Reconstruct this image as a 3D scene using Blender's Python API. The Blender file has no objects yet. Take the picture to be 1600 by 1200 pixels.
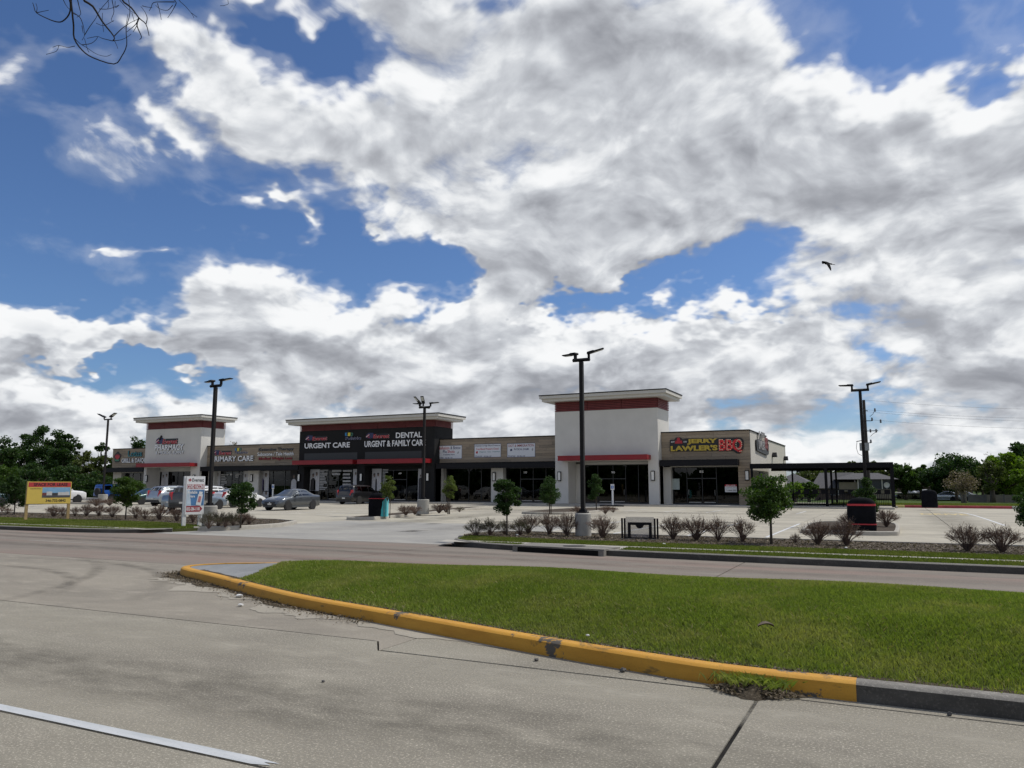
import bpy, bmesh, math, random
import numpy as np
from mathutils import Vector, Matrix, Euler
C = bpy.context.scene.collection
scene = bpy.context.scene
# ---------------------------------------------------------------- camera, sun, exposure
F_PX, HORIZON, EYE, YAW = 1200.0, 758.0, 1.75, math.radians(26.3)
PITCH = math.atan((HORIZON-600)/F_PX)
cam_d = bpy.data.cameras.new('camera'); cam = bpy.data.objects.new('camera', cam_d); C.objects.link(cam)
cam.location = (0, 0, EYE); cam.rotation_euler = (math.radians(90)+PITCH, 0, YAW)
cam_d.sensor_width = 36; cam_d.lens = 27.0; cam_d.clip_start = .1; cam_d.clip_end = 5000
scene.camera = cam
SUN_DIR = Vector((0.41, 0.41, 0.815)).normalized()
SUN_EL = math.asin(SUN_DIR.z); SUN_AZ = math.atan2(SUN_DIR.x, SUN_DIR.y)
SKY_STRENGTH = 0.1; SKY_TINT = (.55, .72, .98, 1)
sun_d = bpy.data.lights.new('sun', 'SUN'); sun = bpy.data.objects.new('sun', sun_d); C.objects.link(sun)
sun.rotation_euler = SUN_DIR.to_track_quat('Z', 'Y').to_euler(); sun.location = (30, 30, 60)
sun_d.energy = 3.0; sun_d.angle = math.radians(.6); sun_d.color = (1, .955, .88)
scene.view_settings.view_transform = 'Standard'; scene.view_settings.look = 'None'
scene.view_settings.exposure = 0; scene.view_settings.gamma = 1; scene.view_settings.use_curve_mapping = False

def ray(px, py):
    """world direction seen at a point of the photograph (1600 x 1200)"""
    x = (px-800)/F_PX; y = -(py-600)/F_PX
    fwd = math.cos(PITCH)-y*math.sin(PITCH); up = math.sin(PITCH)+y*math.cos(PITCH)
    return (x*math.cos(YAW)-fwd*math.sin(YAW), x*math.sin(YAW)+fwd*math.cos(YAW), up)
def G(px, py, z=0.0):
    r = ray(px, py); t = (z-EYE)/r[2]; return (r[0]*t, r[1]*t, z)
def V(px, py, Y):
    r = ray(px, py); t = Y/r[1]; return (r[0]*t, Y, EYE+r[2]*t)
# ---------------------------------------------------------------- sky
def hexlin(r, g, b):
    f = lambda c: (c/255/12.92) if c/255 <= 0.04045 else ((c/255+0.055)/1.055)**2.4
    return (f(r), f(g), f(b), 1.0)

CLOUDS = [  # where the clouds of this sky stand, as (x, y, half width, half height, tilt, weight) in the photograph
 (300,110,110,60,30,1),(430,180,150,62,28,1),(590,265,150,75,32,1),(700,160,150,95,0,1),(840,100,190,140,0,1),
 (760,330,150,100,25,1),(1050,120,190,150,0,1.1),(1000,290,230,120,0,1.1),(1240,265,220,120,0,1.1),(1480,260,190,120,0,1.1),
 (1620,220,150,120,0,1),(890,385,150,42,8,.9),(765,440,60,75,0,1),(1460,345,220,60,0,1),(640,25,95,60,0,.9),(440,15,110,32,0,.8),
 (1200,100,70,60,0,.5),(1330,190,90,50,0,.6),
 (50,492,110,36,0,1),(180,512,95,40,0,1),(375,480,120,62,0,1.1),(480,540,140,60,0,1),(640,575,190,85,0,1.1),(850,570,200,95,0,1.1),
 (800,480,80,40,0,.8),(1050,555,200,85,0,1.1),(1250,515,140,90,0,1.1),(1480,530,190,90,0,1.1),(1640,520,140,90,0,1),(25,605,95,58,0,1),
 (220,545,150,28,0,.7),(-10,115,95,60,0,.72),(115,118,110,34,15,.52),(275,200,95,32,32,.62),(480,362,55,36,20,.85),(430,322,30,22,0,.4),(425,325,28,22,0,.5),
 (592,372,44,26,20,.85),(222,383,45,12,0,.5),(145,376,30,9,0,.5),(350,345,75,22,0,.36),(1420,40,60,40,-35,.38),(1520,45,95,26,-8,.30),
 (530,80,70,34,0,-.9),(400,68,40,22,0,-.45),(200,578,170,26,0,-.6),(300,350,240,80,0,-.35),(120,430,160,30,0,-.4),(620,415,110,45,10,-.5),(880,448,115,22,0,-.85),(1010,455,90,22,0,-.8),(1130,428,95,30,0,-.95),(1400,85,150,50,0,-.75),(640,450,60,50,0,-.4),
]
GREYS = [
 (950,45,140,80,0,.9),(520,215,150,45,25,.25),(820,335,150,50,15,.55),(1010,345,170,40,0,.65),(1180,200,110,50,0,.45),(1330,345,200,40,0,.4),
 (640,225,90,40,0,.3),(1560,310,90,60,0,.35),(370,535,150,30,0,.55),(210,535,140,22,0,.5),(560,600,160,35,0,.35),(820,620,260,35,0,.25),(1000,600,220,40,0,.35),
 (1350,590,160,35,0,.25),(1570,600,90,30,0,.25),(60,515,80,18,0,.35),(40,640,90,22,0,.3),(700,90,80,40,0,.2),
]

def build_world(scene):
    w = bpy.data.worlds.new('World'); scene.world = w; w.use_nodes = True
    w.cycles.sampling_method = 'MANUAL'; w.cycles.sample_map_resolution = 512
    nt = w.node_tree; nt.nodes.clear()

    def azel(px, py):
        r = ray(px, py); n = math.sqrt(r[0]**2+r[1]**2+r[2]**2)
        return math.atan2(r[0], r[1]), math.asin(r[2]/n)

    def N(t, kind, **kw):
        n = t.nodes.new(kind)
        for k, v in kw.items(): setattr(n, k, v)
        return n
    def M(t, op, a, b=None, c=None, clamp=False):
        n = t.nodes.new('ShaderNodeMath'); n.operation = op; n.use_clamp = clamp
        for i, v in enumerate((a, b, c)):
            if v is None: continue
            if isinstance(v, (int, float)): n.inputs[i].default_value = v
            else: t.links.new(v, n.inputs[i])
        return n.outputs[0]
    def smooth(t, v, a, b, lo=0., hi=1.):
        n = t.nodes.new('ShaderNodeMapRange'); n.interpolation_type = 'SMOOTHSTEP'
        t.links.new(v, n.inputs['Value'])
        n.inputs['From Min'].default_value = a; n.inputs['From Max'].default_value = b
        n.inputs['To Min'].default_value = lo; n.inputs['To Max'].default_value = hi
        return n.outputs['Result']
    def blobs(t, uv, lst):
        acc = None
        for (px, py, rx, ry, rot, wt) in lst:
            a0, e0 = azel(px, py); a1, e1 = azel(px+rx, py); a2, e2 = azel(px, py-ry)
            m = N(t, 'ShaderNodeMapping', vector_type='TEXTURE')
            m.inputs['Location'].default_value = (a0, e0, 0)
            m.inputs['Rotation'].default_value = (0, 0, -math.radians(rot))
            m.inputs['Scale'].default_value = (2.0*math.hypot(a1-a0, e1-e0), 2.0*math.hypot(e2-e0, a2-a0), 1)
            t.links.new(uv, m.inputs['Vector'])
            g = N(t, 'ShaderNodeTexGradient', gradient_type='QUADRATIC_SPHERE')
            t.links.new(m.outputs[0], g.inputs[0])
            if acc is None: acc = M(t, 'MULTIPLY', g.outputs['Fac'], wt*1.45)
            else: acc = M(t, 'MULTIPLY_ADD', g.outputs['Fac'], wt*1.45, acc)
        return acc

    # one group: direction -> (az, el), noise space
    def coords(t, d):
        s = N(t, 'ShaderNodeSeparateXYZ'); t.links.new(d, s.inputs[0])
        az = M(t, 'ARCTAN2', s.outputs[0], s.outputs[1]); el = M(t, 'ARCSINE', s.outputs[2])
        c = N(t, 'ShaderNodeCombineXYZ'); t.links.new(az, c.inputs[0]); t.links.new(el, c.inputs[1])
        # finer towards the horizon, where the clouds are farther away
        k = M(t, 'DIVIDE', 1.0, M(t, 'ADD', M(t, 'MULTIPLY', M(t, 'MAXIMUM', s.outputs[2], 0.0), 1.0), 0.62))
        q = N(t, 'ShaderNodeCombineXYZ'); t.links.new(az, q.inputs[0]); t.links.new(M(t, 'MULTIPLY', el, 1.35), q.inputs[1])
        v = N(t, 'ShaderNodeVectorMath', operation='MULTIPLY'); t.links.new(d, v.inputs[0]); v.inputs[1].default_value = (1, 1, 1.45)
        v2 = N(t, 'ShaderNodeVectorMath', operation='SCALE'); t.links.new(v.outputs[0], v2.inputs[0]); t.links.new(k, v2.inputs['Scale'])
        c2 = v2
        return az, el, c.outputs[0], c2.outputs[0]

    grp = bpy.data.node_groups.new('cloud_field', 'ShaderNodeTree')
    grp.interface.new_socket('Dir', in_out='INPUT', socket_type='NodeSocketVector')
    grp.interface.new_socket('Density', in_out='OUTPUT', socket_type='NodeSocketFloat')
    grp.interface.new_socket('Form', in_out='OUTPUT', socket_type='NodeSocketFloat')
    gi = N(grp, 'NodeGroupInput'); go = N(grp, 'NodeGroupOutput')
    az, el, uv, ns = coords(grp, gi.outputs[0])
    ww = N(grp, 'ShaderNodeTexNoise'); ww.inputs['Scale'].default_value = 6.5; ww.inputs['Detail'].default_value = 4; ww.inputs['Roughness'].default_value = .6
    grp.links.new(ns, ww.inputs['Vector'])
    w1 = N(grp, 'ShaderNodeVectorMath', operation='SUBTRACT'); grp.links.new(ww.outputs['Color'], w1.inputs[0]); w1.inputs[1].default_value = (.5, .5, .5)
    w2 = N(grp, 'ShaderNodeVectorMath', operation='MULTIPLY_ADD'); grp.links.new(w1.outputs[0], w2.inputs[0]); w2.inputs[1].default_value = (.26, .20, 0); grp.links.new(uv, w2.inputs[2])
    mask = blobs(grp, w2.outputs[0], CLOUDS)
    # the low band of distant cloud
    mask = M(grp, 'ADD', mask, smooth(grp, el, 0.17, 0.05, 0, .85))
    mask = M(grp, 'MINIMUM', mask, 1.1)
    # beyond the picture the sky goes on with broken cumulus
    daz = M(grp, 'ABSOLUTE', M(grp, 'ADD', az, YAW))
    out = M(grp, 'MAXIMUM', smooth(grp, daz, .72, 1.0), smooth(grp, el, .62, .80))
    lo = N(grp, 'ShaderNodeTexNoise'); lo.inputs['Scale'].default_value = 1.1; lo.inputs['Detail'].default_value = 2
    grp.links.new(ns, lo.inputs['Vector'])
    mask = M(grp, 'MULTIPLY_ADD', out, M(grp, 'MULTIPLY', M(grp, 'SUBTRACT', lo.outputs['Fac'], .38), 4.0), mask)
    # billows: fractal noise and rounded cells, warped
    wz = N(grp, 'ShaderNodeTexNoise'); wz.inputs['Scale'].default_value = 5.; wz.inputs['Detail'].default_value = 3
    grp.links.new(ns, wz.inputs['Vector'])
    wv = N(grp, 'ShaderNodeVectorMath', operation='MULTIPLY_ADD')
    grp.links.new(wz.outputs['Color'], wv.inputs[0]); wv.inputs[1].default_value = (.16, .16, .16); grp.links.new(ns, wv.inputs[2])
    f = N(grp, 'ShaderNodeTexNoise'); f.inputs['Scale'].default_value = 5.0; f.inputs['Detail'].default_value = 9; f.inputs['Roughness'].default_value = .57
    grp.links.new(wv.outputs[0], f.inputs['Vector'])
    vo = N(grp, 'ShaderNodeTexVoronoi', feature='SMOOTH_F1'); vo.inputs['Scale'].default_value = 9; vo.inputs['Detail'].default_value = 2.5
    vo.inputs['Roughness'].default_value = .55; vo.inputs['Lacunarity'].default_value = 2.3; vo.inputs['Smoothness'].default_value = .6
    vo.normalize = True
    grp.links.new(wv.outputs[0], vo.inputs['Vector'])
    n1 = M(grp, 'MULTIPLY', M(grp, 'SUBTRACT', f.outputs['Fac'], .5), 2.6)
    n2 = M(grp, 'MULTIPLY', M(grp, 'SUBTRACT', .36, vo.outputs['Distance']), 1.0)
    f2 = N(grp, 'ShaderNodeTexNoise'); f2.inputs['Scale'].default_value = 5.0; f2.inputs['Detail'].default_value = 7; f2.inputs['Roughness'].default_value = .56
    grp.links.new(wv.outputs[0], f2.inputs['Vector'])
    n3 = M(grp, 'SUBTRACT', f2.outputs['Fac'], .5)
    dens = M(grp, 'ADD', mask, M(grp, 'ADD', n1, n2))
    grp.links.new(dens, go.inputs[0])
    grp.links.new(M(grp, 'ADD', M(grp, 'MULTIPLY', M(grp, 'MINIMUM', mask, .9), .42), M(grp, 'ADD', M(grp, 'MULTIPLY', n3, 1.6), M(grp, 'MULTIPLY', n2, 1.15))), go.inputs[1])

    t = nt
    geo = N(t, 'ShaderNodeTexCoord'); D = geo.outputs['Generated']
    g1 = N(t, 'ShaderNodeGroup'); g1.node_tree = grp; t.links.new(D, g1.inputs[0])
    off = N(t, 'ShaderNodeVectorMath', operation='ADD'); t.links.new(D, off.inputs[0])
    off.inputs[1].default_value = (0.010, 0.004, 0.026)       # a step towards the sun
    nrm = N(t, 'ShaderNodeVectorMath', operation='NORMALIZE'); t.links.new(off.outputs[0], nrm.inputs[0])
    g2 = N(t, 'ShaderNodeGroup'); g2.node_tree = grp; t.links.new(nrm.outputs[0], g2.inputs[0])
    d1, d2 = g1.outputs[0], g2.outputs[0]
    az, el, uv, ns = coords(t, D)
    cover = smooth(t, d1, .36, .90)
    veil = smooth(t, d1, .10, .50, 0, .15)
    cover = M(t, 'MAXIMUM', cover, veil)
    relief = M(t, 'MULTIPLY', smooth(t, M(t, 'SUBTRACT', g1.outputs[1], g2.outputs[1]), -.46, .46, -1, 1), .66)
    grey = blobs(t, uv, GREYS)
    thick = smooth(t, d1, .8, 1.9, 0, .26)
    lowg = smooth(t, el, .22, .03, 0, .06)
    shade = M(t, 'ADD', M(t, 'ADD', M(t, 'MULTIPLY', grey, .55), thick), lowg)
    light = M(t, 'MULTIPLY_ADD', M(t, 'SUBTRACT', M(t, 'ADD', .755, relief), shade), .72, .17, clamp=True)
    ramp = N(t, 'ShaderNodeValToRGB'); t.links.new(light, ramp.inputs[0])
    cr = ramp.color_ramp; cr.interpolation = 'B_SPLINE'
    cr.elements[0].position = 0; cr.elements[0].color = hexlin(132, 135, 143)
    cr.elements[1].position = 1; cr.elements[1].color = hexlin(250, 251, 252)
    e = cr.elements.new(.34); e.color = hexlin(172, 175, 182)
    e = cr.elements.new(.64); e.color = hexlin(206, 210, 216); e = cr.elements.new(.84); e.color = hexlin(238, 240, 242)
    sky = N(t, 'ShaderNodeTexSky', sky_type='NISHITA'); sky.sun_disc = False
    sky.sun_elevation = SUN_EL; sky.sun_rotation = SUN_AZ; sky.altitude = 20; sky.air_density = 1.0; sky.dust_density = .6; sky.ozone_density = 1.6
    tint = N(t, 'ShaderNodeMix', data_type='RGBA', blend_type='MULTIPLY'); tint.inputs[0].default_value = 1
    t.links.new(sky.outputs[0], tint.inputs[6]); tint.inputs[7].default_value = SKY_TINT
    sc = N(t, 'ShaderNodeVectorMath', operation='SCALE'); t.links.new(ramp.outputs[0], sc.inputs[0]); sc.inputs['Scale'].default_value = 1.0/SKY_STRENGTH
    mx = N(t, 'ShaderNodeMix', data_type='RGBA'); t.links.new(cover, mx.inputs[0]); t.links.new(tint.outputs[2], mx.inputs[6]); t.links.new(sc.outputs[0], mx.inputs[7])
    bg = N(t, 'ShaderNodeBackground'); bg.inputs['Strength'].default_value = SKY_STRENGTH
    t.links.new(mx.outputs[2], bg.inputs['Color'])
    o = N(t, 'ShaderNodeOutputWorld'); t.links.new(bg.outputs[0], o.inputs[0])
build_world(scene)
rnd = random.Random(7); rng = np.random.default_rng(11)
# ---------------------------------------------------------------- materials
def nodes(name):
    m = bpy.data.materials.new(name); m.use_nodes = True
    return m, m.node_tree, m.node_tree.nodes['Principled BSDF']
def ramp2(nt, sock, c0, c1, p0=0.3, p1=0.7):
    r = nt.nodes.new('ShaderNodeValToRGB'); nt.links.new(sock, r.inputs[0])
    r.color_ramp.elements[0].position = p0; r.color_ramp.elements[0].color = (*c0, 1)
    r.color_ramp.elements[1].position = p1; r.color_ramp.elements[1].color = (*c1, 1)
    return r.outputs[0]
def noise(nt, vec, scale, detail=4, rough=.55, dist=0):
    n = nt.nodes.new('ShaderNodeTexNoise'); n.inputs['Scale'].default_value = scale; n.inputs['Detail'].default_value = detail
    n.inputs['Roughness'].default_value = rough; n.inputs['Distortion'].default_value = dist
    nt.links.new(vec, n.inputs['Vector']); return n.outputs['Fac']
def position(nt, sx=1, sy=1, sz=1, obj=False):
    if obj: o = nt.nodes.new('ShaderNodeTexCoord').outputs['Object']
    else: o = nt.nodes.new('ShaderNodeNewGeometry').outputs['Position']
    m = nt.nodes.new('ShaderNodeMapping'); m.inputs['Scale'].default_value = (sx, sy, sz); nt.links.new(o, m.inputs[0]); return m.outputs[0]
def mixc(nt, fac, a, b, mode='MIX'):
    n = nt.nodes.new('ShaderNodeMix'); n.data_type = 'RGBA'; n.blend_type = mode
    if isinstance(fac, (int, float)): n.inputs[0].default_value = fac
    else: nt.links.new(fac, n.inputs[0])
    for s, v in ((6, a), (7, b)):
        if isinstance(v, tuple): n.inputs[s].default_value = (*v[:3], 1)
        else: nt.links.new(v, n.inputs[s])
    return n.outputs[2]
def bump(nt, b, h, strength, dist=.02):
    n = nt.nodes.new('ShaderNodeBump'); n.inputs['Strength'].default_value = strength; n.inputs['Distance'].default_value = dist
    nt.links.new(h, n.inputs['Height']); nt.links.new(n.outputs[0], b.inputs['Normal'])
_mc = {}
def mat(name, col, rough=.6, metal=0., var=.12, scale=6., bmp=0., spec=.5, obj=True):
    """a plain surface: one colour, a little uneven"""
    if name in _mc: return _mc[name]
    m, nt, b = nodes(name)
    p = position(nt, obj=obj)
    f = noise(nt, p, scale, 5, .6)
    c0 = tuple(c*(1-var) for c in col); c1 = tuple(min(1, c*(1+var)) for c in col)
    nt.links.new(ramp2(nt, f, c0, c1), b.inputs['Base Color'])
    b.inputs['Roughness'].default_value = rough; b.inputs['Metallic'].default_value = metal; b.inputs['Specular IOR Level'].default_value = spec
    if bmp: bump(nt, b, noise(nt, p, scale*12, 3), bmp, .01)
    _mc[name] = m; return m
def concrete(name, base, stain, light, speck=.5, sx=.25, sy=1., fine=60., rough=.9, crack=0., red=None):
    """cast concrete: patchy stains drawn out along the traffic, pale aggregate, pits"""
    m, nt, b = nodes(name)
    P = position(nt); PS = position(nt, sx, sy, 1)
    big = noise(nt, PS, .55, 8, .68, .6); mid = noise(nt, PS, 2.2, 7, .68, .3); fn = noise(nt, P, fine, 3, .7); vf = noise(nt, P, fine*3.2, 2, .6)
    c = mixc(nt, ramp2(nt, big, (0, 0, 0), (1, 1, 1), .36, .66), base, stain)
    c = mixc(nt, ramp2(nt, mid, (0, 0, 0), (.75,)*3, .52, .78), c, light)
    if red:
        rr = noise(nt, PS, .9, 4, .55, .4); c = mixc(nt, ramp2(nt, rr, (0, 0, 0), (.7,)*3, .45, .7), c, red)
    c = mixc(nt, ramp2(nt, fn, (.0,)*3, (.85*speck,)*3, .53, .70), c, tuple(min(1, v*1.7) for v in light))
    c = mixc(nt, ramp2(nt, vf, (.6*speck,)*3, (.0,)*3, .28, .46), c, tuple(v*.35 for v in stain))
    if crack:
        vo = nt.nodes.new('ShaderNodeTexVoronoi'); vo.feature = 'DISTANCE_TO_EDGE'; vo.inputs['Scale'].default_value = crack
        wv = nt.nodes.new('ShaderNodeVectorMath'); wv.operation = 'MULTIPLY_ADD'
        n3 = nt.nodes.new('ShaderNodeTexNoise'); n3.inputs['Scale'].default_value = 1.2; n3.inputs['Detail'].default_value = 5; nt.links.new(P, n3.inputs['Vector'])
        nt.links.new(n3.outputs['Color'], wv.inputs[0]); wv.inputs[1].default_value = (1.4, 1.4, 0); nt.links.new(P, wv.inputs[2]); nt.links.new(wv.outputs[0], vo.inputs['Vector'])
        c = mixc(nt, ramp2(nt, vo.outputs['Distance'], (.55,)*3, (0,)*3, .001, .006), c, tuple(v*.4 for v in base))
    nt.links.new(c, b.inputs['Base Color']); b.inputs['Roughness'].default_value = rough; b.inputs['Specular IOR Level'].default_value = .25
    bump(nt, b, fn, .35, .006)
    return m
def leaf_mat(name, a, b_, transl=.35, dry=None):
    """leaves: each leaf its own shade between two greens"""
    m, nt, b = nodes(name)
    g = nt.nodes.new('ShaderNodeNewGeometry')
    c = ramp2(nt, g.outputs['Random Per Island'], a, b_, .0, 1.)
    if dry: c = mixc(nt, ramp2(nt, noise(nt, position(nt), 1.1, 4), (0,)*3, (.6,)*3, .5, .7), c, dry)
    nt.links.new(c, b.inputs['Base Color']); b.inputs['Roughness'].default_value = .55; b.inputs['Specular IOR Level'].default_value = .25
    t = nt.nodes.new('ShaderNodeBsdfTranslucent'); nt.links.new(mixc(nt, 1., c, (1.0, 1.25, .45), 'MULTIPLY'), t.inputs[0])
    mx = nt.nodes.new('ShaderNodeMixShader'); mx.inputs[0].default_value = transl
    nt.links.new(b.outputs[0], mx.inputs[1]); nt.links.new(t.outputs[0], mx.inputs[2])
    nt.links.new(mx.outputs[0], nt.nodes['Material Output'].inputs[0]); return m
def glass_mat(name, tint, ior=1.5, rough=.0):
    m, nt, b = nodes(name); nt.nodes.remove(b)
    tr = nt.nodes.new('ShaderNodeBsdfTransparent'); tr.inputs[0].default_value = (*tint, 1)
    gl = nt.nodes.new('ShaderNodeBsdfGlossy'); gl.inputs['Roughness'].default_value = rough; gl.inputs[0].default_value = (1, 1, 1, 1)
    fr = nt.nodes.new('ShaderNodeFresnel'); fr.inputs[0].default_value = ior
    mx = nt.nodes.new('ShaderNodeMixShader'); nt.links.new(fr.outputs[0], mx.inputs[0]); nt.links.new(tr.outputs[0], mx.inputs[1]); nt.links.new(gl.outputs[0], mx.inputs[2])
    nt.links.new(mx.outputs[0], nt.nodes['Material Output'].inputs[0]); return m
def paint(name, col, metal=.35):
    if name in _mc: return _mc[name]
    m, nt, b = nodes(name)
    f = noise(nt, position(nt, obj=True), 3, 4)
    nt.links.new(ramp2(nt, f, tuple(c*.92 for c in col), tuple(min(1, c*1.06) for c in col)), b.inputs['Base Color'])
    b.inputs['Metallic'].default_value = metal; b.inputs['Roughness'].default_value = .34
    b.inputs['Coat Weight'].default_value = .8; b.inputs['Coat Roughness'].default_value = .06
    _mc[name] = m; return m

# ---------------------------------------------------------------- mesh helpers
class MB:
    def __init__(s): s.v = []; s.f = []; s.mi = []; s.k = 0
    def add(s, vs, fs, k=None):
        n = len(s.v); s.v += [tuple(p) for p in vs]; s.f += [tuple(i+n for i in q) for q in fs]; s.mi += [s.k if k is None else k]*len(fs); return s
    def box(s, x0, x1, y0, y1, z0, z1, k=None):
        return s.add([(x0,y0,z0),(x1,y0,z0),(x1,y1,z0),(x0,y1,z0),(x0,y0,z1),(x1,y0,z1),(x1,y1,z1),(x0,y1,z1)],
                     [(0,3,2,1),(4,5,6,7),(0,1,5,4),(1,2,6,5),(2,3,7,6),(3,0,4,7)], k)
    def tube(s, pts, rad, n=8, k=None, cap=True):
        pts = [Vector(p) for p in pts]; rad = rad if isinstance(rad, (list, tuple)) else [rad]*len(pts)
        vs = []; up = None
        for i, p in enumerate(pts):
            d = (pts[min(i+1, len(pts)-1)]-pts[max(i-1, 0)]).normalized()
            if up is None: up = d.orthogonal().normalized()
            a = (up-d*up.dot(d)); a = a.normalized() if a.length > 1e-6 else d.orthogonal().normalized(); up = a; c = d.cross(a)
            for j in range(n):
                t = 2*math.pi*(j+.5)/n; vs.append(p+(a*math.cos(t)+c*math.sin(t))*rad[i])
        fs = [(i*n+j, i*n+(j+1) % n, (i+1)*n+(j+1) % n, (i+1)*n+j) for i in range(len(pts)-1) for j in range(n)]
        if cap: fs += [tuple(range(n))[::-1], tuple((len(pts)-1)*n+j for j in range(n))]
        return s.add(vs, fs, k)
    def prism(s, poly, axis, a, b, k=None):
        """polygon (2D) swept along axis from a to b; axis 'x': poly=(y,z), 'y': (x,z), 'z': (x,y)"""
        f = {'x': lambda p, t: (t, p[0], p[1]), 'y': lambda p, t: (p[0], t, p[1]), 'z': lambda p, t: (p[0], p[1], t)}[axis]
        n = len(poly); vs = [f(p, a) for p in poly]+[f(p, b) for p in poly]
        return s.add(vs, [tuple(range(n))[::-1], tuple(range(n, 2*n))]+[(i, (i+1) % n, n+(i+1) % n, n+i) for i in range(n)], k)
    def disc(s, c, r, axis, n=16, k=None, sy=1.):
        vs = []
        for j in range(n):
            t = 2*math.pi*j/n; u, w = r*math.cos(t), r*sy*math.sin(t)
            vs.append({'x': (c[0], c[1]+u, c[2]+w), 'y': (c[0]+u, c[1], c[2]+w), 'z': (c[0]+u, c[1]+w, c[2])}[axis])
        return s.add(vs, [tuple(range(n))], k)
    def lathe(s, prof, c=(0,0,0), n=16, k=None, axis='z'):
        vs = []
        for r, h in prof:
            for j in range(n):
                t = 2*math.pi*j/n; u, w = r*math.cos(t), r*math.sin(t)
                vs.append({'z': (c[0]+u, c[1]+w, c[2]+h), 'x': (c[0]+h, c[1]+u, c[2]+w), 'y': (c[0]+u, c[1]+h, c[2]+w)}[axis])
        m = len(prof); fs = [(i*n+j, i*n+(j+1) % n, (i+1)*n+(j+1) % n, (i+1)*n+j) for i in range(m-1) for j in range(n)]
        fs += [tuple(range(n))[::-1], tuple((m-1)*n+j for j in range(n))]
        return s.add(vs, fs, k)
    def mesh(s, name, mats, smooth=False):
        me = bpy.data.meshes.new(name); me.from_pydata(s.v, [], s.f)
        for m in (mats if isinstance(mats, (list, tuple)) else [mats]): me.materials.append(m)
        if s.mi: me.polygons.foreach_set('material_index', s.mi)
        bm = bmesh.new(); bm.from_mesh(me); bmesh.ops.recalc_face_normals(bm, faces=bm.faces); bm.to_mesh(me); bm.free()
        if smooth:
            me.polygons.foreach_set('use_smooth', [True]*len(me.polygons))
            if smooth is not True: me.set_sharp_from_angle(angle=math.radians(smooth))
        return me
    def build(s, name, mats, parent=None, smooth=False): return link(name, s.mesh(name, mats, smooth), parent)
def link(name, me, parent=None):
    o = bpy.data.objects.new(name, me); C.objects.link(o)
    if parent: o.parent = parent
    return o
def tag(o, label=None, cat=None, group=None, kind=None):
    if label: o['label'] = label
    if cat: o['category'] = cat
    if group: o['group'] = group
    if kind: o['kind'] = kind
    return o
def thing(name, label, cat, loc=(0, 0, 0), rz=0, group=None):
    o = bpy.data.objects.new(name, None); C.objects.link(o); o.location = loc; o.rotation_euler = (0, 0, rz); o.empty_display_size = .2
    return tag(o, label, cat, group)
def struct(name, mb, m, smooth=False, parent=None): return tag(mb.build(name, m, parent, smooth), kind=None if parent else 'structure')
def dup(o, loc, rz, label, group=None, scale=1., parent=None):
    c = o.copy(); C.objects.link(c); c.location = loc; c.rotation_euler = (0, 0, rz); c.scale = (scale, scale, scale) if not isinstance(scale, tuple) else scale
    if label: c['label'] = label
    if group: c['group'] = group
    for ch in o.children:
        d = ch.copy(); C.objects.link(d); d.parent = c
        for g in ch.children:
            e = g.copy(); C.objects.link(e); e.parent = d
    return c
def sheet(name, poly, z, m, kind='structure', parent=None):
    """a flat area given by its outline"""
    mb = MB(); mb.add([(x, y, z) for x, y in poly], [tuple(range(len(poly)))])
    o = mb.build(name, m, parent); 
    if kind: tag(o, kind=kind)
    return o
# flat or raised lettering, set in the picture's own built-in font
def text_mesh(txt, w, h, depth=.0, bold=.0, shear=0., mats=None, space=1.):
    cu = bpy.data.curves.new('t', 'FONT'); cu.body = txt; cu.size = 1; cu.extrude = .5 if depth else 0; cu.offset = bold; cu.shear = shear; cu.space_character = space
    cu.resolution_u = 3
    ob = bpy.data.objects.new('t', cu); me = bpy.data.meshes.new_from_object(ob)
    bpy.data.objects.remove(ob); bpy.data.curves.remove(cu)
    n = len(me.vertices); co = np.zeros(n*3, 'f'); me.vertices.foreach_get('co', co); co = co.reshape(-1, 3)
    lo, hi = co.min(0), co.max(0)
    out = np.zeros_like(co)
    out[:, 0] = (co[:, 0]-lo[0])/max(hi[0]-lo[0], 1e-6)*w; out[:, 2] = (co[:, 1]-lo[1])/max(hi[1]-lo[1], 1e-6)*h
    out[:, 1] = -(co[:, 2]-lo[2])*depth if depth else 0
    me.vertices.foreach_set('co', out.ravel()); me.update()
    me.materials.clear()
    for m in mats: me.materials.append(m)
    if depth and len(mats) > 1:
        ny = np.zeros(len(me.polygons)*3, 'f'); me.polygons.foreach_get('normal', ny); ny = np.abs(ny.reshape(-1, 3)[:, 1])
        me.polygons.foreach_set('material_index', np.where(ny > .9, 0, 1).astype('i').tolist())
    return me
def lettering(parent, txt, x0, x1, z0, z1, y, mats, depth=.0, bold=.012, shear=0., name='lettering', space=1.):
    """letters filling x0..x1, z0..z1 on the plane y (parent's space), face towards -y"""
    mats = mats if isinstance(mats, (list, tuple)) else [mats]
    o = link(name, text_mesh(txt, x1-x0, z1-z0, depth, bold, shear, mats, space), parent); o.location = (x0, y, z0); return o

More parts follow.
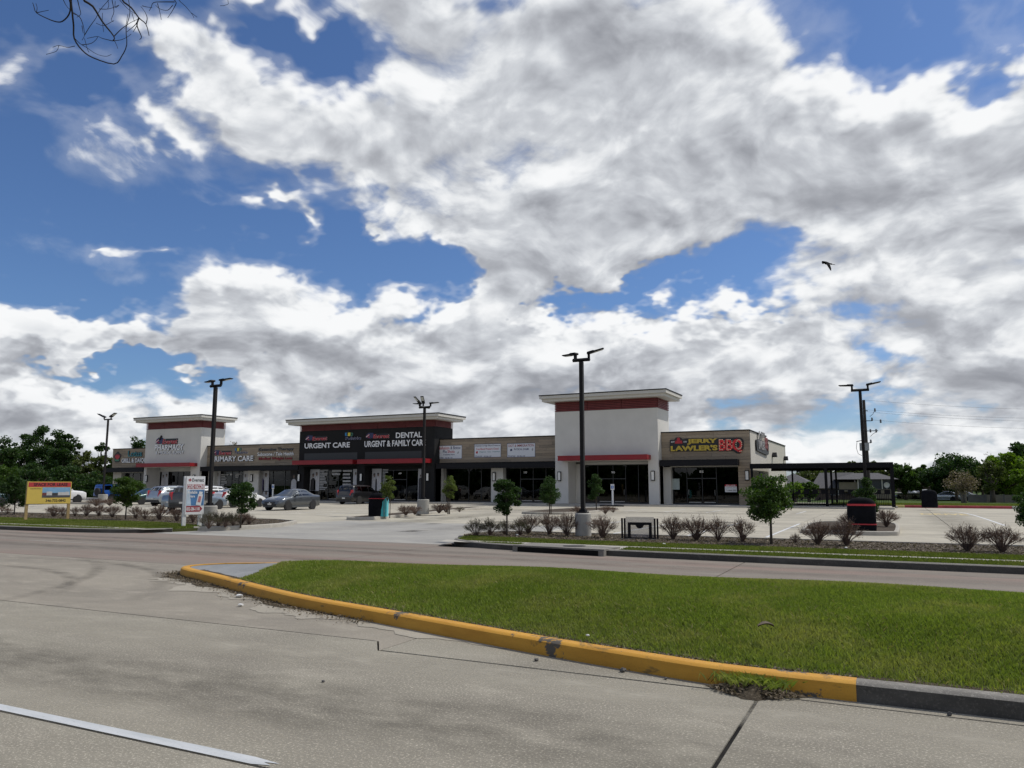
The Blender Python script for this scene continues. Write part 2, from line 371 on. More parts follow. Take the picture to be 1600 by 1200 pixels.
def leaves(name, pts, size, m, parent=None, aspect=.6, flat=0., seed=0, tri=False):
    """many separate leaves, one small face each"""
    r = np.random.default_rng(seed); n = len(pts)
    a = r.normal(size=(n, 3)); a[:, 2] *= (1-flat); a /= np.linalg.norm(a, axis=1)[:, None]
    b = r.normal(size=(n, 3)); b[:, 2] *= (1-flat); b -= a*np.sum(a*b, 1)[:, None]; b /= np.linalg.norm(b, axis=1)[:, None]
    s = (size*(.6+.8*r.random(n)))[:, None]
    P = np.asarray(pts, 'f')
    v = np.stack([P-a*s*.5, P+b*s*.5*aspect+a*s*.05, P+a*s*.5, P-b*s*.5*aspect+a*s*.05], 1).reshape(-1, 3)
    me = bpy.data.meshes.new(name); me.vertices.add(4*n); me.vertices.foreach_set('co', v.astype('f').ravel())
    me.loops.add(4*n); me.loops.foreach_set('vertex_index', np.arange(4*n, dtype='i'))
    me.polygons.add(n); me.polygons.foreach_set('loop_start', np.arange(0, 4*n, 4, dtype='i'))
    me.materials.append(m); me.update(calc_edges=True)
    return link(name, me, parent)
def blades(name, P, h, w, m, lean=.5, seed=0):
    """grass: one bent blade, two triangles, at each point"""
    r = np.random.default_rng(seed); n = len(P); t = r.random(n)*2*math.pi
    d = np.stack([np.cos(t), np.sin(t), np.zeros(n)], 1); t2 = r.random(n)*2*math.pi
    l = np.stack([np.cos(t2), np.sin(t2), np.zeros(n)], 1)*(h*lean*r.random(n))[:, None]
    hh = h*(.55+.6*r.random(n)); up = np.zeros((n, 3)); up[:, 2] = hh
    ww = (w*(.7+.6*r.random(n)))[:, None]
    v = np.stack([P-d*ww*.5, P+d*ww*.5, P+d*ww*.32+up*.6+l*.35, P+up+l], 1).reshape(-1, 3)
    me = bpy.data.meshes.new(name); me.vertices.add(4*n); me.vertices.foreach_set('co', v.astype('f').ravel())
    me.loops.add(4*n); me.loops.foreach_set('vertex_index', np.arange(4*n, dtype='i'))
    me.polygons.add(n); me.polygons.foreach_set('loop_start', np.arange(0, 4*n, 4, dtype='i'))
    me.materials.append(m); me.update(calc_edges=True)
    return tag(link(name, me), kind='stuff')
def inside(poly, X, Y):
    c = np.zeros(len(X), bool); n = len(poly); j = n-1
    for i in range(n):
        xi, yi = poly[i]; xj, yj = poly[j]
        c ^= ((yi > Y) != (yj > Y)) & (X < (xj-xi)*(Y-yi)/(yj-yi+1e-12)+xi); j = i
    return c
def scatter(poly, n, r):
    xs = [p[0] for p in poly]; ys = [p[1] for p in poly]
    X = r.uniform(min(xs), max(xs), n*3); Y = r.uniform(min(ys), max(ys), n*3); k = inside(poly, X, Y)
    return X[k][:n], Y[k][:n]
def spline(pts, n):
    """a smooth line through points"""
    p = np.array(pts, float); p = np.vstack([2*p[0]-p[1], p, 2*p[-1]-p[-2]]); out = []
    for i in range(1, len(p)-2):
        for t in np.linspace(0, 1, n, endpoint=False):
            out.append(.5*((2*p[i])+(-p[i-1]+p[i+1])*t+(2*p[i-1]-5*p[i]+4*p[i+1]-p[i+2])*t*t+(-p[i-1]+3*p[i]-3*p[i+1]+p[i+2])*t**3))
    out.append(p[-2]); return [tuple(q) for q in out]
def offset_line(pts, d):
    out = []
    for i, p in enumerate(pts):
        a = np.array(pts[max(i-1, 0)]); b = np.array(pts[min(i+1, len(pts)-1)]); t = (b-a)/max(np.linalg.norm(b-a), 1e-9)
        out.append((p[0]-t[1]*d, p[1]+t[0]*d))
    return out
def kerb(name, line, m, w=.16, h=.15, label=None, parent=None, face=None):
    """a cast kerb with a rounded shoulder; the road is on the right of the line"""
    prof = [(0, -.05), (.01, h*.55), (.018, h*.85), (.045, h*.985), (.075, h), (w, h), (w, -.05)]
    mb = MB(); n = len(prof); rows = [offset_line(line, d) for d, _ in prof]
    for i in range(len(line)):
        mb.v += [(rows[j][i][0], rows[j][i][1], prof[j][1]) for j in range(n)]
    mb.f = [(i*n+j, i*n+j+1, (i+1)*n+j+1, (i+1)*n+j) for i in range(len(line)-1) for j in range(n-1)]
    mb.f += [tuple(range(n)), tuple((len(line)-1)*n+j for j in range(n))]; mb.mi = [0]*len(mb.f)
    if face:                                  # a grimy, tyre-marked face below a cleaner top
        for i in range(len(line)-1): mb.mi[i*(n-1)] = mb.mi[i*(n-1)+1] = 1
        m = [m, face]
    return struct(name, mb, m, smooth=40, parent=parent)
# ---------------------------------------------------------------- ground, roads, kerbs
m_road = concrete('road concrete', (.292, .268, .214), (.205, .186, .150), (.375, .342, .278), speck=1.0, sx=.5, fine=52)
m_cross = concrete('crossing concrete', (.30, .268, .216), (.205, .184, .15), (.39, .35, .285), speck=.35, sx=.5, fine=40)
m_far = concrete('far road concrete', (.232, .200, .166), (.175, .152, .126), (.31, .275, .23), speck=.3, sx=.12, fine=30, red=(.25, .172, .140))
m_lot = concrete('lot concrete', (.47, .432, .345), (.31, .284, .232), (.56, .52, .425), speck=.2, sx=.35, sy=.9, fine=20)
m_drive = concrete('driveway concrete', (.36, .345, .31), (.27, .262, .245), (.45, .425, .365), speck=.2, sx=.4, fine=25)
m_walk = concrete('walk concrete', (.45, .42, .365), (.34, .32, .28), (.52, .49, .43), speck=.3, sx=1, fine=40)
m_kerb = concrete('kerb concrete', (.235, .22, .195), (.13, .122, .11), (.34, .32, .28), speck=.5, sx=.6, fine=50)
m_kerb2 = concrete('lot kerb concrete', (.42, .39, .335), (.32, .30, .26), (.5, .47, .41), speck=.3, sx=1, fine=50)
m_patch = concrete('patch concrete', (.27, .275, .275), (.20, .205, .205), (.33, .33, .325), speck=.3, sx=1, fine=50)
m_joint = mat('joint filler', (.012, .0115, .011), .9, spec=.1)
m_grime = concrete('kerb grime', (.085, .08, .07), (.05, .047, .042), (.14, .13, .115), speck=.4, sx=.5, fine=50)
def soil_mat(name, a, b_, c_):
    m, nt, b = nodes(name); P = position(nt)
    c = ramp2(nt, noise(nt, P, 3.5, 8, .7), a, b_, .3, .7); c = mixc(nt, ramp2(nt, noise(nt, P, 45, 4, .7), (0,)*3, (.8,)*3, .5, .68), c, c_)
    nt.links.new(c, b.inputs['Base Color']); b.inputs['Roughness'].default_value = 1; b.inputs['Specular IOR Level'].default_value = .1
    bump(nt, b, noise(nt, P, 45, 4, .7), .8, .03); return m
m_soil = soil_mat('soil', (.055, .043, .03), (.10, .082, .058), (.15, .125, .09))
m_mulch = soil_mat('mulch', (.05, .040, .032), (.105, .085, .066), (.17, .145, .115))
m_under = soil_mat('turf soil', (.06, .075, .022), (.09, .10, .035), (.11, .10, .055))
m_field = soil_mat('field grass', (.045, .078, .020), (.070, .105, .028), (.105, .13, .045))
def yellow_mat():
    m, nt, b = nodes('yellow kerb paint'); P = position(nt); PS = position(nt, .7, .7, 3)
    c = ramp2(nt, noise(nt, PS, 2.5, 6, .65), (.50, .235, .018), (.62, .32, .034), .3, .7)
    c = mixc(nt, ramp2(nt, noise(nt, PS, 3.1, 8, .7, .8), (.0,)*3, (.9,)*3, .585, .66), c, (.20, .12, .03))
    c = mixc(nt, ramp2(nt, noise(nt, P, 60, 4, .7), (0,)*3, (.5,)*3, .55, .75), c, (.30, .17, .04))
    # worn through to the concrete in a few places
    wear = noise(nt, P, 1.7, 9, .72)
    c = mixc(nt, ramp2(nt, wear, (0,)*3, (1,)*3, .60, .62), c, (.10, .085, .065))
    nt.links.new(c, b.inputs['Base Color']); b.inputs['Roughness'].default_value = .7; bump(nt, b, noise(nt, P, 50, 4), .3, .006); return m
m_yellow = yellow_mat()
m_red = mat('red kerb paint', (.36, .055, .06), .75, var=.3, scale=2, obj=False)
m_white = mat('road paint', (.62, .63, .63), .75, var=.25, scale=9, obj=False)
def stripe_mat():
    m, nt, b = nodes('worn lane paint'); P = position(nt); PS = position(nt, .6, 3, 1)
    c = ramp2(nt, noise(nt, PS, 4, 5, .6), (.44, .46, .465), (.57, .58, .585), .3, .7)
    c = mixc(nt, ramp2(nt, noise(nt, PS, 5, 8, .75), (0,)*3, (.95,)*3, .62, .68), c, (.22, .21, .19))
    c = mixc(nt, ramp2(nt, noise(nt, P, 70, 3, .7), (0,)*3, (.5,)*3, .58, .7), c, (.3, .29, .27))
    nt.links.new(c, b.inputs['Base Color']); b.inputs['Roughness'].default_value = .8; return m
m_stripe = stripe_mat()

struct('ground', MB().add([(-2500, -2500, -1.6), (2500, -2500, -1.6), (2500, 3000, -1.6), (-2500, 3000, -1.6)], [(0, 1, 2, 3)]), m_field)
def rect(x0, x1, y0, y1): return [(x0, y0), (x1, y0), (x1, y1), (x0, y1)]
def slab_road(name, polys, m, z=0., base=True):
    xs = [p[0] for q in polys for p in q]; ys = [p[1] for q in polys for p in q]
    o = struct(name, MB().box(min(xs)-.02, max(xs)+.02, min(ys)-.02, max(ys)+.02, -.3, z-.034), m_joint)
    for q in polys: MB().prism(q, 'z', z-.032, z).build('slab', m, o)
    return o
g_ = .028
slab_road('near_road', [
    rect(-70, -1.135, -1.6, 3.845), rect(-1.10, 16, -1.6, 3.845),
    [(-70, 3.845+g_), (-1.135, 3.845+g_), (-1.135, 6.96), (-5.05, 6.98), (-5.35, 7.38), (-70, 7.32)],
    rect(-1.10, 16, 3.845+g_, 6.95),
    [(-5.03, 6.99+g_), (-1.135, 6.97+g_), (-1.135, 7.6), (-5.03, 8.6)], [(-1.10, 6.95+g_), (16, 6.95+g_), (16, 7.6), (-1.10, 7.6)]], m_road)
struct('joint_seal', MB().box(-1.14, -1.095, -1.6, 6.95, -.03, -.012), m_joint)
slab_road('crossing_road', [[(-70, 7.32+g_), (-5.42, 7.38+g_), (-5.33, 7.392), (-5.045, 7.0), (-5.05, 8.7), (-12, 12.4), (-70, 12.4)]], m_cross, -.001)
slab_road('far_road', [rect(-110, -28, 12.4+g_, 19.6), rect(-28+g_, -12.0, 12.4+g_, 20.8), rect(-12+g_, -3.2, 12.0, 19.3), rect(-3.2+g_, 30, 12.0, 19.0)], m_far, -.002)
# tyre-darkened tracks, skid arcs and oil spots on the concrete: thin, worn films
def film_mat(name, col, k):
    m, nt, b = nodes(name); P = position(nt, .6, 1.2, 1); b.inputs['Base Color'].default_value = (*col, 1); b.inputs['Roughness'].default_value = .9; b.inputs['Specular IOR Level'].default_value = .1
    tc = nt.nodes.new('ShaderNodeTexCoord'); sp = nt.nodes.new('ShaderNodeSeparateXYZ'); nt.links.new(tc.outputs['UV'], sp.inputs[0])
    def bell(s):
        a = nt.nodes.new('ShaderNodeMath'); a.operation = 'MULTIPLY_ADD'; nt.links.new(s, a.inputs[0]); a.inputs[1].default_value = -1; a.inputs[2].default_value = 1
        q = nt.nodes.new('ShaderNodeMath'); q.operation = 'MULTIPLY'; nt.links.new(s, q.inputs[0]); nt.links.new(a.outputs[0], q.inputs[1])
        w = nt.nodes.new('ShaderNodeMath'); w.operation = 'MULTIPLY'; w.use_clamp = True; nt.links.new(q.outputs[0], w.inputs[0]); w.inputs[1].default_value = 4; return w.outputs[0]
    f = nt.nodes.new('ShaderNodeMath'); f.operation = 'MULTIPLY'; nt.links.new(bell(sp.outputs[0]), f.inputs[0]); nt.links.new(bell(sp.outputs[1]), f.inputs[1])
    g = nt.nodes.new('ShaderNodeMath'); g.operation = 'MULTIPLY'; nt.links.new(f.outputs[0], g.inputs[0]); nt.links.new(ramp2(nt, noise(nt, P, 2.6, 7, .68), (0, 0, 0), (k, k, k), .34, .66), g.inputs[1])
    tr = nt.nodes.new('ShaderNodeBsdfTransparent'); mx = nt.nodes.new('ShaderNodeMixShader'); nt.links.new(g.outputs[0], mx.inputs[0]); nt.links.new(tr.outputs[0], mx.inputs[1]); nt.links.new(b.outputs[0], mx.inputs[2])
    nt.links.new(mx.outputs[0], nt.nodes['Material Output'].inputs[0]); return m
m_track = film_mat('tyre film', (.085, .078, .066), .32); m_pale = film_mat('pale film', (.46, .425, .35), .7); m_oil = film_mat('oil film', (.04, .036, .03), .75)
def film(name, line, w, m, z=.0025):
    a, b_ = offset_line(line, w/2), offset_line(line, -w/2); n = len(line); mb = MB(); mb.v = [(x, y, z) for x, y in a]+[(x, y, z) for x, y in b_]; mb.f = [(i, i+1, n+i+1, n+i) for i in range(n-1)]; mb.mi = [0]*(n-1)
    me = mb.mesh(name, m); uv = me.uv_layers.new(name='UVMap')
    for p in me.polygons:
        for li in p.loop_indices: v = me.loops[li].vertex_index; uv.data[li].uv = ((v % n)/(n-1), 0. if v < n else 1.)
    return tag(link(name, me), kind='structure')
for y, w_, x0, x1 in ((5.1, 1.5, -26, 9), (2.7, 1.3, -20, 10), (1.3, 1.2, -14, 8)): film('tyre_track', [(x0+(x1-x0)*i/20, y+.08*math.sin(i)) for i in range(21)], w_, m_track)
for y, w_, x0, x1 in ((6.5, .9, -13, 6), (4.3, .8, -17, -2)): film('worn_band', [(x0+(x1-x0)*i/20, y+.1*math.sin(i*.8)) for i in range(21)], w_, m_pale, .0018)
for cx, cy, R_, a0, a1 in ((-17.2, 4.3, 6.2, .55, 2.0), (-17.2, 4.3, 7.7, .5, 1.9), (-21, 3.5, 9.5, .3, 1.3)): film('skid_arc', [(cx+R_*math.cos(a0+(a1-a0)*i/24), cy+R_*math.sin(a0+(a1-a0)*i/24)) for i in range(25)], .34, m_track, .003)
for y, w_, x0, x1 in ((14.6, .9, -60, 6), (16.6, .9, -60, 8), (17.7, .6, -60, 8)): film('tyre_track', [(x0+(x1-x0)*i/20, y+.06*math.sin(i)) for i in range(21)], w_, m_track, .0025)
ro = random.Random(21)
for i in range(34):
    x, y = ro.choice([(ro.uniform(-22, -3), ro.uniform(50, 57)), (ro.uniform(-46, -22), ro.uniform(56, 62)), (ro.uniform(-14, -2), ro.uniform(27, 38)), (ro.uniform(-24, -14), ro.uniform(22, 48))]); s = ro.uniform(.5, 1.4)
    film('oil_spot', [(x+s*(j/6-.5)*.9, y) for j in range(7)], s*1.4, m_oil, .0045)
for x0, y0, x1, y1 in ((-20, 22, -23, 49), (-16.5, 22, -15.5, 49), (-3, 48.6, -44, 48.8), (-40, 53.6, -3, 47), (2.4, 30, 2.4, 62)): film('tyre_track', [(x0+(x1-x0)*i/20, y0+(y1-y0)*i/20) for i in range(21)], 2.6, m_track, .0035)
# painted lane stripe, worn at its end
st = [(-14, 3.885), (-3.75, 3.865), (-3.62, 3.90), (-3.70, 3.925), (-3.58, 3.945), (-3.82, 3.972), (-14, 3.972)]
sheet('lane_stripe', st, .004, m_stripe)
m_faded = concrete('faded lane paint', (.36, .34, .30), (.26, .24, .21), (.44, .42, .38), speck=.3, sx=.4, fine=20)
sheet('far_lane_stripe', rect(-37, -31, 15.55, 15.65), .002, m_faded); sheet('far_lane_stripe', rect(-25, -19.5, 15.55, 15.65), .002, m_faded)
# ---- median
near = [(-12.78, 11.05), (-12.30, 10.72), (-11.08, 10.22), (-8.13, 8.95), (-5.92, 8.28), (-3.79, 7.66), (-2.25, 7.28), (-1.38, 7.12), (-.38, 7.1)]
nose = [(-11.6, 12.55), (-12.45, 12.05), (-12.85, 11.5)]
yl = spline(nose+near, 7)
kerb('painted_kerb', yl, m_yellow, w=.17, h=.155)
fl = spline([(16, 14.1), (4, 14.1), (-3, 14.0), (-7, 13.8), (-9.5, 13.4), (-11.6, 12.55)], 6)
kerb('median_kerb', fl, m_kerb, w=.17, h=.15)
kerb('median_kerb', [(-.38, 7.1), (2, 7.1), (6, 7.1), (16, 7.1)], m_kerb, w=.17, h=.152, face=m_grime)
edge = fl[:-1]+yl+[(2, 7.1), (16, 7.1)]
inner = offset_line(edge, .15)
med_poly = inner
E_ = np.array(edge)
def med_z(X, Y):
    P = np.stack([X, Y], 1)[:, None, :]; A = E_[:-1][None]; B = E_[1:][None]; AB = B-A
    t = np.clip(((P-A)*AB).sum(2)/np.maximum((AB*AB).sum(2), 1e-9), 0, 1); d = np.sqrt((((A+AB*t[..., None])-P)**2).sum(2)).min(1)
    s = np.clip(d/2.4, 0, 1); s = s*s*(3-2*s)
    return .125+.23*s+.02*np.sin(X*1.3+Y*.7)*s, d
def median_ground():
    bm = bmesh.new(); vs = [bm.verts.new((x, y, 0)) for x, y in inner]; f = bm.faces.new(vs)
    bm.verts.index_update()
    bmesh.ops.triangulate(bm, faces=[f])
    for _ in range(6):
        es = [e for e in bm.edges if e.calc_length() > .8]
        if not es: break
        bmesh.ops.subdivide_edges(bm, edges=es, cuts=1); bmesh.ops.triangulate(bm, faces=[q for q in bm.faces if len(q.verts) > 3])
    X = np.array([v.co.x for v in bm.verts]); Y = np.array([v.co.y for v in bm.verts]); Z, _ = med_z(X, Y)
    for v, z in zip(bm.verts, Z): v.co.z = z
    me = bpy.data.meshes.new('median'); bm.normal_update(); bm.to_mesh(me); bm.free(); me.materials.append(m_under); me.polygons.foreach_set('use_smooth', [True]*len(me.polygons))
    o = link('median', me); tag(o, kind='structure')
median_ground()
def grass_mat(name, a, b_, dry, dscale=.9, lo=.50, hi=.72):
    m, nt, b = nodes(name); g = nt.nodes.new('ShaderNodeNewGeometry'); P = position(nt)
    c = ramp2(nt, g.outputs['Random Per Island'], a, b_, 0, 1)
    c = mixc(nt, ramp2(nt, noise(nt, P, dscale, 5, .6), (0,)*3, (.75,)*3, lo, hi), c, dry)
    c = mixc(nt, ramp2(nt, noise(nt, P, .35, 3, .6), (0,)*3, (.45,)*3, .4, .7), c, tuple(v*.75 for v in a))
    nt.links.new(c, b.inputs['Base Color']); b.inputs['Roughness'].default_value = .6; b.inputs['Specular IOR Level'].default_value = .2
    c = mixc(nt, ramp2(nt, noise(nt, P, 5.5, 5, .65), (.55,)*3, (0,)*3, .34, .52), c, tuple(v*.55 for v in a))
    t = nt.nodes.new('ShaderNodeBsdfTranslucent'); nt.links.new(mixc(nt, 1., c, (1, 1.1, .4), 'MULTIPLY'), t.inputs[0])
    mx = nt.nodes.new('ShaderNodeMixShader'); mx.inputs[0].default_value = .4
    nt.links.new(b.outputs[0], mx.inputs[1]); nt.links.new(t.outputs[0], mx.inputs[2]); nt.links.new(mx.outputs[0], nt.nodes['Material Output'].inputs[0]); return m
m_grass = grass_mat('median grass', (.17, .235, .040), (.33, .40, .085), (.42, .40, .15), .8, .46, .66)
m_grass2 = grass_mat('verge grass', (.12, .165, .030), (.23, .265, .06), (.30, .27, .11), .6, .5, .7)
PA, PB = G(350, 903, .2), G(462, 880, .22)
m_drygrass = grass_mat('dry grass', (.26, .24, .10), (.42, .37, .19), (.40, .33, .18))
def median_grass():
    X, Y = scatter([(x, y) for x, y in inner if x < 7] + [(7, 7.25)], 520000, rng)
    k = X < 5; X, Y = X[k], Y[k]; Z, d = med_z(X, Y)
    pat = (PB[0]-PA[0])*(Y-PA[1])-(PB[1]-PA[1])*(X-PA[0])+.06*np.sin(X*9)+.05*np.sin(X*23+1) > 0             # the concrete nose and a bare spot stay free of grass
    bare = ((X+8.6)/.65)**2+((Y-12.35)/.5)**2 < 1
    r = rng.random(len(X)); keep = ~pat & (~bare | (r < .15)) & ((d > .42) | (r < (d-.13)*2.2))
    blades('grass', np.stack([X, Y, Z-.005], 1)[keep], .054, .0120, m_grass, .8, 3)
    r = np.random.default_rng(17); X, Y = scatter([(x, y) for x, y in inner if x < 5] + [(5, 7.25)], 16000, r); Z, d = med_z(X, Y); k = (d > .25) & ((PB[0]-PA[0])*(Y-PA[1])-(PB[1]-PA[1])*(X-PA[0]) < -.1) & (np.sin(X*1.7+1.3*np.sin(Y*2.1))*np.sin(Y*1.9+X*.6) > r.random(len(X))*1.3-.55)
    blades('dry_grass', np.stack([X, Y, Z-.005], 1)[k], .062, .010, m_drygrass, 1.2, 23)
median_grass()
def nose_patch():
    """the bare concrete in the nose of the median, lying on the ground's own slope"""
    bm = bmesh.new(); n = 60; X, Y = np.meshgrid(np.linspace(-12.9, -9.0, n), np.linspace(10.2, 13.6, n)); x, y = X.ravel(), Y.ravel()
    k = inside(inner, x, y) & ((PB[0]-PA[0])*(y-PA[1])-(PB[1]-PA[1])*(x-PA[0])+.05*np.sin(x*7) > -.03)
    z, _ = med_z(x, y); vs = [bm.verts.new((a, b, c+.012)) if q else None for a, b, c, q in zip(x, y, z, k)]
    for i in range(n-1):
        for j in range(n-1):
            q = [vs[i*n+j], vs[i*n+j+1], vs[(i+1)*n+j+1], vs[(i+1)*n+j]]
            q = [v for v in q if v]
            if len(q) >= 3: bm.faces.new(q)
    me = bpy.data.meshes.new('nose_patch'); bm.to_mesh(me); bm.free(); me.materials.append(m_patch); tag(link('nose_patch', me), kind='structure')
nose_patch()
er = [p for p in offset_line(yl, .175) if p[0] > -12]+[(5, 7.275)]; el_ = offset_line(er, .11)
sheet('edge_soil', er+[(p[0]+.0, p[1]+.02*math.sin(p[0]*11)) for p in el_][::-1], .146, m_soil)
# ---- dirt, leaf litter and dried mud along the painted kerb
def fringe(line, w0, w1, seed):
    r = random.Random(seed); out = []
    for i, p in enumerate(line):
        t = i/(len(line)-1); w = (w0+(w1-w0)*t)*(.62+.28*math.sin(i*.19+seed)+.2*math.sin(i*.47+seed*2)+.08*math.sin(i*1.3)+.05*r.random())*math.sin(math.pi*min(1, .08+t*.95))**.5
        q = offset_line(line, -w)[i]; out.append(q)
    return list(line)+out[::-1]
yl2 = spline(nose+near, 30)
gl = [p for p in yl2 if p[1] < 11.6 and -12.9 < p[0] < -6.0]
m_mud = concrete('dried mud', (.36, .325, .265), (.29, .265, .215), (.42, .385, .32), speck=.3, sx=.6, fine=30)
sheet('dried_mud', fringe([p for p in yl2 if p[1] < 11.6 and -12.6 < p[0] < -3.5], .95, .35, 5), .004, m_mud)
sheet('gutter_dirt', fringe(gl, .42, .26, 3), .008, m_soil)
def litter(name, line, n, w, cols, size, seed, z=.012):
    r = np.random.default_rng(seed); L = np.array(line); i = r.integers(0, len(L)-1, n); t = r.random(n)
    A, B = L[i], L[i+1]; d = B-A; d /= np.linalg.norm(d, axis=1)[:, None]; nr = np.stack([d[:, 1], -d[:, 0]], 1)
    P = A+(B-A)*t[:, None]+nr*(np.abs(r.normal(size=n))*w)[:, None]
    return tag(leaves(name, np.column_stack([P, z+.02*r.random(n)]), size, cols, None, .55, .75, seed), kind='stuff')
m_dry = leaf_mat('dry leaf', (.075, .055, .035), (.23, .18, .12), .1)
litter('leaf_litter', gl, 4200, .17, m_dry, .028, 8)
litter('leaf_litter', [p for p in offset_line(yl, .2) if p[0] > -11]+[(3, 7.3)], 9000, -.05, m_dry, .03, 9, .13)
# a heap of dirt with a weed in it at the kerb
hx, hy = -1.17, 7.0
mb = MB(); pr = []
for j in range(22):
    for i in range(9):
        a = 2*math.pi*j/22; q = i/8; rr = (.36+.09*math.sin(3*a)+.05*math.sin(7*a))*q
        mb.v.append((hx+rr*math.cos(a)*.95, hy+rr*math.sin(a)*.5, .004+.10*(1-q)**1.2+.012*rnd.random()*(q < .95)))
mb.f = [(j*9+i, ((j+1) % 22)*9+i, ((j+1) % 22)*9+i+1, j*9+i+1) for j in range(22) for i in range(8)]; mb.mi = [0]*len(mb.f)
heap = mb.build('dirt_heap', m_soil, None, True); tag(heap, kind='stuff')
r = rng; n = 800; a = r.random(n)*6.283; q = np.sqrt(r.random(n))
P = np.stack([hx+.37*q*np.cos(a), hy+.18*q*np.sin(a), .02+.08*(1-q)], 1)
tag(leaves('leaf_litter', P, .035, m_dry, None, .4, .6, 21), kind='stuff')
w = thing('kerb_weed', 'tuft of grassy weed growing from the dirt heap at the yellow kerb', 'weed', (hx, hy, .06))
n = 420; P = np.stack([r.normal(-.02, .13, n), r.normal(.04, .06, n), np.zeros(n)], 1)
b = blades('blade', P, .085, .009, m_grass, 1.5, 5); b.parent = w
# small litter and stones
m_paper = mat('paper', (.62, .62, .60), .8, var=.1); m_stone = mat('stone', (.10, .095, .09), .9, var=.3)
def crumple(name, label, cat, x, y, z, s, m, seed, flat=.45):
    bm = bmesh.new(); bmesh.ops.create_icosphere(bm, subdivisions=2, radius=1); rr = random.Random(seed)
    for v in bm.verts: v.co *= .75+.5*rr.random(); v.co.z *= flat; v.co *= s
    lo = min(v.co.z for v in bm.verts)
    for v in bm.verts: v.co.z -= lo
    me = bpy.data.meshes.new(name); bm.to_mesh(me); bm.free(); me.materials.append(m)
    o = link(name, me); o.location = (x, y, z); return tag(o, label, cat)
for i, (px, py, z, s, lab) in enumerate([(301, 902, .02, .055, 'white scrap lying in the dirt at the kerb nose'), (374, 933, .01, .075, 'larger white scrap on the dried mud below the yellow kerb'),
        (376, 947, .006, .06, 'flat white scrap nearest the camera on the concrete below the kerb'), (918, 994, .2, .03, 'tiny white scrap in the median grass near the yellow kerb'),
        (1037, 851, .14, .07, 'white scrap on the mulch between the sign frame and bushes'), (808, 837, .14, .07, 'white scrap on the mulch left of the concrete lamp base'), (1322, 857, .14, .06, 'white scrap on the verge grass near the right shrubs')]):
    x, y, _ = G(px, py, z); crumple('litter_scrap', lab, 'litter', x, y, z, s*.68, m_paper, 40+i)
for i, (px, py, s, lab) in enumerate([(838, 1033, .022, 'dark pebble on the road below the middle of the yellow kerb'), (973, 1050, .03, 'dark pebble against the yellow kerb'), (1040, 1062, .016, 'dark pebble right of the others below the yellow kerb'),
        (1484, 1118, .02, 'dark pebble on the road below the unpainted kerb'), (505, 1066, .015, 'lone dark pebble out on the open roadway')]):
    x, y, _ = G(px, py); crumple('pebble', lab, 'stone', x, y, 0, s, m_stone, 60+i, .7)
x, y, _ = G(1197, 987, .33)
lf_s = .5
lf = thing('fallen_leaf', 'curled dry brown leaf lying in the middle of the median grass', 'leaf', (x, y, .37), .4); lf.scale = (.6, .6, .6)
mb = MB(); N_ = 7
for i in range(N_):
    t = i/(N_-1); ww = .07*math.sin(math.pi*(.06+.9*t)); mb.v += [(-.13+.26*t, -ww, .05*math.sin(t*3)+.03), (-.13+.26*t, 0, .05*math.sin(t*3)), (-.13+.26*t, ww, .05*math.sin(t*3)+.04)]
mb.f = [(i*3+j, i*3+j+1, i*3+j+4, i*3+j+3) for i in range(N_-1) for j in range(2)]; mb.mi = [0]*len(mb.f)
mb.build('blade', mat('brown leaf', (.13, .10, .07), .8), lf, True)

# ---- the verge across the road: kerb, grass, walk, planting beds, lot
VZ = .12
rk = spline([(-12.35, 21.2), (-11.9, 20.2), (-10.6, 19.35), (-8.9, 18.95), (-6.4, 18.62), (-2, 18.45), (4, 18.42), (16, 18.4), (30, 18.4)], 6)
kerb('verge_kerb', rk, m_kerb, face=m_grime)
lk = spline([(-110, 18.75), (-60, 18.75), (-34, 18.78), (-28.5, 18.9), (-25.6, 19.5), (-24.4, 20.6)], 6)
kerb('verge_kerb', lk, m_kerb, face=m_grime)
lot_l, lot_r, bed_l, bed_r = 28.4, 24.8, 23.6, 21.1
def blk(name, poly, z0, z1, m, kind='structure'):
    return tag(MB().prism(poly, 'z', z0, z1).build(name, m), kind=kind)
blk('driveway', [(-24.6, 19.9), (-12.2, 19.9), (-12.2, 31), (-24.6, 31)], -.3, .002, m_drive)
blk('parking_lot_base', [(-112, 23), (40, 23), (40, 68.1), (-112, 68.1)], -.3, -.025, m_joint)
lotb = [o for o in C.objects if o.name.startswith('parking_lot_base')][0]; lotb.name = 'parking_lot'
lx = [-112, -82]+list(np.arange(-76, 13, 6.0))+[40]; ly = [23, 29.5, 36.2, 43, 49.6, 56.2, 62.4, 68.1]
for i in range(len(lx)-1):
    for j in range(len(ly)-1): MB().prism([(lx[i]+.014, ly[j]+.014), (lx[i+1]-.014, ly[j]+.014), (lx[i+1]-.014, ly[j+1]-.014), (lx[i]+.014, ly[j+1]-.014)], 'z', -.024, 0).build('slab', m_lot, lotb)
rin = [p for p in offset_line(rk, .15)]; lin = offset_line(lk, .15)
vr = rin+[(30, lot_r-.1), (-12.3, lot_r-.1), (-12.9, 23.4), (-12.7, 22)]
vl = lin+[(-24.0, 22.2), (-23.3, 23.3), (-23.4, 25.2), (-24.6, 27.4), (-26.5, lot_l-.1), (-110, lot_l-.1)]
blk('verge', vr, -.2, VZ-.01, m_under); blk('verge', vl, -.2, VZ-.01, m_under)
sheet('sidewalk', rect(-12.0, 30, 19.55, 20.25)[:2]+[(30, 20.25), (-12.2, 20.25)], VZ+.006, m_walk)
sheet('sidewalk', [(-110, 19.75), (-24.9, 19.75), (-24.4, 20.4), (-110, 20.4)], VZ+.006, m_walk)
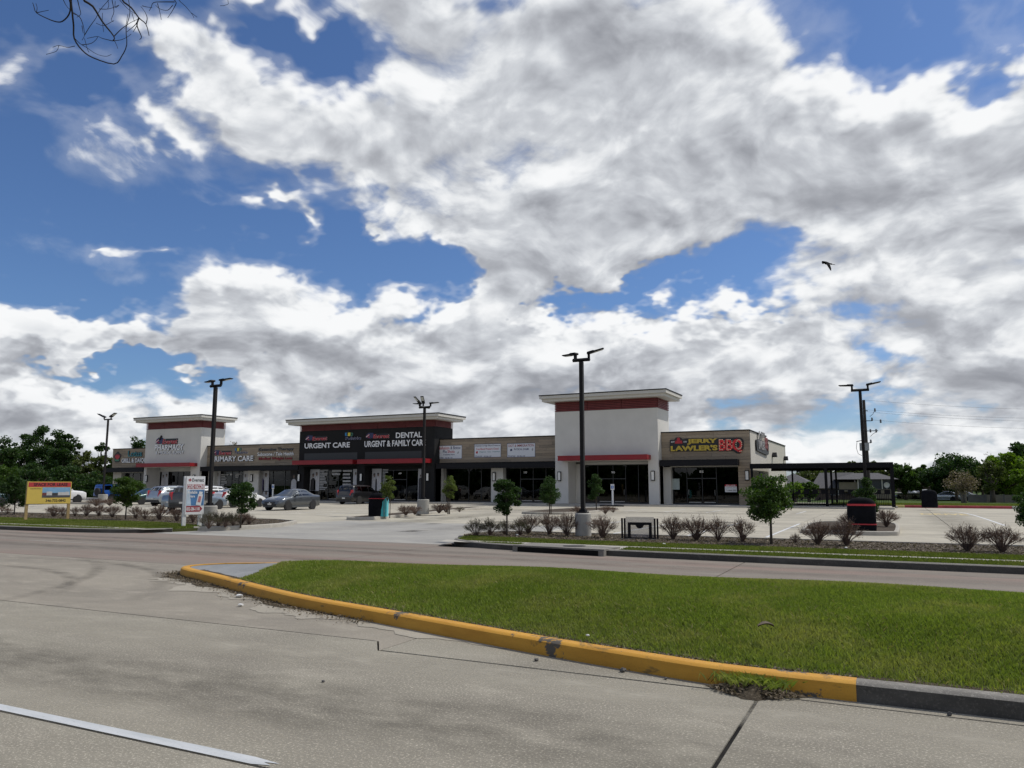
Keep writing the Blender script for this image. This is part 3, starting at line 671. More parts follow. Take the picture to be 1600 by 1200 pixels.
sheet('sidewalk', [(-9.1, 18.9), (-6.6, 18.75), (-6.2, 19.55), (-9.6, 19.55)], VZ+.006, m_walk)
bl = [(-110, bed_l), (-29, bed_l), (-25.6, 22.6), (-23.7, 22.9), (-23.45, 25.1), (-24.7, 27.3), (-26.6, lot_l-.12), (-110, lot_l-.12)]
br = [(-12.85, 22.3), (-11.6, 21.45), (-9, bed_r), (30, bed_r), (30, lot_r-.12), (-12.3, lot_r-.12), (-12.85, 23.4)]
sheet('planting_bed', bl, VZ+.012, m_mulch); sheet('planting_bed', br, VZ+.012, m_mulch)
kerb('lot_kerb', [(30, lot_r+.05), (0, lot_r+.05), (-11.8, lot_r+.05), (-12.6, lot_r-.4), (-13.05, 23.6), (-12.95, 22.3), (-12.5, 21.4)], m_kerb2, h=.16)
kerb('lot_kerb', [(-24.3, 21.5), (-23.4, 22.4), (-23.2, 23.6), (-23.3, 25.2), (-24.5, 27.5), (-26.5, lot_l), (-30, lot_l+.05), (-110, lot_l+.05)], m_kerb2, h=.16)
gr = rin+[(30, 21.3), (-9, 21.35), (-11.6, 21.7), (-12.3, 21.9)]
gll = lin+[(-24.3, 21.9), (-25.6, 22.8), (-29, 23.8), (-110, 23.8)]
for nm, poly, n, lim, sd in (('grass', gr, 150000, (-13, 6), 1), ('grass', gll, 170000, (-56, -24), 2)):
    poly2 = [(min(max(x, lim[0]), lim[1]), y) for x, y in poly]
    X, Y = scatter(poly2, n, np.random.default_rng(sd))
    wk = ((Y > 19.6) & (Y < 20.2)) if lim[0] > -20 else ((Y > 19.8) & (Y < 20.35))
    wk |= (X > -9.3) & (X < -6.3) & (Y < 19.6) & (lim[0] > -20)
    X, Y = X[~wk], Y[~wk]
    blades(nm, np.stack([X, Y, np.full(len(X), VZ-.01)], 1), .07, .02, m_grass2, .8, sd)
def bed_litter(poly, n, lim, sd):
    X, Y = scatter([(min(max(x, lim[0]), lim[1]), y) for x, y in poly], n, np.random.default_rng(sd))
    tag(leaves('mulch_chips', np.stack([X, Y, np.full(len(X), VZ+.025)], 1), .06, m_dry, None, .45, .7, sd), kind='stuff')
bed_litter(br, 14000, (-12.8, 6), 31); bed_litter(bl, 14000, (-56, -23.5), 32)
# storm drain in the kerb
sd = thing('storm_drain', 'concrete kerb inlet with a dark slot in the right verge', 'drain', (-7.9, 18.62, 0), math.radians(-7))
MB().box(-1.35, 1.35, -.02, .9, .125, .165).build('lid', m_kerb, sd)
MB().box(-1.2, 1.2, -.035, -.004, .004, .118).build('slot', m_joint, sd)
MB().box(-1.35, -1.2, -.045, .1, -.02, .124).build('jamb', m_kerb, sd); MB().box(1.2, 1.35, -.045, .1, -.02, .124).build('jamb', m_kerb, sd)
MB().lathe([(.3, 0), (.3, .012), (0, .012)], (.2, .55, .165), 18).build('manhole_cover', mat('iron', (.05, .045, .04), .7), sd)
# planted islands in the lot
def island(poly, nm):
    pl = spline(poly+[poly[0]], 4); b_ = kerb('island_kerb', pl, m_kerb2, w=.15, h=.15)
    sheet('planting_bed', offset_line(pl, .13)[:-1], .13, m_mulch)
island([(-24.5, 31.6), (-23.9, 32.3), (-24.4, 36), (-26.6, 46), (-27.6, 50.6), (-28.4, 50.9), (-28.7, 50), (-27.3, 42), (-25.7, 34), (-25.2, 31.9)], 'a')
island([(-20.6, 43.0), (-19.0, 42.6), (-17.4, 44), (-17.2, 50), (-17.6, 52.6), (-19.3, 53), (-20.9, 51), (-21, 45)], 'b')
island([(-3.2, 30.4), (-1.2, 30.0), (-.15, 30.3), (.05, 31.2), (.05, 36.4), (-.4, 37.6), (-2.0, 37.9), (-3.2, 37.2), (-3.4, 34)], 'c')
island([(-72, 47), (-66, 46.6), (-65.5, 48), (-68, 49), (-80, 50), (-86, 50), (-86, 48)], 'd')
# parking lines
ln = [rect(x-.05, x+.05, y0, y1) for x, y0, y1 in [(-4.0, 27.5, 37.8), (-6.6, 26.2, 37), (-9.3, 26.2, 37), (-12.0, 27, 37)]]
ln += [rect(x-.05, x+.05, 50.4, 56) for x in np.arange(-5.5, -17, -2.75)]+[rect(x-.05, x+.05, 56.5, 61.5) for x in np.arange(-22, -46, -2.75)]
ln += [rect(x-.05, x+.05, 36.4, 41.6) for x in np.arange(-31, -62, -2.75)]+[rect(x-.05, x+.05, 41.7, 46.8) for x in np.arange(-33.5, -62, -2.75)]
lo_ = tag(link('parking_line', MB().add([(x, y, .004) for x, y in ln[0]], [(0, 1, 2, 3)]).mesh('parking_line', m_white)), kind='structure')
for q in ln[1:]:
    me = MB().add([(x, y, .004) for x, y in q], [(0, 1, 2, 3)]).mesh('parking_line', m_white); tag(link('parking_line', me), kind='structure')
cv = spline([(2.6, 62), (3.6, 58.5), (4.0, 54), (4.15, 47), (4.2, 40)], 5)
q = offset_line(cv, .06)+offset_line(cv, -.06)[::-1]; sheet('lane_line', q, .004, m_white)
m_ylw = mat('worn yellow paint', (.55, .44, .22), .8, var=.35, scale=5, obj=False)
# lettering on the drive lane, read from the far side
o = tag(link('lane_lettering', text_mesh('DRIVE', 2.5, 2.6, 0, .03, 0, [m_ylw])), kind='structure'); o.rotation_euler = (math.radians(-90), 0, math.radians(180)); o.location = (3.6, 49.4, .005); o.rotation_euler = (math.radians(-90), 0, 0); o.location = (1.3, 52.4, .005)
# lawn beyond the lot, with its red kerb
kerb('fire_lane_kerb', [(.6, 68.2), (4, 68.2), (7.7, 68.2)], m_red, w=.2, h=.2)
kerb('fire_lane_kerb', [(7.71, 68.2), (20, 68.2), (40, 68.2)], m_kerb2, w=.2, h=.2)
kerb('painted_kerb', [(-.3, 68.2), (.59, 68.2)], mat('yellow paint', (.62, .5, .2), .8), w=.2, h=.2)
mb = MB(); xs = [-10.4, 0, 8, 20, 40, 90]; ys = [68.38, 74, 82, 92, 105, 125, 200]; zs = [.16, .14, .0, -.2, -.4, -.62, -.7]
for y, z in zip(ys, zs): mb.v += [(x, y, z) for x in xs]
mb.f = [(i*6+j, i*6+j+1, (i+1)*6+j+1, (i+1)*6+j) for i in range(len(ys)-1) for j in range(5)]; mb.mi = [0]*len(mb.f)
struct('lawn', mb, m_field, True)
X = np.random.default_rng(5).uniform(-5, 16, 60000); Y = 68.5+16*np.random.default_rng(6).random(60000)**1.3
blades('grass', np.stack([X, Y, np.interp(Y, ys, zs)-.01], 1), .12, .035, m_grass2, .7, 77)
# ---------------------------------------------------------------- the shopping strip
m_stucco = mat('pale stucco', (.60, .585, .545), .9, var=.05, scale=.8, bmp=.15, spec=.2, obj=False)
m_dark = mat('charcoal stucco', (.021, .021, .0215), .9, var=.12, scale=1, bmp=.15, spec=.15, obj=False)
m_cream = mat('cream stucco', (.53, .50, .44), .9, var=.06, scale=.8, bmp=.15, spec=.2, obj=False)
m_black = mat('black metal', (.009, .009, .011), .6, var=.1, spec=.2)
m_redm = mat('red metal', (.25, .008, .013), .5, var=.12, scale=1.2, obj=False)
m_slat = mat('dark red slat', (.17, .030, .030), .6, var=.18, scale=2)
m_slatb = mat('dark red wall', (.075, .015, .016), .8)
m_corn = mat('cornice cream', (.56, .54, .49), .85, var=.05, obj=False)
m_alu = mat('black window frame', (.02, .02, .022), .4)
m_trim = mat('grey trim', (.42, .41, .38), .7)
m_roof = mat('roof membrane', (.4, .4, .38), .9)
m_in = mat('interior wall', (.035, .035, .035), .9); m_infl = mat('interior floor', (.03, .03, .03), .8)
m_glass = glass_mat('storefront glass', (.16, .18, .18), 1.36)
def plank_mat(i):
    m, nt, b = nodes('wood plank'); P = position(nt, 1.2, 1, 14, False)
    k = [(.285, .228, .165), (.315, .255, .19), (.25, .205, .155), (.34, .275, .20)][i]
    c = ramp2(nt, noise(nt, P, 1.6, 6, .65, .5), tuple(v*.80 for v in k), tuple(v*1.18 for v in k), .3, .7)
    nt.links.new(c, b.inputs['Base Color']); b.inputs['Roughness'].default_value = .75; b.inputs['Specular IOR Level'].default_value = .25; return m
m_plank = [plank_mat(i) for i in range(4)]
mall = thing('shopping_strip', 'long one-storey shopping strip with tan plank fascias and three flat-topped towers', 'building', (-50, 66, 0))
OX, OY = 50, -66      # world -> local
def lb(mb, x0, x1, y0, y1, z0, z1, k=None): return mb.box(x0+OX, x1+OX, y0+OY, y1+OY, z0, z1, k)
def part(name, m, boxes, parent=None, smooth=False):
    mb = MB()
    for b in boxes: lb(mb, *b)
    return mb.build(name, m, parent or mall, smooth)
FY, TY, GZ = 66.0, 65.0, .12
# walk in front
struct('storefront_walk', MB().box(-96, -.1, 62.4, 66.9, -.2, GZ), m_walk)
tag(MB().box(-10.3, .1, 66.9, 78, -.2, .11).build('patio_floor', m_walk), kind='structure')
# shell: back, ends, roof
part('rear_wall', m_cream, [(-89.8, -10.6, 89.1, 89.4, -.2, 6.0)])
part('end_wall', m_cream, [(-10.9, -10.6, 66.26, 75.4, -.2, 6.27), (-10.9, -10.63, 75.41, 89.09, -.2, 6.0)])
part('end_wall', m_cream, [(-89.8, -89.5, 66.26, 89.09, -.2, 6.27)])
part('roof', m_roof, [(-89.49, -10.91, 66.5, 89.09, 5.45, 5.6)])
part('parapet_cap', m_black, [(-10.98, -10.52, 65.9, 75.45, 6.275, 6.34), (-10.98, -10.55, 75.46, 89.5, 6.005, 6.07)])
part('end_wall_cap', m_black, [(-89.9, -89.4, 66.3, 89.5, 6.275, 6.34)])
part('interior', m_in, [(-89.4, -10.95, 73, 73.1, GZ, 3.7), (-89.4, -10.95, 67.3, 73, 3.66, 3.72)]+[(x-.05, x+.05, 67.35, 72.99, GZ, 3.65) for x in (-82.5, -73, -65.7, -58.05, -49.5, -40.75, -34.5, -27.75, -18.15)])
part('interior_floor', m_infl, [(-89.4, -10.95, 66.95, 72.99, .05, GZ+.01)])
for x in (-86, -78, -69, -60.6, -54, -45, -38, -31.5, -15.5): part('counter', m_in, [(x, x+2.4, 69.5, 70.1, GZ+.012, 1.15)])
def wall(x0, x1, y0, y1, z0, z1, m, name='wall'): return part(name, m, [(x0, x1, y0, y1, z0, z1)])
# --- plank fascias
def fascia(x0, x1, z0, z1, y, rows=9):
    f = part('fascia', m_slatb if False else m_in, [(x0, x1, y+.05, y+.25, z0, z1)])
    h = (z1-z0)/rows; r = random.Random(int(x0*10))
    for i in range(rows):
        x = x0; 
        while x < x1-.05:
            w = r.uniform(2.2, 4.4)*(1 if x > x0 else r.uniform(.3, 1)); xe = min(x1, x+w)
            if x1-xe < .6: xe = x1
            pr = r.uniform(0, .008)
            MB().box(x+OX+.006, xe+OX-.006, y+OY-pr, y+OY+.049, z0+i*h+.006, z0+(i+1)*h-.006).build('plank', r.choice(m_plank), f); x = xe
    cap = part('parapet_cap', m_black, [(x0-.02, x1+.02, y-.08, y+.33, z1+.002, z1+.085)]); return f
fascia(-89.8, -82.52, 3.95, 6.30, FY); fascia(-72.98, -58.02, 3.95, 6.30, FY); fascia(-40.68, -27.74, 3.95, 6.27, FY); fascia(-18.06, -10.6, 3.88, 6.27, FY)
# plank pier at the right corner
pier = part('pier', m_in, [(-11.62, -10.62, 66.05, 66.25, GZ, 3.87)])
r_ = random.Random(3)
for i in range(15):
    h = (3.87-GZ)/15; MB().box(-11.62+OX, -10.6+OX, FY+OY-r_.uniform(0, .008), FY+OY+.049, GZ+i*h+.006, GZ+(i+1)*h-.006).build('plank', r_.choice(m_plank), pier)
# --- towers
def tower(x0, x1, ztop, m, open_x, zopen, zl, zc, back, ct=.52):
    """front wall with its opening, side walls, slatted band, stepped roof"""
    ox0, ox1 = open_x[0][0], open_x[-1][1]
    t = part('tower', m, [(x0, x1, TY, TY+.3, zopen, ztop), (x0, x0+.3, TY+.31, back, 3.5, ztop), (x1-.3, x1, TY+.31, back, GZ if True else 3.5, ztop), (x0+.31, x1-.31, back-.3, back, 5.6, ztop)])
    xs = [x0]+[v for o in open_x for v in o]+[x1]
    for i in range(0, len(xs), 2):
        part('pier', m, [(xs[i], xs[i+1], TY+.002, FY+.95, GZ, zopen-.002)])
    part('soffit', m, [(ox0, ox1, TY+.32, FY+1.2, zopen, zopen+.1)])
    lv = part('louvre', m_slatb, [(x0+.12, x1-.12, TY+.12, back-.12, ztop+.001, zl)])
    n = 6; h = (zl-ztop)/n; N_ = max(3, round((x1-x0)/3.3)); dx = (x1-x0)/N_
    for i in range(n):
        z0, z1 = ztop+i*h+.035, ztop+(i+1)*h-.02
        for j in range(N_): MB().box(x0+OX+j*dx+.02, x0+OX+(j+1)*dx-.02, TY+OY-.05, TY+OY+.09, z0, z1).build('slat', m_slat, lv)
        for xx in ((x0-.05, x0+.09), (x1-.09, x1+.05)): MB().box(xx[0]+OX, xx[1]+OX, TY+OY+.1, back+OY, z0, z1).build('slat', m_slat, lv)
    mb = MB(); a, b_ = .90, 1.08
    lb(mb, x0-a, x1+a, TY-a, back+.6, zl+.001, zl+ct*.5); lb(mb, x0-b_, x1+b_, TY-b_, back+.8, zl+ct*.5, zl+ct)
    cn = mb.build('cornice', m_corn, mall)
    mb = MB(); lb(mb, x0-b_-.04, x1+b_+.04, TY-b_-.04, back+.84, zl+ct+.001, zl+ct+.09); mb.build('roof_edge', m_black, cn)
    return t
tower(-82.5, -73.0, 8.52, m_stucco, [(-82.05, -74.45)], 3.85, 9.35, 0, 68.6)
tower(-58.0, -40.7, 7.55, m_dark, [(-57.25, -50.15), (-49.15, -42.2)], 3.72, 8.22, 0, 68.5, .5)
tower(-27.72, -18.08, 8.42, m_stucco, [(-26.45, -19.0)], 3.85, 9.32, 0, 68.7)
# dark recess bands over the two dark storefronts
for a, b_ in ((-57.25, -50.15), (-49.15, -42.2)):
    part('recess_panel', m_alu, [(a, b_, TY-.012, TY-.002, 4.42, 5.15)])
# --- canopies
def canopy(x0, x1, y0, y1, z0, z1, m): 
    c = part('canopy', m, [(x0, x1, y0, y1, z0, z1)]); mb = MB(); lb(mb, x0-.02, x1+.02, y0-.02, y0-.001, z1-.05, z1+.02); lb(mb, x0-.02, x1+.02, y0-.02, y0-.001, z0-.02, z0+.03); mb.build('canopy_lip', m, c); return c
for a in ((-82.6, -73.4), (-57.95, -49.9), (-49.3, -41.0), (-27.0, -18.75)): canopy(a[0], a[1], 63.9, TY-.003, 3.93, 4.34, m_redm)
for a in ((-90.1, -82.7), (-72.9, -58.1), (-40.5, -27.8), (-18.0, -11.5)): canopy(a[0], a[1], 65.0, FY+.04, 3.38, 3.86, m_black)
# --- storefronts: frame > panes, doors
def storefront(x0, x1, z1, y, mull, doors=()):
    fr = MB(); t = .055
    def bar(a, b_, c, d): lb(fr, a, b_, y-.05, y+.06, c, d)
    bar(x0, x1, z1-.07, z1); bar(x0, x1, GZ, GZ+.10)
    ms = [x0]+[x0+(x1-x0)*q for q in mull]+[x1]
    for i, x in enumerate(ms): bar(x-(0 if i == 0 else t/2), x+(0 if i == len(ms)-1 else t/2)+(t if i == 0 else 0), GZ+.1, z1-.07)
    tz = 2.32
    for i in range(len(ms)-1):
        if i in doors: bar(ms[i]+t/2, ms[i+1]-t/2, tz-.04, tz+.04)
    f = fr.build('storefront', m_alu, mall)
    for i in range(len(ms)-1):
        a, b_ = ms[i]+.03, ms[i+1]-.03
        if i in doors:
            MB().box(a+OX, b_+OX, y+OY, y+OY+.012, tz+.04, z1-.07).build('pane', m_glass, f)
            MB().box(a+OX, b_+OX, y+OY, y+OY+.012, GZ+.1, tz-.04).build('door', m_glass, f)
            mb = MB(); s = 1 if i % 2 else -1; hx_ = (b_-.12 if s < 0 else a+.12)+OX
            mb.tube([(hx_, y+OY-.03, .9), (hx_, y+OY-.09, .9), (hx_, y+OY-.09, 1.35), (hx_, y+OY-.03, 1.35)], .014, 6); mb.box(a+OX+.1, b_+OX-.1, y+OY-.03, y+OY-.015, GZ+.13, GZ+.2)
            mb.build('door_handle', m_trim, f)
        else:
            MB().box(a+OX, b_+OX, y+OY, y+OY+.012, GZ+.1, z1-.07).build('pane', m_glass, f)
    return f
GY = 66.9
part('header', m_trim, [(-88.4, -82.6, 66.3, GY+.1, 3.3, 3.62), (-72.9, -58.1, 66.3, GY+.1, 3.4, 3.62), (-40.6, -27.8, 66.3, GY+.1, 3.4, 3.62), (-18.0, -11.63, 66.3, GY+.1, 3.3, 3.62)])
storefront(-88.3, -82.6, 3.3, GY, (.25, .5, .75), (1,))
storefront(-72.0, -66.6, 3.4, GY, (.22, .42, .62, .8), (2,)); storefront(-65.0, -58.2, 3.4, GY, (.24, .5, .76), (1, 2))
storefront(-40.4, -35.0, 3.4, GY, (.48, .74)); storefront(-33.7, -27.9, 3.4, GY, (.27, .5, .73), (1, 2))
storefront(-17.4, -11.65, 3.3, GY, (.22, .45, .66), (1, 2))
storefront(-81.9, -74.47, 3.4, GY, (.42, .55, .75), (2,)); storefront(-57.22, -50.17, 3.3, 66.0, (.14, .36, .56, .80), (2,)); storefront(-49.12, -42.22, 3.3, 66.0, (.2, .42, .66, .9), (2,)); storefront(-25.6, -19.02, 3.6, GY, (.2, .42, .6, .78), (1, 2))
# piers and returns between storefronts
for a in ((-66.6, -65.0), (-35.0, -33.7)): part('pier', m_stucco, [(a[0], a[1], FY+.25, GY+.1, GZ, 3.4)])
for a, m in (((-89.5, -88.3), m_cream), ((-72.98, -72.0), m_stucco), ((-18.06, -17.4), m_stucco), ((-65.0, -64.9), m_trim), ((-40.69, -40.42), m_trim)): part('pier', m, [(a[0], a[1], FY+.3, GY+.1, GZ, 3.39)])
for a, m in (((-82.03, -81.9), m_stucco), ((-26.43, -25.6), m_stucco)): part('return_wall', m, [(a[0], a[1], GY-.1, GY+.3, GZ, 3.7)])
for a, z, m in (((-81.9, -74.47), 3.4, m_stucco), ((-57.22, -50.17), 3.3, m_dark), ((-49.12, -42.22), 3.3, m_dark), ((-25.6, -19.02), 3.6, m_stucco)):
    yh = 66.0 if m is m_dark else GY
    part('header', m, [(a[0], a[1], yh-.04, yh+.2, z, 3.84 if m is m_stucco else 3.71)])
# --- wall lamps
m_lens = mat('frosted lens', (.78, .77, .72), .5, var=.03)
for px, y in ((230, TY), (304, TY), (394, FY+.25), (468, TY), (565, TY), (669, TY), (772.5, FY+.25), (874.5, TY), (1020.5, TY), (1167.5, FY)):
    x, _, z = V(px, 743, y); z = 2.55
    mb = MB(); lb(mb, x-.16, x+.16, y-.06, y-.012, z-.42, z+.42); lb(mb, x-.16, x-.125, y-.16, y-.061, z-.42, z+.42); lb(mb, x+.125, x+.16, y-.16, y-.061, z-.42, z+.42); lb(mb, x-.12, x+.12, y-.16, y-.061, z+.36, z+.42); lb(mb, x-.12, x+.12, y-.16, y-.061, z-.42, z-.36)
    l = mb.build('wall_lamp', m_black if m_dark else m_black, mall)
    mb = MB(); lb(mb, x-.115, x+.115, y-.15, y-.061, z-.35, z+.35); mb.build('lens', m_lens, l)
for px, py in ((1207, 711), (1225, 716.5)):      # hooded lamps on the right end wall
    r = ray(px, py); t = -10.6/r[0]; y, z = r[1]*t, EYE+r[2]*t
    mb = MB(); mb.prism([(y+OY-.35, z-.2), (y+OY+.35, z-.2), (y+OY+.35, z-.1), (y+OY, z+.25), (y+OY-.35, z-.1)], 'x', -10.598+OX, -10.2+OX); mb.build('hooded_lamp', m_black, mall)
part('side_door', m_alu, [(-10.598, -10.56, 70.2, 72.6, .12, 2.9)])

# ---------------------------------------------------------------- signs on the strip
L_white = mat('white letter face', (.80, .80, .80), .4, var=.02); L_blk = mat('black letter return', (.012, .012, .014), .5)
L_red = mat('red letter face', (.42, .02, .03), .4, var=.04); L_dred = mat('deep red letter', (.25, .012, .018), .45); L_navy = mat('navy letter face', (.02, .025, .09), .4); L_teal = mat('teal letter face', (.02, .17, .2), .4)
L_gold = mat('gold letter face', (.50, .36, .035), .4); L_green = mat('leaf green', (.05, .2, .12), .5); L_sky = mat('sky blue', (.05, .28, .6), .5); L_yel = mat('bright yellow', (.75, .6, .05), .5); L_grey = mat('grey print', (.35, .35, .36), .6)
def wsign(name, label, y, px, py):
    x, _, z = V(px, py, y); t = thing(name, label, 'sign', (x, y, 0)); t['_x'] = x; return t
def row(t, txt, px0, px1, py0, py1, y, mats, depth=.1, bold=.02, shear=0., name='lettering', dy=0.):
    """a line of letters between two points of the sign's wall"""
    x0, _, zt = V(px0, py0, y-dy); x1, _, _ = V(px1, (py0+py1)/2, y-dy); _, _, zb = V((px0+px1)/2, py1, y-dy); _, _, zt = V((px0+px1)/2, py0, y-dy)
    X0 = t.location.x
    return lettering(t, txt, x0-X0, x1-X0, zb, zt, -dy, mats, depth, bold, shear, name)
def brand(t, px0, px1, py0, py1, y, cross=True):
    """red script-like name with a dark outline and a blue and red emblem before it"""
    w = px1-px0; k = .30
    X0 = t.location.x; x0, _, zt = V(px0, py0, y); x1, _, zb = V(px0+w*k, py1, y); h = zt-zb; ww = x1-x0
    mb = MB(); mb.prism([(x0-X0, zb+h*.15), (x0-X0+ww*.5, zb), (x0-X0+ww*1.05, zb+h*.1), (x0-X0+ww*1.05, zt-h*.05), (x0-X0+ww*.4, zt), (x0-X0+ww*.1, zb+h*.7)], 'y', -.05, -.001); mb.build('emblem_back', L_navy, t)
    mb = MB(); mb.prism([(x0-X0+.03, zb+h*.35), (x0-X0+ww*.45, zb+h*.8), (x0-X0+ww*.55, zb+h*.62), (x0-X0+ww*.2, zb+h*.22)], 'y', -.07, -.051); mb.prism([(x0-X0+ww*.3, zb+h*.12), (x0-X0+ww*.4, zb+h*.3), (x0-X0+ww*.62, zb+h*.3), (x0-X0+ww*.5, zb+h*.12)], 'y', -.07, -.051); mb.build('emblem', L_red, t)
    mb = MB(); mb.prism([(x0-X0+.05, zb+h*.28), (x0-X0+ww*.5, zb+h*.72), (x0-X0+ww*.53, zb+h*.66), (x0-X0+.1, zb+h*.22)], 'y', -.085, -.071); mb.build('emblem_stripe', L_white, t)
    mb = MB(); a, _, z1 = V(px0+w*k, py0+(py1-py0)*.18, y); b_, _, z0 = V(px1, py1, y); mb.box(a-X0, b_-X0, -.035, -.001, z0, z1); mb.build('name_back', L_blk, t)
    row(t, 'Everest', px0+w*(k+.01), px1-.5, py0+(py1-py0)*.22, py1-.4, y, [L_red, L_white], .05, .03, .12, dy=.036)
# pharmacy tower
t = wsign('wall_sign', 'white lettering PHARMACY & MEDICAL SUPPLY on the pale left tower', TY, 265, 700)
brand(t, 244, 278, 684, 694, TY)
mb = MB(); x, _, z = V(251, 682.5, TY); mb.tube([(x-t.location.x-.1, -.06, z-.35), (x-t.location.x+.25, -.06, z+.1)], .13, 10); mb.build('pestle', L_blk, t)
row(t, 'PHARMACY', 243, 288, 694.5, 703.5, TY, [L_white, L_blk], .08, .03); row(t, '& MEDICAL SUPPLY', 244, 288, 704.7, 709.7, TY, [L_white, L_blk], .06, .02)
# lotus grill
t = wsign('wall_sign', 'lotus flower restaurant sign on the far left plank fascia', FY, 200, 714)
x, _, z = V(184, 714.5, FY); x -= t.location.x
mb = MB(); n = 24; mb.prism([(x+(.62+.1*math.cos(5*a))*math.sin(a), z+(.60+.12*abs(math.cos(2.5*a)))*math.cos(a)) for a in [2*math.pi*i/n for i in range(n)]], 'y', -.06, -.001); mb.build('flower_back', L_blk, t)
mb = MB()
for a in (-.75, -.38, 0, .38, .75):
    dx, dz = math.sin(a), math.cos(a); cx, cz = x, z-.3
    mb.prism([(cx, cz), (cx+dx*.4-dz*.14, cz+dz*.4+dx*.14), (cx+dx*.78, cz+dz*.78), (cx+dx*.4+dz*.14, cz+dz*.4-dx*.14)], 'y', -.07-.004*abs(a), -.061)
mb.build('petals', L_red, t)
mb = MB(); mb.prism([(x-.45, z-.28), (x+.45, z-.28), (x+.3, z-.48), (x-.3, z-.48)], 'y', -.08, -.061); mb.build('leaf', L_green, t)
row(t, 'Lotus', 201.5, 223, 704, 713.5, FY, [L_teal, L_blk], .12, .02, .0); row(t, 'GRILL & DAIQUIRI', 191.5, 236, 716, 724, FY, [L_white, L_navy], .12, .02)
# primary care
t = wsign('wall_sign', 'white lettering PRIMARY CARE on the plank fascia right of the left tower', FY, 365, 712)
brand(t, 334, 362, 703.5, 711, FY); row(t, 'PRIMARY CARE', 332, 397, 712.5, 721, FY, [L_white, L_blk], .12, .025)
def kids(t, px, py, y, s=1.):
    for i, (c, q) in enumerate(zip((L_sky, L_yel, L_green), 'KID')): row(t, q, px+i*3.4*s, px+i*3.4*s+3*s, py, py+4.2*s, y, [c, L_navy], .07, .04)
    row(t, 'Pediatrics', px, px+19.5*s, py+4.8*s, py+9*s, y, [L_navy, L_white], .05, .03)
kids(t, 368, 700, FY)
t = wsign('wall_sign', 'three-line sign Suboxone / Tele Health on the plank fascia left of the dark tower', FY, 432, 710)
row(t, 'Ketamine Therapy', 405, 459.5, 699.5, 705.5, FY, [L_blk, L_grey], .08, .025); row(t, 'Suboxone / Tele Health', 403, 459.5, 706.5, 712, FY, [L_white, L_blk], .06, .02); row(t, 'Medical Weight Loss', 405, 457, 714, 719.5, FY, [L_dred, L_blk], .08, .03)
# dark tower
t = wsign('wall_sign', 'white lettering URGENT CARE on the left half of the dark tower', TY, 512, 690)
brand(t, 478, 512, 680.5, 688.5, TY); row(t, 'URGENT CARE', 477, 547.5, 691.8, 700, TY, [L_white, L_blk], .1, .025); kids(t, 540, 676, TY, 1.25)
t = wsign('wall_sign', 'white lettering DENTAL over URGENT & FAMILY CARE on the dark tower', TY, 618, 686)
brand(t, 572, 609, 676.5, 685, TY); row(t, 'DENTAL', 619.5, 660, 675.3, 684, TY, [L_white, L_blk], .1, .025); row(t, 'URGENT & FAMILY CARE', 570.5, 666, 687.8, 697.5, TY, [L_white, L_blk], .1, .025)
# three banners
m_ban = mat('banner vinyl', (.66, .67, .70), .6, var=.03)
def banner(label, px0, px1, py0, py1, y, rows, extra=None):
    x0, _, z1 = V(px0, (py0+0), y); x1, _, z0 = V(px1, py1, y); X = (x0+x1)/2
    t = thing('banner', label, 'banner', (X, y-.012, 0)); W = x1-x0
    MB().box(-W/2, W/2, -.012, 0, z0, z1).build('vinyl', m_ban, t)
    mb = MB(); e = .035
    for q in ((-W/2, W/2, z1-e, z1), (-W/2, W/2, z0, z0+e)): mb.box(q[0], q[1], -.016, -.0125, q[2], q[3])
    for q in ((-W/2, -W/2+e), (W/2-e, W/2)): mb.box(q[0], q[1], -.016, -.0125, z0+e, z1-e)
    mb.build('border', L_navy, t)
    H = z1-z0
    for txt, a, b_, c, d, m in rows: lettering(t, txt, -W/2+a*W, -W/2+b_*W, z0+c*H, z0+d*H, -.0145, [m], 0, .015)
    if extra: extra(t, -W/2, W, z0, H)
    return t
def blob(t, x, z, s, m, seed, name='picture', y=-.015):
    r = random.Random(seed); mb = MB(); n = 14
    for q in range(3):
        cx, cz = x+s*r.uniform(-.4, .4), z+s*r.uniform(-.4, .4)
        mb.prism([(cx+s*.5*(.7+.5*r.random())*math.cos(a), cz+s*.5*(.7+.5*r.random())*math.sin(a)) for a in [2*math.pi*i/n for i in range(n)]], 'y', y-.001*q-.002, y-.001*q-.0005)
    mb.build(name, m, t)
foot = [('Everest', .05, .30, .05, .16, L_navy), ('832-286-1100', .36, .64, .04, .13, L_navy), ('CALL US', .68, .96, .04, .13, L_navy)][:2]
banner('white banner reading IV Infusion & Botox, Flu Shots', 681.5, 722, 696.5, 716.7, FY, [('IV', .04, .11, .70, .93, L_navy), ('Infusion', .14, .52, .70, .93, L_red), ('& Botox', .56, .95, .70, .93, L_navy), ('Flu', .27, .42, .44, .66, L_navy), ('Shots', .45, .72, .44, .66, L_red), ('Available Here', .28, .72, .27, .38, L_navy)]+foot,
       lambda t, x, W, z, H: (blob(t, x+.13*W, z+.45*H, .22, L_red, 1), blob(t, x+.85*W, z+.45*H, .14, L_grey, 2)))
banner('white banner about Diabetes & High Blood Pressure care', 741.3, 783, 694, 714.3, FY, [('Diabetes & High Blood Pressure', .04, .96, .78, .93, L_navy), ('Free Blood Pressure Check!', .08, .92, .56, .70, L_red), ('Diagnosis - Care - Treatment', .2, .95, .34, .46, L_teal)]+foot,
       lambda t, x, W, z, H: blob(t, x+.1*W, z+.38*H, .17, L_red, 3))
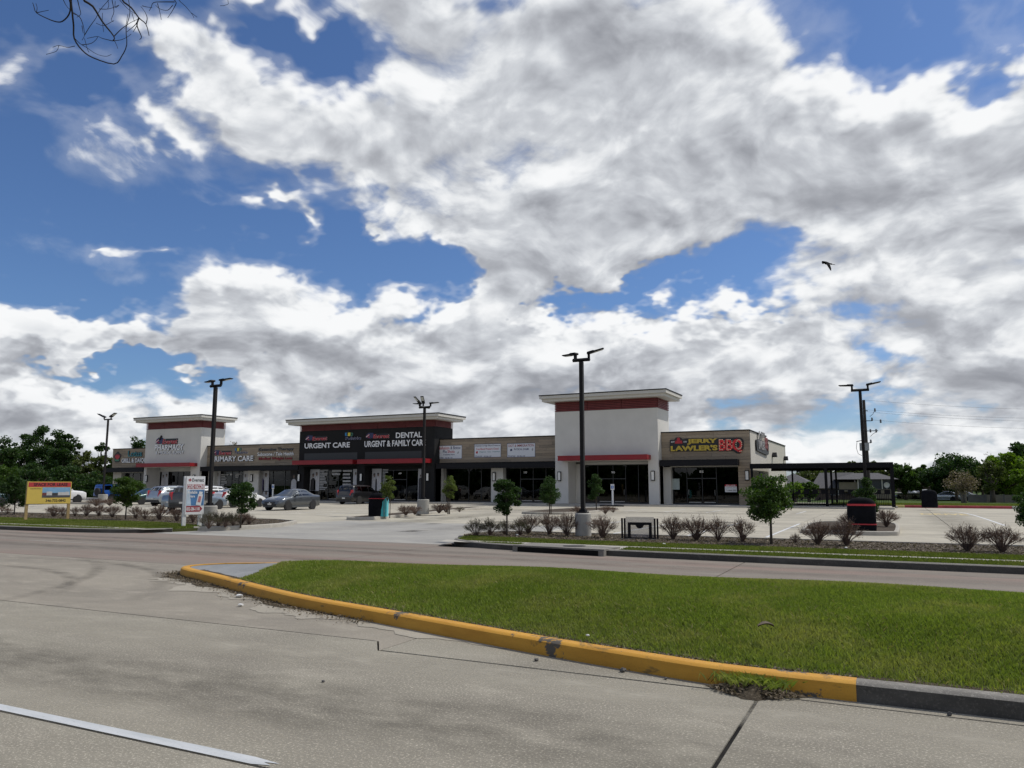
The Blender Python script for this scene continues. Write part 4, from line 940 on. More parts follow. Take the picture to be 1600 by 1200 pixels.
banner('white banner reading DOT & IMMIGRATION PHYSICAL EXAMS', 792.5, 836.5, 693, 714, FY, [('DOT & IMMIGRATION', .05, .95, .74, .92, L_dred), ('PHYSICAL EXAMS', .25, .78, .50, .64, L_navy)]+foot,
       lambda t, x, W, z, H: (blob(t, x+.13*W, z+.48*H, .2, L_navy, 5), blob(t, x+.9*W, z+.55*H, .16, L_grey, 6)))
# barbecue restaurant
t = wsign('restaurant_sign', 'barbecue restaurant sign with gold letters and a bulb-lit red BBQ', FY, 1105, 694)
X0 = t.location.x
def vx(px, py): x, _, z = V(px, py, FY); return (x-X0, z)
def rounded(pts, rr=.12, n=4):
    out = []
    for i, p in enumerate(pts):
        a, b_ = Vector(pts[i-1])-Vector(p), Vector(pts[(i+1) % len(pts)])-Vector(p); a.normalize(); b_.normalize(); P0 = Vector(p)+a*rr; P1 = Vector(p)+b_*rr
        for k in range(n+1):
            u = k/n; q = P0.lerp(Vector(p), u).lerp(Vector(p).lerp(P1, u), u); out.append((q.x, q.y))
    return out
mb = MB(); mb.prism(rounded([vx(1047, 705.5), vx(1124, 704.8), vx(1124, 685), vx(1073, 685.3), vx(1066, 686.5), vx(1064, 683.5), vx(1056, 683.7), vx(1054.5, 687), vx(1047, 687.3)], .07), 'y', -.11, -.001)
mb.prism(rounded([vx(1121.5, 705.2), vx(1147, 704.8), vx(1151, 708.6), vx(1158, 708.5), vx(1159.5, 704), vx(1162, 701), vx(1162, 688), vx(1158, 683.8), vx(1121.5, 684.6)], .12), 'y', -.10, -.001); mb.build('backing', L_blk, t)
row(t, 'JERRY', 1073.5, 1121, 685.6, 694.3, FY, [L_gold, L_gold], .05, .05, dy=.112); row(t, "LAWLER'S", 1048, 1121.5, 695.8, 704.4, FY, [L_gold, L_gold], .05, .05, dy=.112)
m_bred = mat('lit red letter', (.62, .02, .022), .4)
row(t, 'BBQ', 1123, 1160, 686, 707.3, FY, [m_bred, m_bred], .05, .045, dy=.112)
m_bulb = mat('bulb', (.85, .72, .5), .3)
mb = MB()
for c0, shape in ((1124.6, 'B'), (1136.8, 'B'), (1155, 'Q')):
    if shape == 'B': pts = [(c0, 686.8+i*2.3) for i in range(8)]+[(c0+2.4+i*2.4, py) for py in (686.9, 694.2, 702.8) for i in range(2)]+[(c0+7.4, q) for q in (689, 691.5, 696.8, 699.5)]
    else: pts = [(c0+4.6*math.cos(a), 694.6+7.4*math.sin(a)) for a in [2*math.pi*i/16 for i in range(16)]]+[(c0+1.5, 705.6), (c0+3.8, 705)]
    for px, py in pts:
        x, z = vx(px, py); mb.lathe([(.045, 0), (.04, -.03), (.0, -.05)], (x, -.165, z), 6, axis='y')
mb.build('bulbs', m_bulb, t)
mb = MB(); mb.prism([vx(1055, 693.2), vx(1067, 693), vx(1066, 688.4), vx(1056, 688.6)], 'y', -.135, -.111); a, b_ = vx(1060.7, 686.5); mb.lathe([(.15, 0), (.15, -.02)], (a, -.112, b_), 12, axis='y'); mb.build('emblem', L_red, t)
row(t, 'SLOW', 1048.5, 1054.2, 689.3, 691.6, FY, [L_white], .0, .02, dy=.114); row(t, 'COOK', 1067.8, 1073.2, 689.2, 691.4, FY, [L_white], .0, .02, dy=.114)
# the same restaurant's sign on the end wall, seen at a slant
t = thing('restaurant_sign', 'slanting black-backed sign on the cream end wall at the right corner', 'sign', (-10.59, 68, 0), math.radians(90))
def sx_(px, py): r = ray(px, py); tt = -10.59/r[0]; return (r[1]*tt-68, EYE+r[2]*tt)
mb = MB(); mb.prism(rounded([sx_(1180.5, 703.8), sx_(1196.5, 711.5), sx_(1199, 709.5), sx_(1199, 694), sx_(1183, 686), sx_(1179.5, 687.5)], .15), 'y', -.14, -.001); mb.build('backing', L_blk, t)
L_dull = mat('dull letter face', (.30, .29, .28), .6); L_drd = mat('dull red letter', (.22, .05, .05), .6)
yy0, _ = sx_(1182, 690); yy1, _ = sx_(1197, 690); _, zz0 = sx_(1190, 706.0)
lettering(t, 'JERRY', yy0+1.6, yy1-1.8, zz0+1.15, zz0+1.75, -.142, [L_dull, L_dull], .05, .03); lettering(t, "LAWLER'S", yy0, yy1-2.0, zz0+.15, zz0+.95, -.142, [L_dull, L_dull], .05, .03); lettering(t, 'BBQ', yy1-1.9, yy1-.1, zz0+.15, zz0+1.4, -.142, [L_drd, L_drd], .05, .03)
mb = MB(); mb.lathe([(.32, 0), (.32, -.03), (0, -.03)], (yy0+.75, -.142, zz0+1.45), 14, axis='y'); mb.build('emblem', L_dull, t)
# --- window posters and small notices
m_post = mat('poster print', (.46, .46, .47), .5, var=.06, scale=2); m_p1 = mat('poster dark', (.045, .042, .045), .6); m_p2 = mat('poster skin', (.19, .14, .115), .6); m_p3 = mat('poster coat', (.52, .52, .54), .6); m_p4 = mat('purple scrubs', (.11, .085, .25), .6)
def poster(label, px0, px1, py0, py1, coat, seed, y=GY-.06, split=None, base=None):
    x0, _, z1 = V(px0, py0, y); x1, _, z0 = V(px1, py1, y); W, H = x1-x0, z1-z0
    z0 = max(z0, .3); H = z1-z0
    t = thing('poster', label, 'poster', (x0, y, 0)); r = random.Random(seed)
    MB().box(0, W, -.004, 0, z0, z1).build('sheet', base or m_post, t)
    n = 2 if W > 1.1 else 1
    for i in range(n):
        cx = W*(.5 if n == 1 else (.3, .7)[i])+r.uniform(-.06, .06)*W; s = W*(.20 if n == 1 else .15); hz = z1-H*r.uniform(.2, .3)
        mb = MB(); mb.prism([(cx-s*1.9, z0+.02), (cx-s*1.7, hz-s*2.6), (cx-s*.6, hz-s*1.4), (cx+s*.6, hz-s*1.4), (cx+s*1.7, hz-s*2.6), (cx+s*1.9, z0+.02)], 'y', -.007, -.0045); mb.build('figure', coat if i == 0 else m_p3, t)
        mb = MB(); mb.prism([(cx+s*.72*math.cos(a), hz+s*.95*math.sin(a)) for a in [2*math.pi*k/14 for k in range(14)]], 'y', -.009, -.0075); mb.build('face', m_p2, t)
        mb = MB(); mb.prism([(cx+s*.8*math.cos(a), hz+s*.5+s*.65*math.sin(a)) for a in [math.pi*k/8 for k in range(9)]], 'y', -.011, -.0095); mb.build('hair', m_p1, t)
    return t
poster('poster of a pharmacist in the window of the pale left tower', 253, 262, 737, 763, m_p3, 1)
poster('tall poster of a patient in the left window under PRIMARY CARE', 332, 343.5, 736, 766, m_p1, 2)
poster('poster of two faces beside the pale pier under PRIMARY CARE', 381, 391, 736, 766, m_p3, 3)
poster('poster of a nurse in purple scrubs left of the white bollard sign', 405.5, 419.5, 736, 767, m_p4, 4)
poster('small pale poster under the purple nurse poster', 404.5, 419.5, 768, 777.5, m_p4, 11)
poster('poster of a person in a white coat left of the dark tower', 454, 464, 736, 766, m_p3, 5, base=m_in)
poster('poster of an athlete in the first dark storefront', 485, 498.5, 733.5, 767, m_p1, 6, y=65.93)
poster('narrow pale poster beside the middle pier of the dark tower', 552, 559.5, 733, 767, m_p3, 7, y=65.93)
poster('poster of a child with a stethoscope in the dental window', 581.5, 595.5, 732.5, 767, m_p3, 8, y=65.93)
poster('narrow blue-grey poster behind the lamp post in the dental window', 653.5, 660, 732.5, 780, m_p1, 9, y=65.93)
m_print = mat('window print', (.42, .42, .42), .6)
def window_list(label, px0, px1, py0, py1, n, seed, y=GY-.06):
    x0, _, z1 = V(px0, py0, y); x1, _, z0 = V(px1, py1, y); r = random.Random(seed); W = x1-x0; h = (z1-z0)/n
    mb = MB()
    for i in range(n):
        w = W*(r.uniform(.45, 1) if i else 1); mb.box(0, w, -.003, 0, z1-(i+.62)*h, z1-i*h-.25*h*.3)
    t = mb.build('window_list', m_print); t.location = (x0, y, 0); tag(t, label, 'window print')
window_list('white printed list on the window right of the athlete poster', 500, 512, 734, 766, 13, 1, 65.93); window_list('white printed list on the window right of the child poster', 598, 606, 733, 766, 15, 2, 65.93)
window_list('white printed list on the window under PRIMARY CARE', 345.5, 356, 741, 764, 9, 3); window_list('white printed notice high on the door under PRIMARY CARE', 368, 377, 740, 747, 3, 4)
window_list('pale blinds seen through the right half of the first dark storefront', 536, 549, 734, 766, 6, 5, 65.93); window_list('grey notice high on the door glass of the first dark storefront', 519, 533, 734, 744, 2, 6, 65.93)
for px, py, txt, y, wh in ((522.5, 741, '70', 66.0, 'on the notice of the first dark storefront'), (625, 739.5, '60', 66.0, 'in the dental storefront'), (821, 738, '100', GY, 'under the right banner'), (958, 738, '90', GY, 'in the empty shop of the blank tower'), (361, 741.3, '80', GY, 'under PRIMARY CARE'), (1096, 737, '85', GY, 'above the barbecue restaurant door')):
    x, _, z = V(px, py, y-.06); o = link('unit_number', text_mesh(txt, .34, .2, 0, .02, 0, [L_white])); o.location = (x-.17, y-.062, z-.1); tag(o, 'small white unit number '+wh, 'number')
def notice(label, px0, px1, py0, py1, cols, y=GY-.06, name='notice', rows=()):
    x0, _, z1 = V(px0, py0, y); x1, _, z0 = V(px1, py1, y); W, H = x1-x0, z1-z0; t = thing(name, label, 'notice', (x0, y, 0))
    for a, b_, m in cols: MB().box(0, W, -.004, 0, z0+a*H, z0+b_*H).build('sheet', m, t)
    for txt, a, b_, c, d, m in rows: lettering(t, txt, a*W, b_*W, z0+c*H, z0+d*H, -.006, [m], 0, .015)
m_pale = mat('pale paper', (.36, .42, .41), .6)
notice('pale grey-green paper on the left glass of the barbecue restaurant', 1050.5, 1062, 748, 765, [(0, 1, m_pale)])
notice('red and white FOR LEASE notice on the barbecue restaurant glass', 1132.5, 1151.5, 757, 769, [(0, .74, L_white), (.742, 1, L_red)], rows=[('FOR LEASE', .12, .88, .79, .95, L_white), ('713-864-1000', .1, .92, .12, .34, L_blk), ('COMMERCIAL SPACE', .1, .9, .5, .64, L_grey)])
# things stored inside the empty unit
for px, lab in ((977, 'reddish drum standing inside the dark empty shop window'), (993, 'pale grey drum inside the dark shop window, left of the other'), (1001, 'pale grey drum inside the dark shop window, rightmost')):
    x, _, z = V(px, 776, 68.0); o = MB().lathe([(.0, 0), (.26, 0), (.27, .4), (.27, .85), (.24, .9), (0, .9)], n=14).build('drum', mat('drum red', (.3, .12, .12), .6) if px < 980 else mat('drum grey', (.4, .4, .38), .6), None, 40); o.location = (x, 68, GZ+.012); tag(o, lab, 'drum')
# ---------------------------------------------------------------- street furniture
m_pole = mat('bronze pole', (.014, .012, .011), .6, var=.15, spec=.25); m_head = mat('lamp head', (.008, .008, .009), .6, spec=.2)
m_base = concrete('lamp base concrete', (.40, .385, .345), (.32, .31, .28), (.47, .45, .41), speck=.35, sx=1, fine=40)
m_led = mat('lamp lens', (.5, .52, .5), .3)
def lamp(label, px, pyb, pyt, z0, dia, bh, heads, arm=.62, dirs=(0,), hs=.55):
    """square pole on a concrete drum, cross bar, tilted flat heads on short risers"""
    x, y, _ = G(px, pyb, z0); d = math.hypot(x, y); zt = V(px, pyt, y)[2]
    t = thing('lamp_post', label, 'lamp post', (x, y, z0), 0, 'parking lot lamp posts')
    zt -= z0
    MB().lathe([(dia/2, -.05), (dia/2, bh-.03), (dia/2-.03, bh), (0, bh)], n=28).build('base', m_base, t, 40)
    mb = MB(); mb.box(-.15, .15, -.15, .15, bh+.001, bh+.05); mb.box(-.1, .1, -.1, .1, bh+.051, bh+.12); mb.build('base_plate', m_black, t)
    w = .062; MB().box(-w, w, -w, w, bh+.05, zt-.002).build('pole', m_pole, t)
    for k, a in enumerate(dirs):
        c, s_ = math.cos(a), math.sin(a)
        mb = MB(); mb.tube([(-arm*c, -arm*s_, zt+.06), (arm*c, arm*s_, zt+.06)], .06, 4); mb.build('cross_bar', m_head, t)
    for (a, r_, tilt) in heads:
        c, s_ = math.cos(a), math.sin(a); R_ = Matrix.Rotation(a, 4, 'Z')
        mb = MB(); q = arm-.05
        mb.box(q-.04, q+.04, -.04, .04, zt+.10, zt+.27)
        for i, v in enumerate(mb.v): mb.v[i] = tuple(R_ @ Vector(v))
        mb.build('riser', m_head, t)
        mb = MB(); prof = [(-.10, -.03), (.10, -.055), (.28, -.05), (.92, -.035), (.95, 0), (.9, .025), (.35, .05), (.3, .085), (-.08, .09), (-.12, .02)]
        mb.prism(prof, 'y', -.17, .17)
        T = R_ @ Matrix.Translation((q, 0, zt+.28)) @ Matrix.Rotation(-tilt, 4, 'Y') @ Matrix.Scale(hs, 4)
        for i, v in enumerate(mb.v): mb.v[i] = tuple(T @ Vector(v))
        h = mb.build('lamp_head', m_head, t)
        mb = MB(); mb.box(.34, .86, -.13, .13, -.066, -.056)
        for i, v in enumerate(mb.v): mb.v[i] = tuple(T @ Vector(v))
        mb.build('lens', m_led, h)
    return t
pi = math.pi
lamp('tallest lamp post on a concrete drum in the near planting bed, before the blank tower', 911.5, 838, 565, VZ, .52, .74, [(pi*.90, 0, .02), (math.radians(18), 0, .30)], .30)
lamp('lamp post on a concrete drum behind the white vaccine sign', 326, 821, 606, VZ, .62, .80, [(pi*.93, 0, .0), (math.radians(10), 0, .14)], .31)
lamp('far left lamp post beside the blue off-road car', 160, 788, 657, .13, .75, .85, [(math.radians(188), 0, .42), (math.radians(-8), 0, .40)], .5, (0,), .8)
lamp('lamp post with four heads on the lot island before the dark tower', 661, 802, 638, .13, .7, .80, [(math.radians(170), 0, .1), (math.radians(12), 0, .1), (math.radians(250), 0, .75), (math.radians(-70), 0, .75)], .42, (math.radians(-8), math.radians(80)))
lamp('right lamp post standing behind the red-banded black menu cover', 1356, 817, 611, .13, .6, .7, [(math.radians(178), 0, .06), (math.radians(4), 0, .22)], .37, (0,), .58)
# utility pole
m_wood = mat('weathered pole wood', (.045, .038, .032), .9, var=.3, scale=3)
UY = 82.0; ux, _, uz = V(1349.5, 625, UY); ux2, _, _ = V(1357.5, 770, UY)
up = thing('utility_pole', 'dark wooden utility pole with a grey transformer box behind the patio', 'utility pole', (ux, UY, -.4))
MB().tube([(0, 0, 0), (0, 0, uz+.4)], [.19, .13], 10).build('pole', m_wood, up, 40)
def ul(px, py): x, _, z = V(px, py, UY-.25); return (x-ux, -.25, z+.4)
a, b_ = ul(1343, 692.5), ul(1358.5, 704); MB().box(a[0], b_[0], -.75, -.2, b_[2], a[2]).build('transformer', mat('transformer grey', (.36, .37, .37), .6), up)
mb = MB()
for p0, p1 in (((1338, 690), (1348, 688)), ((1351, 657.5), (1362, 657.5)), ((1352, 673.5), (1372, 673)), ((1350, 641), (1356, 642)), ((1356, 692), (1360.5, 692))):
    mb.tube([ul(*p0), ul(*p1)], .04, 5)
mb.build('bracket', m_black, up)
mb = MB()
for p in ((1362.5, 655), (1360.7, 689.5), (1367, 640.5), (1369, 673), (1360, 673), (1376, 658)):
    q = ul(*p); mb.lathe([(.03, -.18), (.10, -.12), (.06, -.05), (.10, .0), (.06, .06), (.09, .12), (.02, .18)], q, 8)
mb.build('insulator', mat('insulator', (.12, .12, .13), .4), up, True)
mb = MB(); mb.tube([ul(1339, 691), ul(1338, 700), ul(1341, 709), ul(1347, 712)], .02, 4); mb.tube([ul(1359, 651), ul(1364, 647), ul(1367, 640)], .02, 4); mb.tube([ul(1360, 682), ul(1364, 678), ul(1369, 675)], .02, 4); mb.build('jumper_wire', m_black, up)
for i, (py, pyr, lab) in enumerate([(625, 634, 'topmost thin wire running right from the utility pole'), (640, 648, 'second wire down running right from the utility pole'), (643, 653, 'third wire down running right from the utility pole'), (656, 664, 'lowest thin wire running right from the utility pole')]):
    x0, y0, z0 = V(1351 if i != 3 else 1362, py, UY-.1); x1, y1, z1 = V(1640, pyr-1, 88); pts = []
    for k in range(13):
        u = k/12*1.6; pts.append((x0+(x1-x0)*u, y0+(y1-y0)*u, z0+(z1-z0)*u+.9*((u/1.6-.5)**2*4-1)*.5+.45*(1-0)*0+.0))
    pts = [(p[0]-x0, p[1]-y0, p[2]-pts[0][2]) for p in pts]
    o = MB().tube(pts, .008, 4).build('power_line', m_black); o.location = (x0, y0, z0); tag(o, lab, 'power line', 'power lines')
# patio shelter
m_pat = mat('patio black', (.006, .006, .008), .7, var=.1, spec=.15)
pg = thing('patio_shelter', 'black flat-roofed patio shelter on posts at the right end of the strip', 'patio cover', (-5, 64.3, .12))
def pb(nm, m, *bs):
    mb = MB()
    for b in bs: mb.box(b[0]+5, b[1]+5, b[2]-64.3, b[3]-64.3, b[4]-.12, b[5]-.12)
    return mb.build(nm, m, pg)
pb('roof', mat('shelter roof', (.05, .05, .048), .7), (-10.4, -.22, 64.46, 76.3, 3.30, 3.40))
pb('front_beam', m_pat, (-10.4, -.02, 64.3, 64.45, 3.06, 3.46)); pb('rear_beam', m_pat, (-10.4, -.02, 76.31, 76.46, 3.06, 3.46)); pb('side_beam', m_pat, (-.2, -.02, 64.46, 76.3, 3.06, 3.46))
for x, y, w in [(-10.35, 64.32, .16), (-4.85, 64.32, .2), (-.28, 64.32, .26), (-4.85, 70.3, .16), (-.28, 70.3, .26), (-4.85, 76.3, .16), (-.28, 76.2, .26), (-8.6, 76.3, .14)]:
    pb('post', m_pat, (x, x+w, y, y+w, .112, 3.058))
for px, lab in ((1247, 'left black ceiling fan under the patio shelter'), (1334, 'right black ceiling fan under the patio shelter')):
    x, _, _ = V(px, 737, 69); f = thing('ceiling_fan', lab, 'ceiling fan', (x, 69, 3.298), 0, 'patio ceiling fans')
    MB().lathe([(.08, 0), (.08, -.06), (.025, -.07), (.025, -.28), (.14, -.30), (.16, -.40), (.1, -.46), (0, -.46)], n=12).build('motor', m_pat, f)
    mb0 = MB(); mb0.box(.15, .95, -.075, .075, -.40, -.385); me = mb0.mesh('fan_blade', m_pat)
    for k in range(5): o = link('fan_blade', me, f); o.rotation_euler = (0, 0, .3+k*2*pi/5)
rl = thing('patio_railing', 'black patio railing with thin bars and square cutouts under the shelter', 'railing', (-5, 64.3, .12))
mb = MB(); x0, x1 = -4.6, 4.68; 
for z in (1.26, .96, .14): mb.box(x0, x1, -.025, .025, z, z+.045)
mb.build('rail', m_pat, rl)
bm_ = MB().box(-.017, .017, -.012, .012, .185, .96).mesh('bar', m_pat)
for i in range(76):
    x = x0+.06+i*(x1-x0-.1)/76
    if abs(x-.25) < .12: continue
    o = link('bar', bm_, rl); o.location = (x, 0, 0)
pm_ = MB().box(-.2, .2, -.012, .012, 1.005, 1.26).mesh('panel', m_pat); tm_ = MB().prism([(-.11, .5), (.0, .45), (.1, .52), (.13, .62), (.06, .75), (.02, .62), (-.05, .58)], 'y', -.012, .012).mesh('ornament', m_pat)
for i in range(15):
    o = link('panel', pm_, rl); o.location = (x0+.25+i*.63, 0, 0)
    if i % 2 == 0: o = link('ornament', tm_, rl); o.location = (x0+.5+i*.63, -.022, 0)
for x in (x0+.03, -2.5, 1.4, 3.2): MB().box(x-.03, x+.03, -.03, .03, 0, 1.3).build('post', m_pat, rl)
# fabric-covered boards
m_cov = mat('black cover fabric', (.007, .0075, .010), .9, var=.3, scale=3, bmp=.4, spec=.1); m_tur = mat('turquoise panel', (.03, .36, .40), .5); m_rband = mat('red band', (.45, .03, .04), .7)
def cover(name, label, cat, px, py, z, w, h, rz, seed, bands=(), dome=.16):
    x, y, _ = G(px, py, z); t = thing(name, label, cat, (x, y, z), rz); r = random.Random(seed); mb = MB(); n = 28; rows_ = 12
    for i in range(rows_+1):
        u = i/rows_
        for j in range(n):
            a = 2*pi*j/n; c, s_ = math.cos(a), math.sin(a); k = 1/(abs(c)**3.5+abs(s_)**3.5)**(1/3.5)
            wob = 1+.035*math.sin(5*a+seed)*math.sin(u*6+j*.3)+r.uniform(-.015, .015)+.05*math.sin(2*a+3*u)*(1-u)
            f = 1 if u < .78 else math.cos((u-.78)/.22*1.35)
            mb.v.append((w/2*c*k*wob*f, .22*s_*k*wob*(f if u > .78 else 1), .02+h*(u if u < .78 else .78+.22*math.sin((u-.78)/.22*pi/2))))
    mb.f = [(i*n+j, i*n+(j+1) % n, (i+1)*n+(j+1) % n, (i+1)*n+j) for i in range(rows_) for j in range(n)]+[tuple(rows_*n+j for j in range(n))]; mb.mi = [0]*len(mb.f)
    mb.build('cover', m_cov, t, 60)
    for a, b_ in bands:
        q = MB(); ww = w/2*1.03
        q.prism([(ww*math.copysign(abs(math.cos(g))**.57, math.cos(g)), .232*math.copysign(abs(math.sin(g))**.57, math.sin(g))) for g in [2*pi*k/28 for k in range(28)]], 'z', h*a, h*b_); q.build('red_band', m_rband, t)
    return t
t = cover('menu_board', 'black-covered menu board with a turquoise panel at the tip of the lot island', 'menu board', 588.5, 807, .13, .82, 1.2, math.radians(25), 2, [(.76, .785)])
mb = MB(); mb.prism([(.12, .0), (.52, .0), (.50, .98), (.16, .55)], 'y', -.19, -.26+.55, 0); mb.build('side_panel', m_tur, t)
mb = MB(); mb.box(.521, .56, -.2, .3, 0, 1.0); mb.build('edge_panel', mat('pale turquoise', (.12, .5, .55), .5), t)
t = cover('menu_board', 'black-covered menu board with two red bands on the right island', 'menu board', 1348, 829, .13, .92, 1.16, math.radians(5), 4, [(.76, .82), (.18, .215)])
mb = MB(); mb.box(-.05, .44, -.06, .06, 0, .25); mb.build('foot', m_black, t)
t = cover('menu_board', 'small black-covered board on the far lawn by the red kerb', 'menu board', 1453, 793.5, .16, .98, 1.25, 0, 7, [], .05)
# low sign frame
fx, fy, _ = G(1000, 843, VZ); sf = thing('sign_frame', 'low empty black sign frame with a clear panel among the shrubs', 'sign frame', (fx, fy, VZ+.012), math.radians(14))
mb = MB()
for x in (-.53, -.45, .45, .53): mb.box(x-.028, x+.028, -.035, .035, 0, .62)
mb.box(-.48, .48, -.03, .03, 0, .05); mb.build('frame', m_black, sf)
mb = MB(); mb.box(-.36, -.27, -.02, .02, .051, .47); mb.box(.27, .36, -.02, .02, .051, .47); mb.box(-.36, .36, -.021, .021, .42, .50); mb.prism([(-.13, .42), (.13, .42), (.08, .34), (0, .31), (-.08, .34)], 'y', -.02, .02); mb.build('inner_frame', m_black, sf)
gm, nt, b = nodes('clear panel'); tr = nt.nodes.new('ShaderNodeBsdfTransparent'); df = nt.nodes.new('ShaderNodeBsdfDiffuse'); df.inputs[0].default_value = (.25, .25, .28, 1); mx = nt.nodes.new('ShaderNodeMixShader'); mx.inputs[0].default_value = .35
nt.links.new(tr.outputs[0], mx.inputs[1]); nt.links.new(df.outputs[0], mx.inputs[2]); nt.links.new(mx.outputs[0], nt.nodes['Material Output'].inputs[0])
MB().box(-.42, .42, .036, .042, .052, .66).build('panel', gm, sf)
MB().box(-.6, .62, -.12, .12, -.03, .012).build('foundation', m_walk, sf)
# accessible parking signs on bollards
m_wpole = mat('white bollard', (.72, .72, .70), .6, var=.05); m_blue = mat('sign blue', (.03, .13, .42), .5)
for px, lab in ((957.5, 'white bollard with a blue accessible parking sign before the blank tower'), (425.5, 'white bollard with a parking sign behind the grey sedan')):
    x, _, _ = V(px, 790, 62.1); t = thing('parking_sign', lab, 'parking sign', (x, 62.1, 0), 0, 'accessible parking signs')
    MB().lathe([(.085, 0), (.085, 1.28), (.05, 1.33), (0, 1.34)], n=14).build('bollard', m_wpole, t, 40)
    MB().box(-.16, .16, -.02, .0, 1.35, 1.83).build('plate', m_wpole, t)
    mb = MB(); mb.box(-.11, .11, -.026, -.021, 1.46, 1.70); mb.build('symbol_panel', m_blue, t)
    mb = MB(); mb.disc((-.0, -.03, 1.665), .022, 'y', 10); mb.prism([(-.012, 1.64), (.012, 1.64), (.012, 1.575), (.05, 1.57), (.065, 1.50), (.05, 1.495), (.035, 1.55), (-.012, 1.555)], 'y', -.03, -.027)
    mb.add([(.045*math.cos(a)*q-.005, -.03, 1.53+.045*math.sin(a)*q) for a in [pi*.35+2*pi*.72*k/12 for k in range(13)] for q in (1, .72)], [(2*k, 2*k+1, 2*k+3, 2*k+2) for k in range(12)]); mb.build('wheelchair_symbol', L_white, t)
for i, px in enumerate((945, 957, 967)):
    x, _, _ = V(px, 790, 61.2); o = MB().prism([(-.12, 0), (.12, 0), (.07, .12), (-.07, .12)], 'x', -.42, .42).build('wheel_stop', mat('wheel stop black', (.02, .02, .02), .8)); o.location = (x, 61.2, .002); tag(o, ['left', 'middle', 'right'][i]+' black wheel stop at the foot of the accessible parking sign', 'wheel stop', 'wheel stops')
# lease sign
m_stake = mat('bare timber', (.38, .27, .12), .8, var=.2, scale=3)
A = Vector(G(39.5, 813, VZ)); B = Vector(G(106, 805, VZ)); 
zt = V(44, 753, A.y)[2]; zb_ = V(40, 789, A.y)[2]
B = Vector((A.x+(B.x-A.x)*.62, A.y+(B.y-A.y)*.62, VZ))
# right post stands where the board ends in view
def hit(px, py, A, B):
    """where the sight line meets the upright plane through A and B"""
    n = Vector((-(B-A).y, (B-A).x, 0)); r = Vector(ray(px, py)); o = Vector((0, 0, EYE)); return o+r*((A-o).dot(n)/r.dot(n))
dirv = Vector((B.x-A.x, B.y-A.y, 0)).normalized(); ang = math.atan2(dirv.y, dirv.x)
ang = math.radians(72.0); dirv = Vector((math.cos(ang), math.sin(ang), 0))
def sign_local(px, py, A): p = hit(px, py, A, A+dirv); return ((p-A).dot(dirv), p.z-A.z)
W = sign_local(108.5, 780, A)[0]; Z1 = sign_local(42, 752.5, A)[1]; Z0 = sign_local(42, 787.5, A)[1]
ls = thing('lease_sign', 'red and yellow SPACE FOR LEASE board on timber posts', 'sign', (A.x, A.y, VZ), ang)
MB().box(-.06, .06, -.05, .05, -.1, Z1+.01).build('post', m_stake, ls); MB().box(W-.06, W+.06, .03, .13, -.1, Z1-.02).build('post', m_stake, ls)
y0 = -.075
MB().box(-.04, W+.03, y0, -.052, Z0, Z1).build('board', mat('sign yellow', (.72, .52, .10), .6, var=.04), ls)
H = Z1-Z0
MB().box(0, W, y0-.004, y0-.001, Z1-.24*H, Z1-.03*H).build('red_band', mat('sign red', (.52, .045, .05), .6), ls)
lettering(ls, 'SPACE FOR LEASE', .12*W, .92*W, Z1-.20*H, Z1-.06*H, y0-.006, [L_blk], 0, .03)
MB().box(.33*W, W-.01, y0-.004, y0-.001, Z0+.28*H, Z0+.74*H).build('picture_sky', mat('print sky', (.22, .42, .62), .6), ls)
MB().box(.33*W, W-.01, y0-.007, y0-.0045, Z0+.28*H, Z0+.38*H).build('picture_road', mat('print road', (.08, .08, .09), .6), ls)
mb = MB()
for a, b_, c, d in ((.33, .43, .38, .50), (.43, .56, .38, .55), (.56, .7, .38, .49), (.7, .88, .38, .52), (.88, .97, .38, .54)): mb.box(a*W, b_*W, y0-.008, y0-.0045, Z0+c*H, Z0+d*H, int(a*100) % 3)
mb.build('picture_shops', [mat('print dark red', (.18, .05, .05), .6), mat('print pale', (.6, .58, .55), .6), mat('print dark', (.05, .05, .05), .6)], ls)
lettering(ls, '346-732-0842', .42*W, .9*W, Z0+.08*H, Z0+.2*H, y0-.003, [L_blk], 0, .03); lettering(ls, 'SCAN FOR DETAILS', .04*W, .3*W, Z0+.66*H, Z0+.70*H, y0-.003, [L_blk], 0, .02)
MB().box(-.45, .35, -.25, .2, -.02, .02).build('footing', m_walk, ls)
# vaccine sign
A = Vector(G(286.5, 823, VZ)); ang = math.radians(70); dirv = Vector((math.cos(ang), math.sin(ang), 0))
W = sign_local(319, 760, A)[0]; Wp = sign_local(313, 800, A)[0]; Z1 = sign_local(287, 744, A)[1]; Z0 = sign_local(290, 804, A)[1]; H = Z1-Z0
vs = thing('vaccine_sign', 'white two-post COVID VACCINE sign with a blue picture', 'sign', (A.x, A.y, VZ), ang); m_wb = mat('white sign board', (.76, .76, .75), .5, var=.03)
MB().box(-.07, .07, -.05, .05, -.1, Z1).build('post', m_wpole, vs); MB().box(Wp-.07, Wp+.07, -.02, .06, -.1, Z0+.1).build('post', m_wpole, vs)
y0 = -.08; MB().box(.0, W, y0, -.052, Z0, Z1).build('board', m_wb, vs)
L_crim = mat('crimson band', (.33, .025, .04), .6)
lettering(vs, 'Everest', .30*W, .93*W, Z1-.145*H, Z1-.05*H, y0-.003, [L_blk], 0, .015)
mb = MB(); mb.box(.1*W, .26*W, y0-.004, y0-.001, Z1-.115*H, Z1-.085*H); mb.box(.155*W, .205*W, y0-.0055, y0-.0041, Z1-.14*H, Z1-.06*H); mb.build('emblem', L_crim, vs)
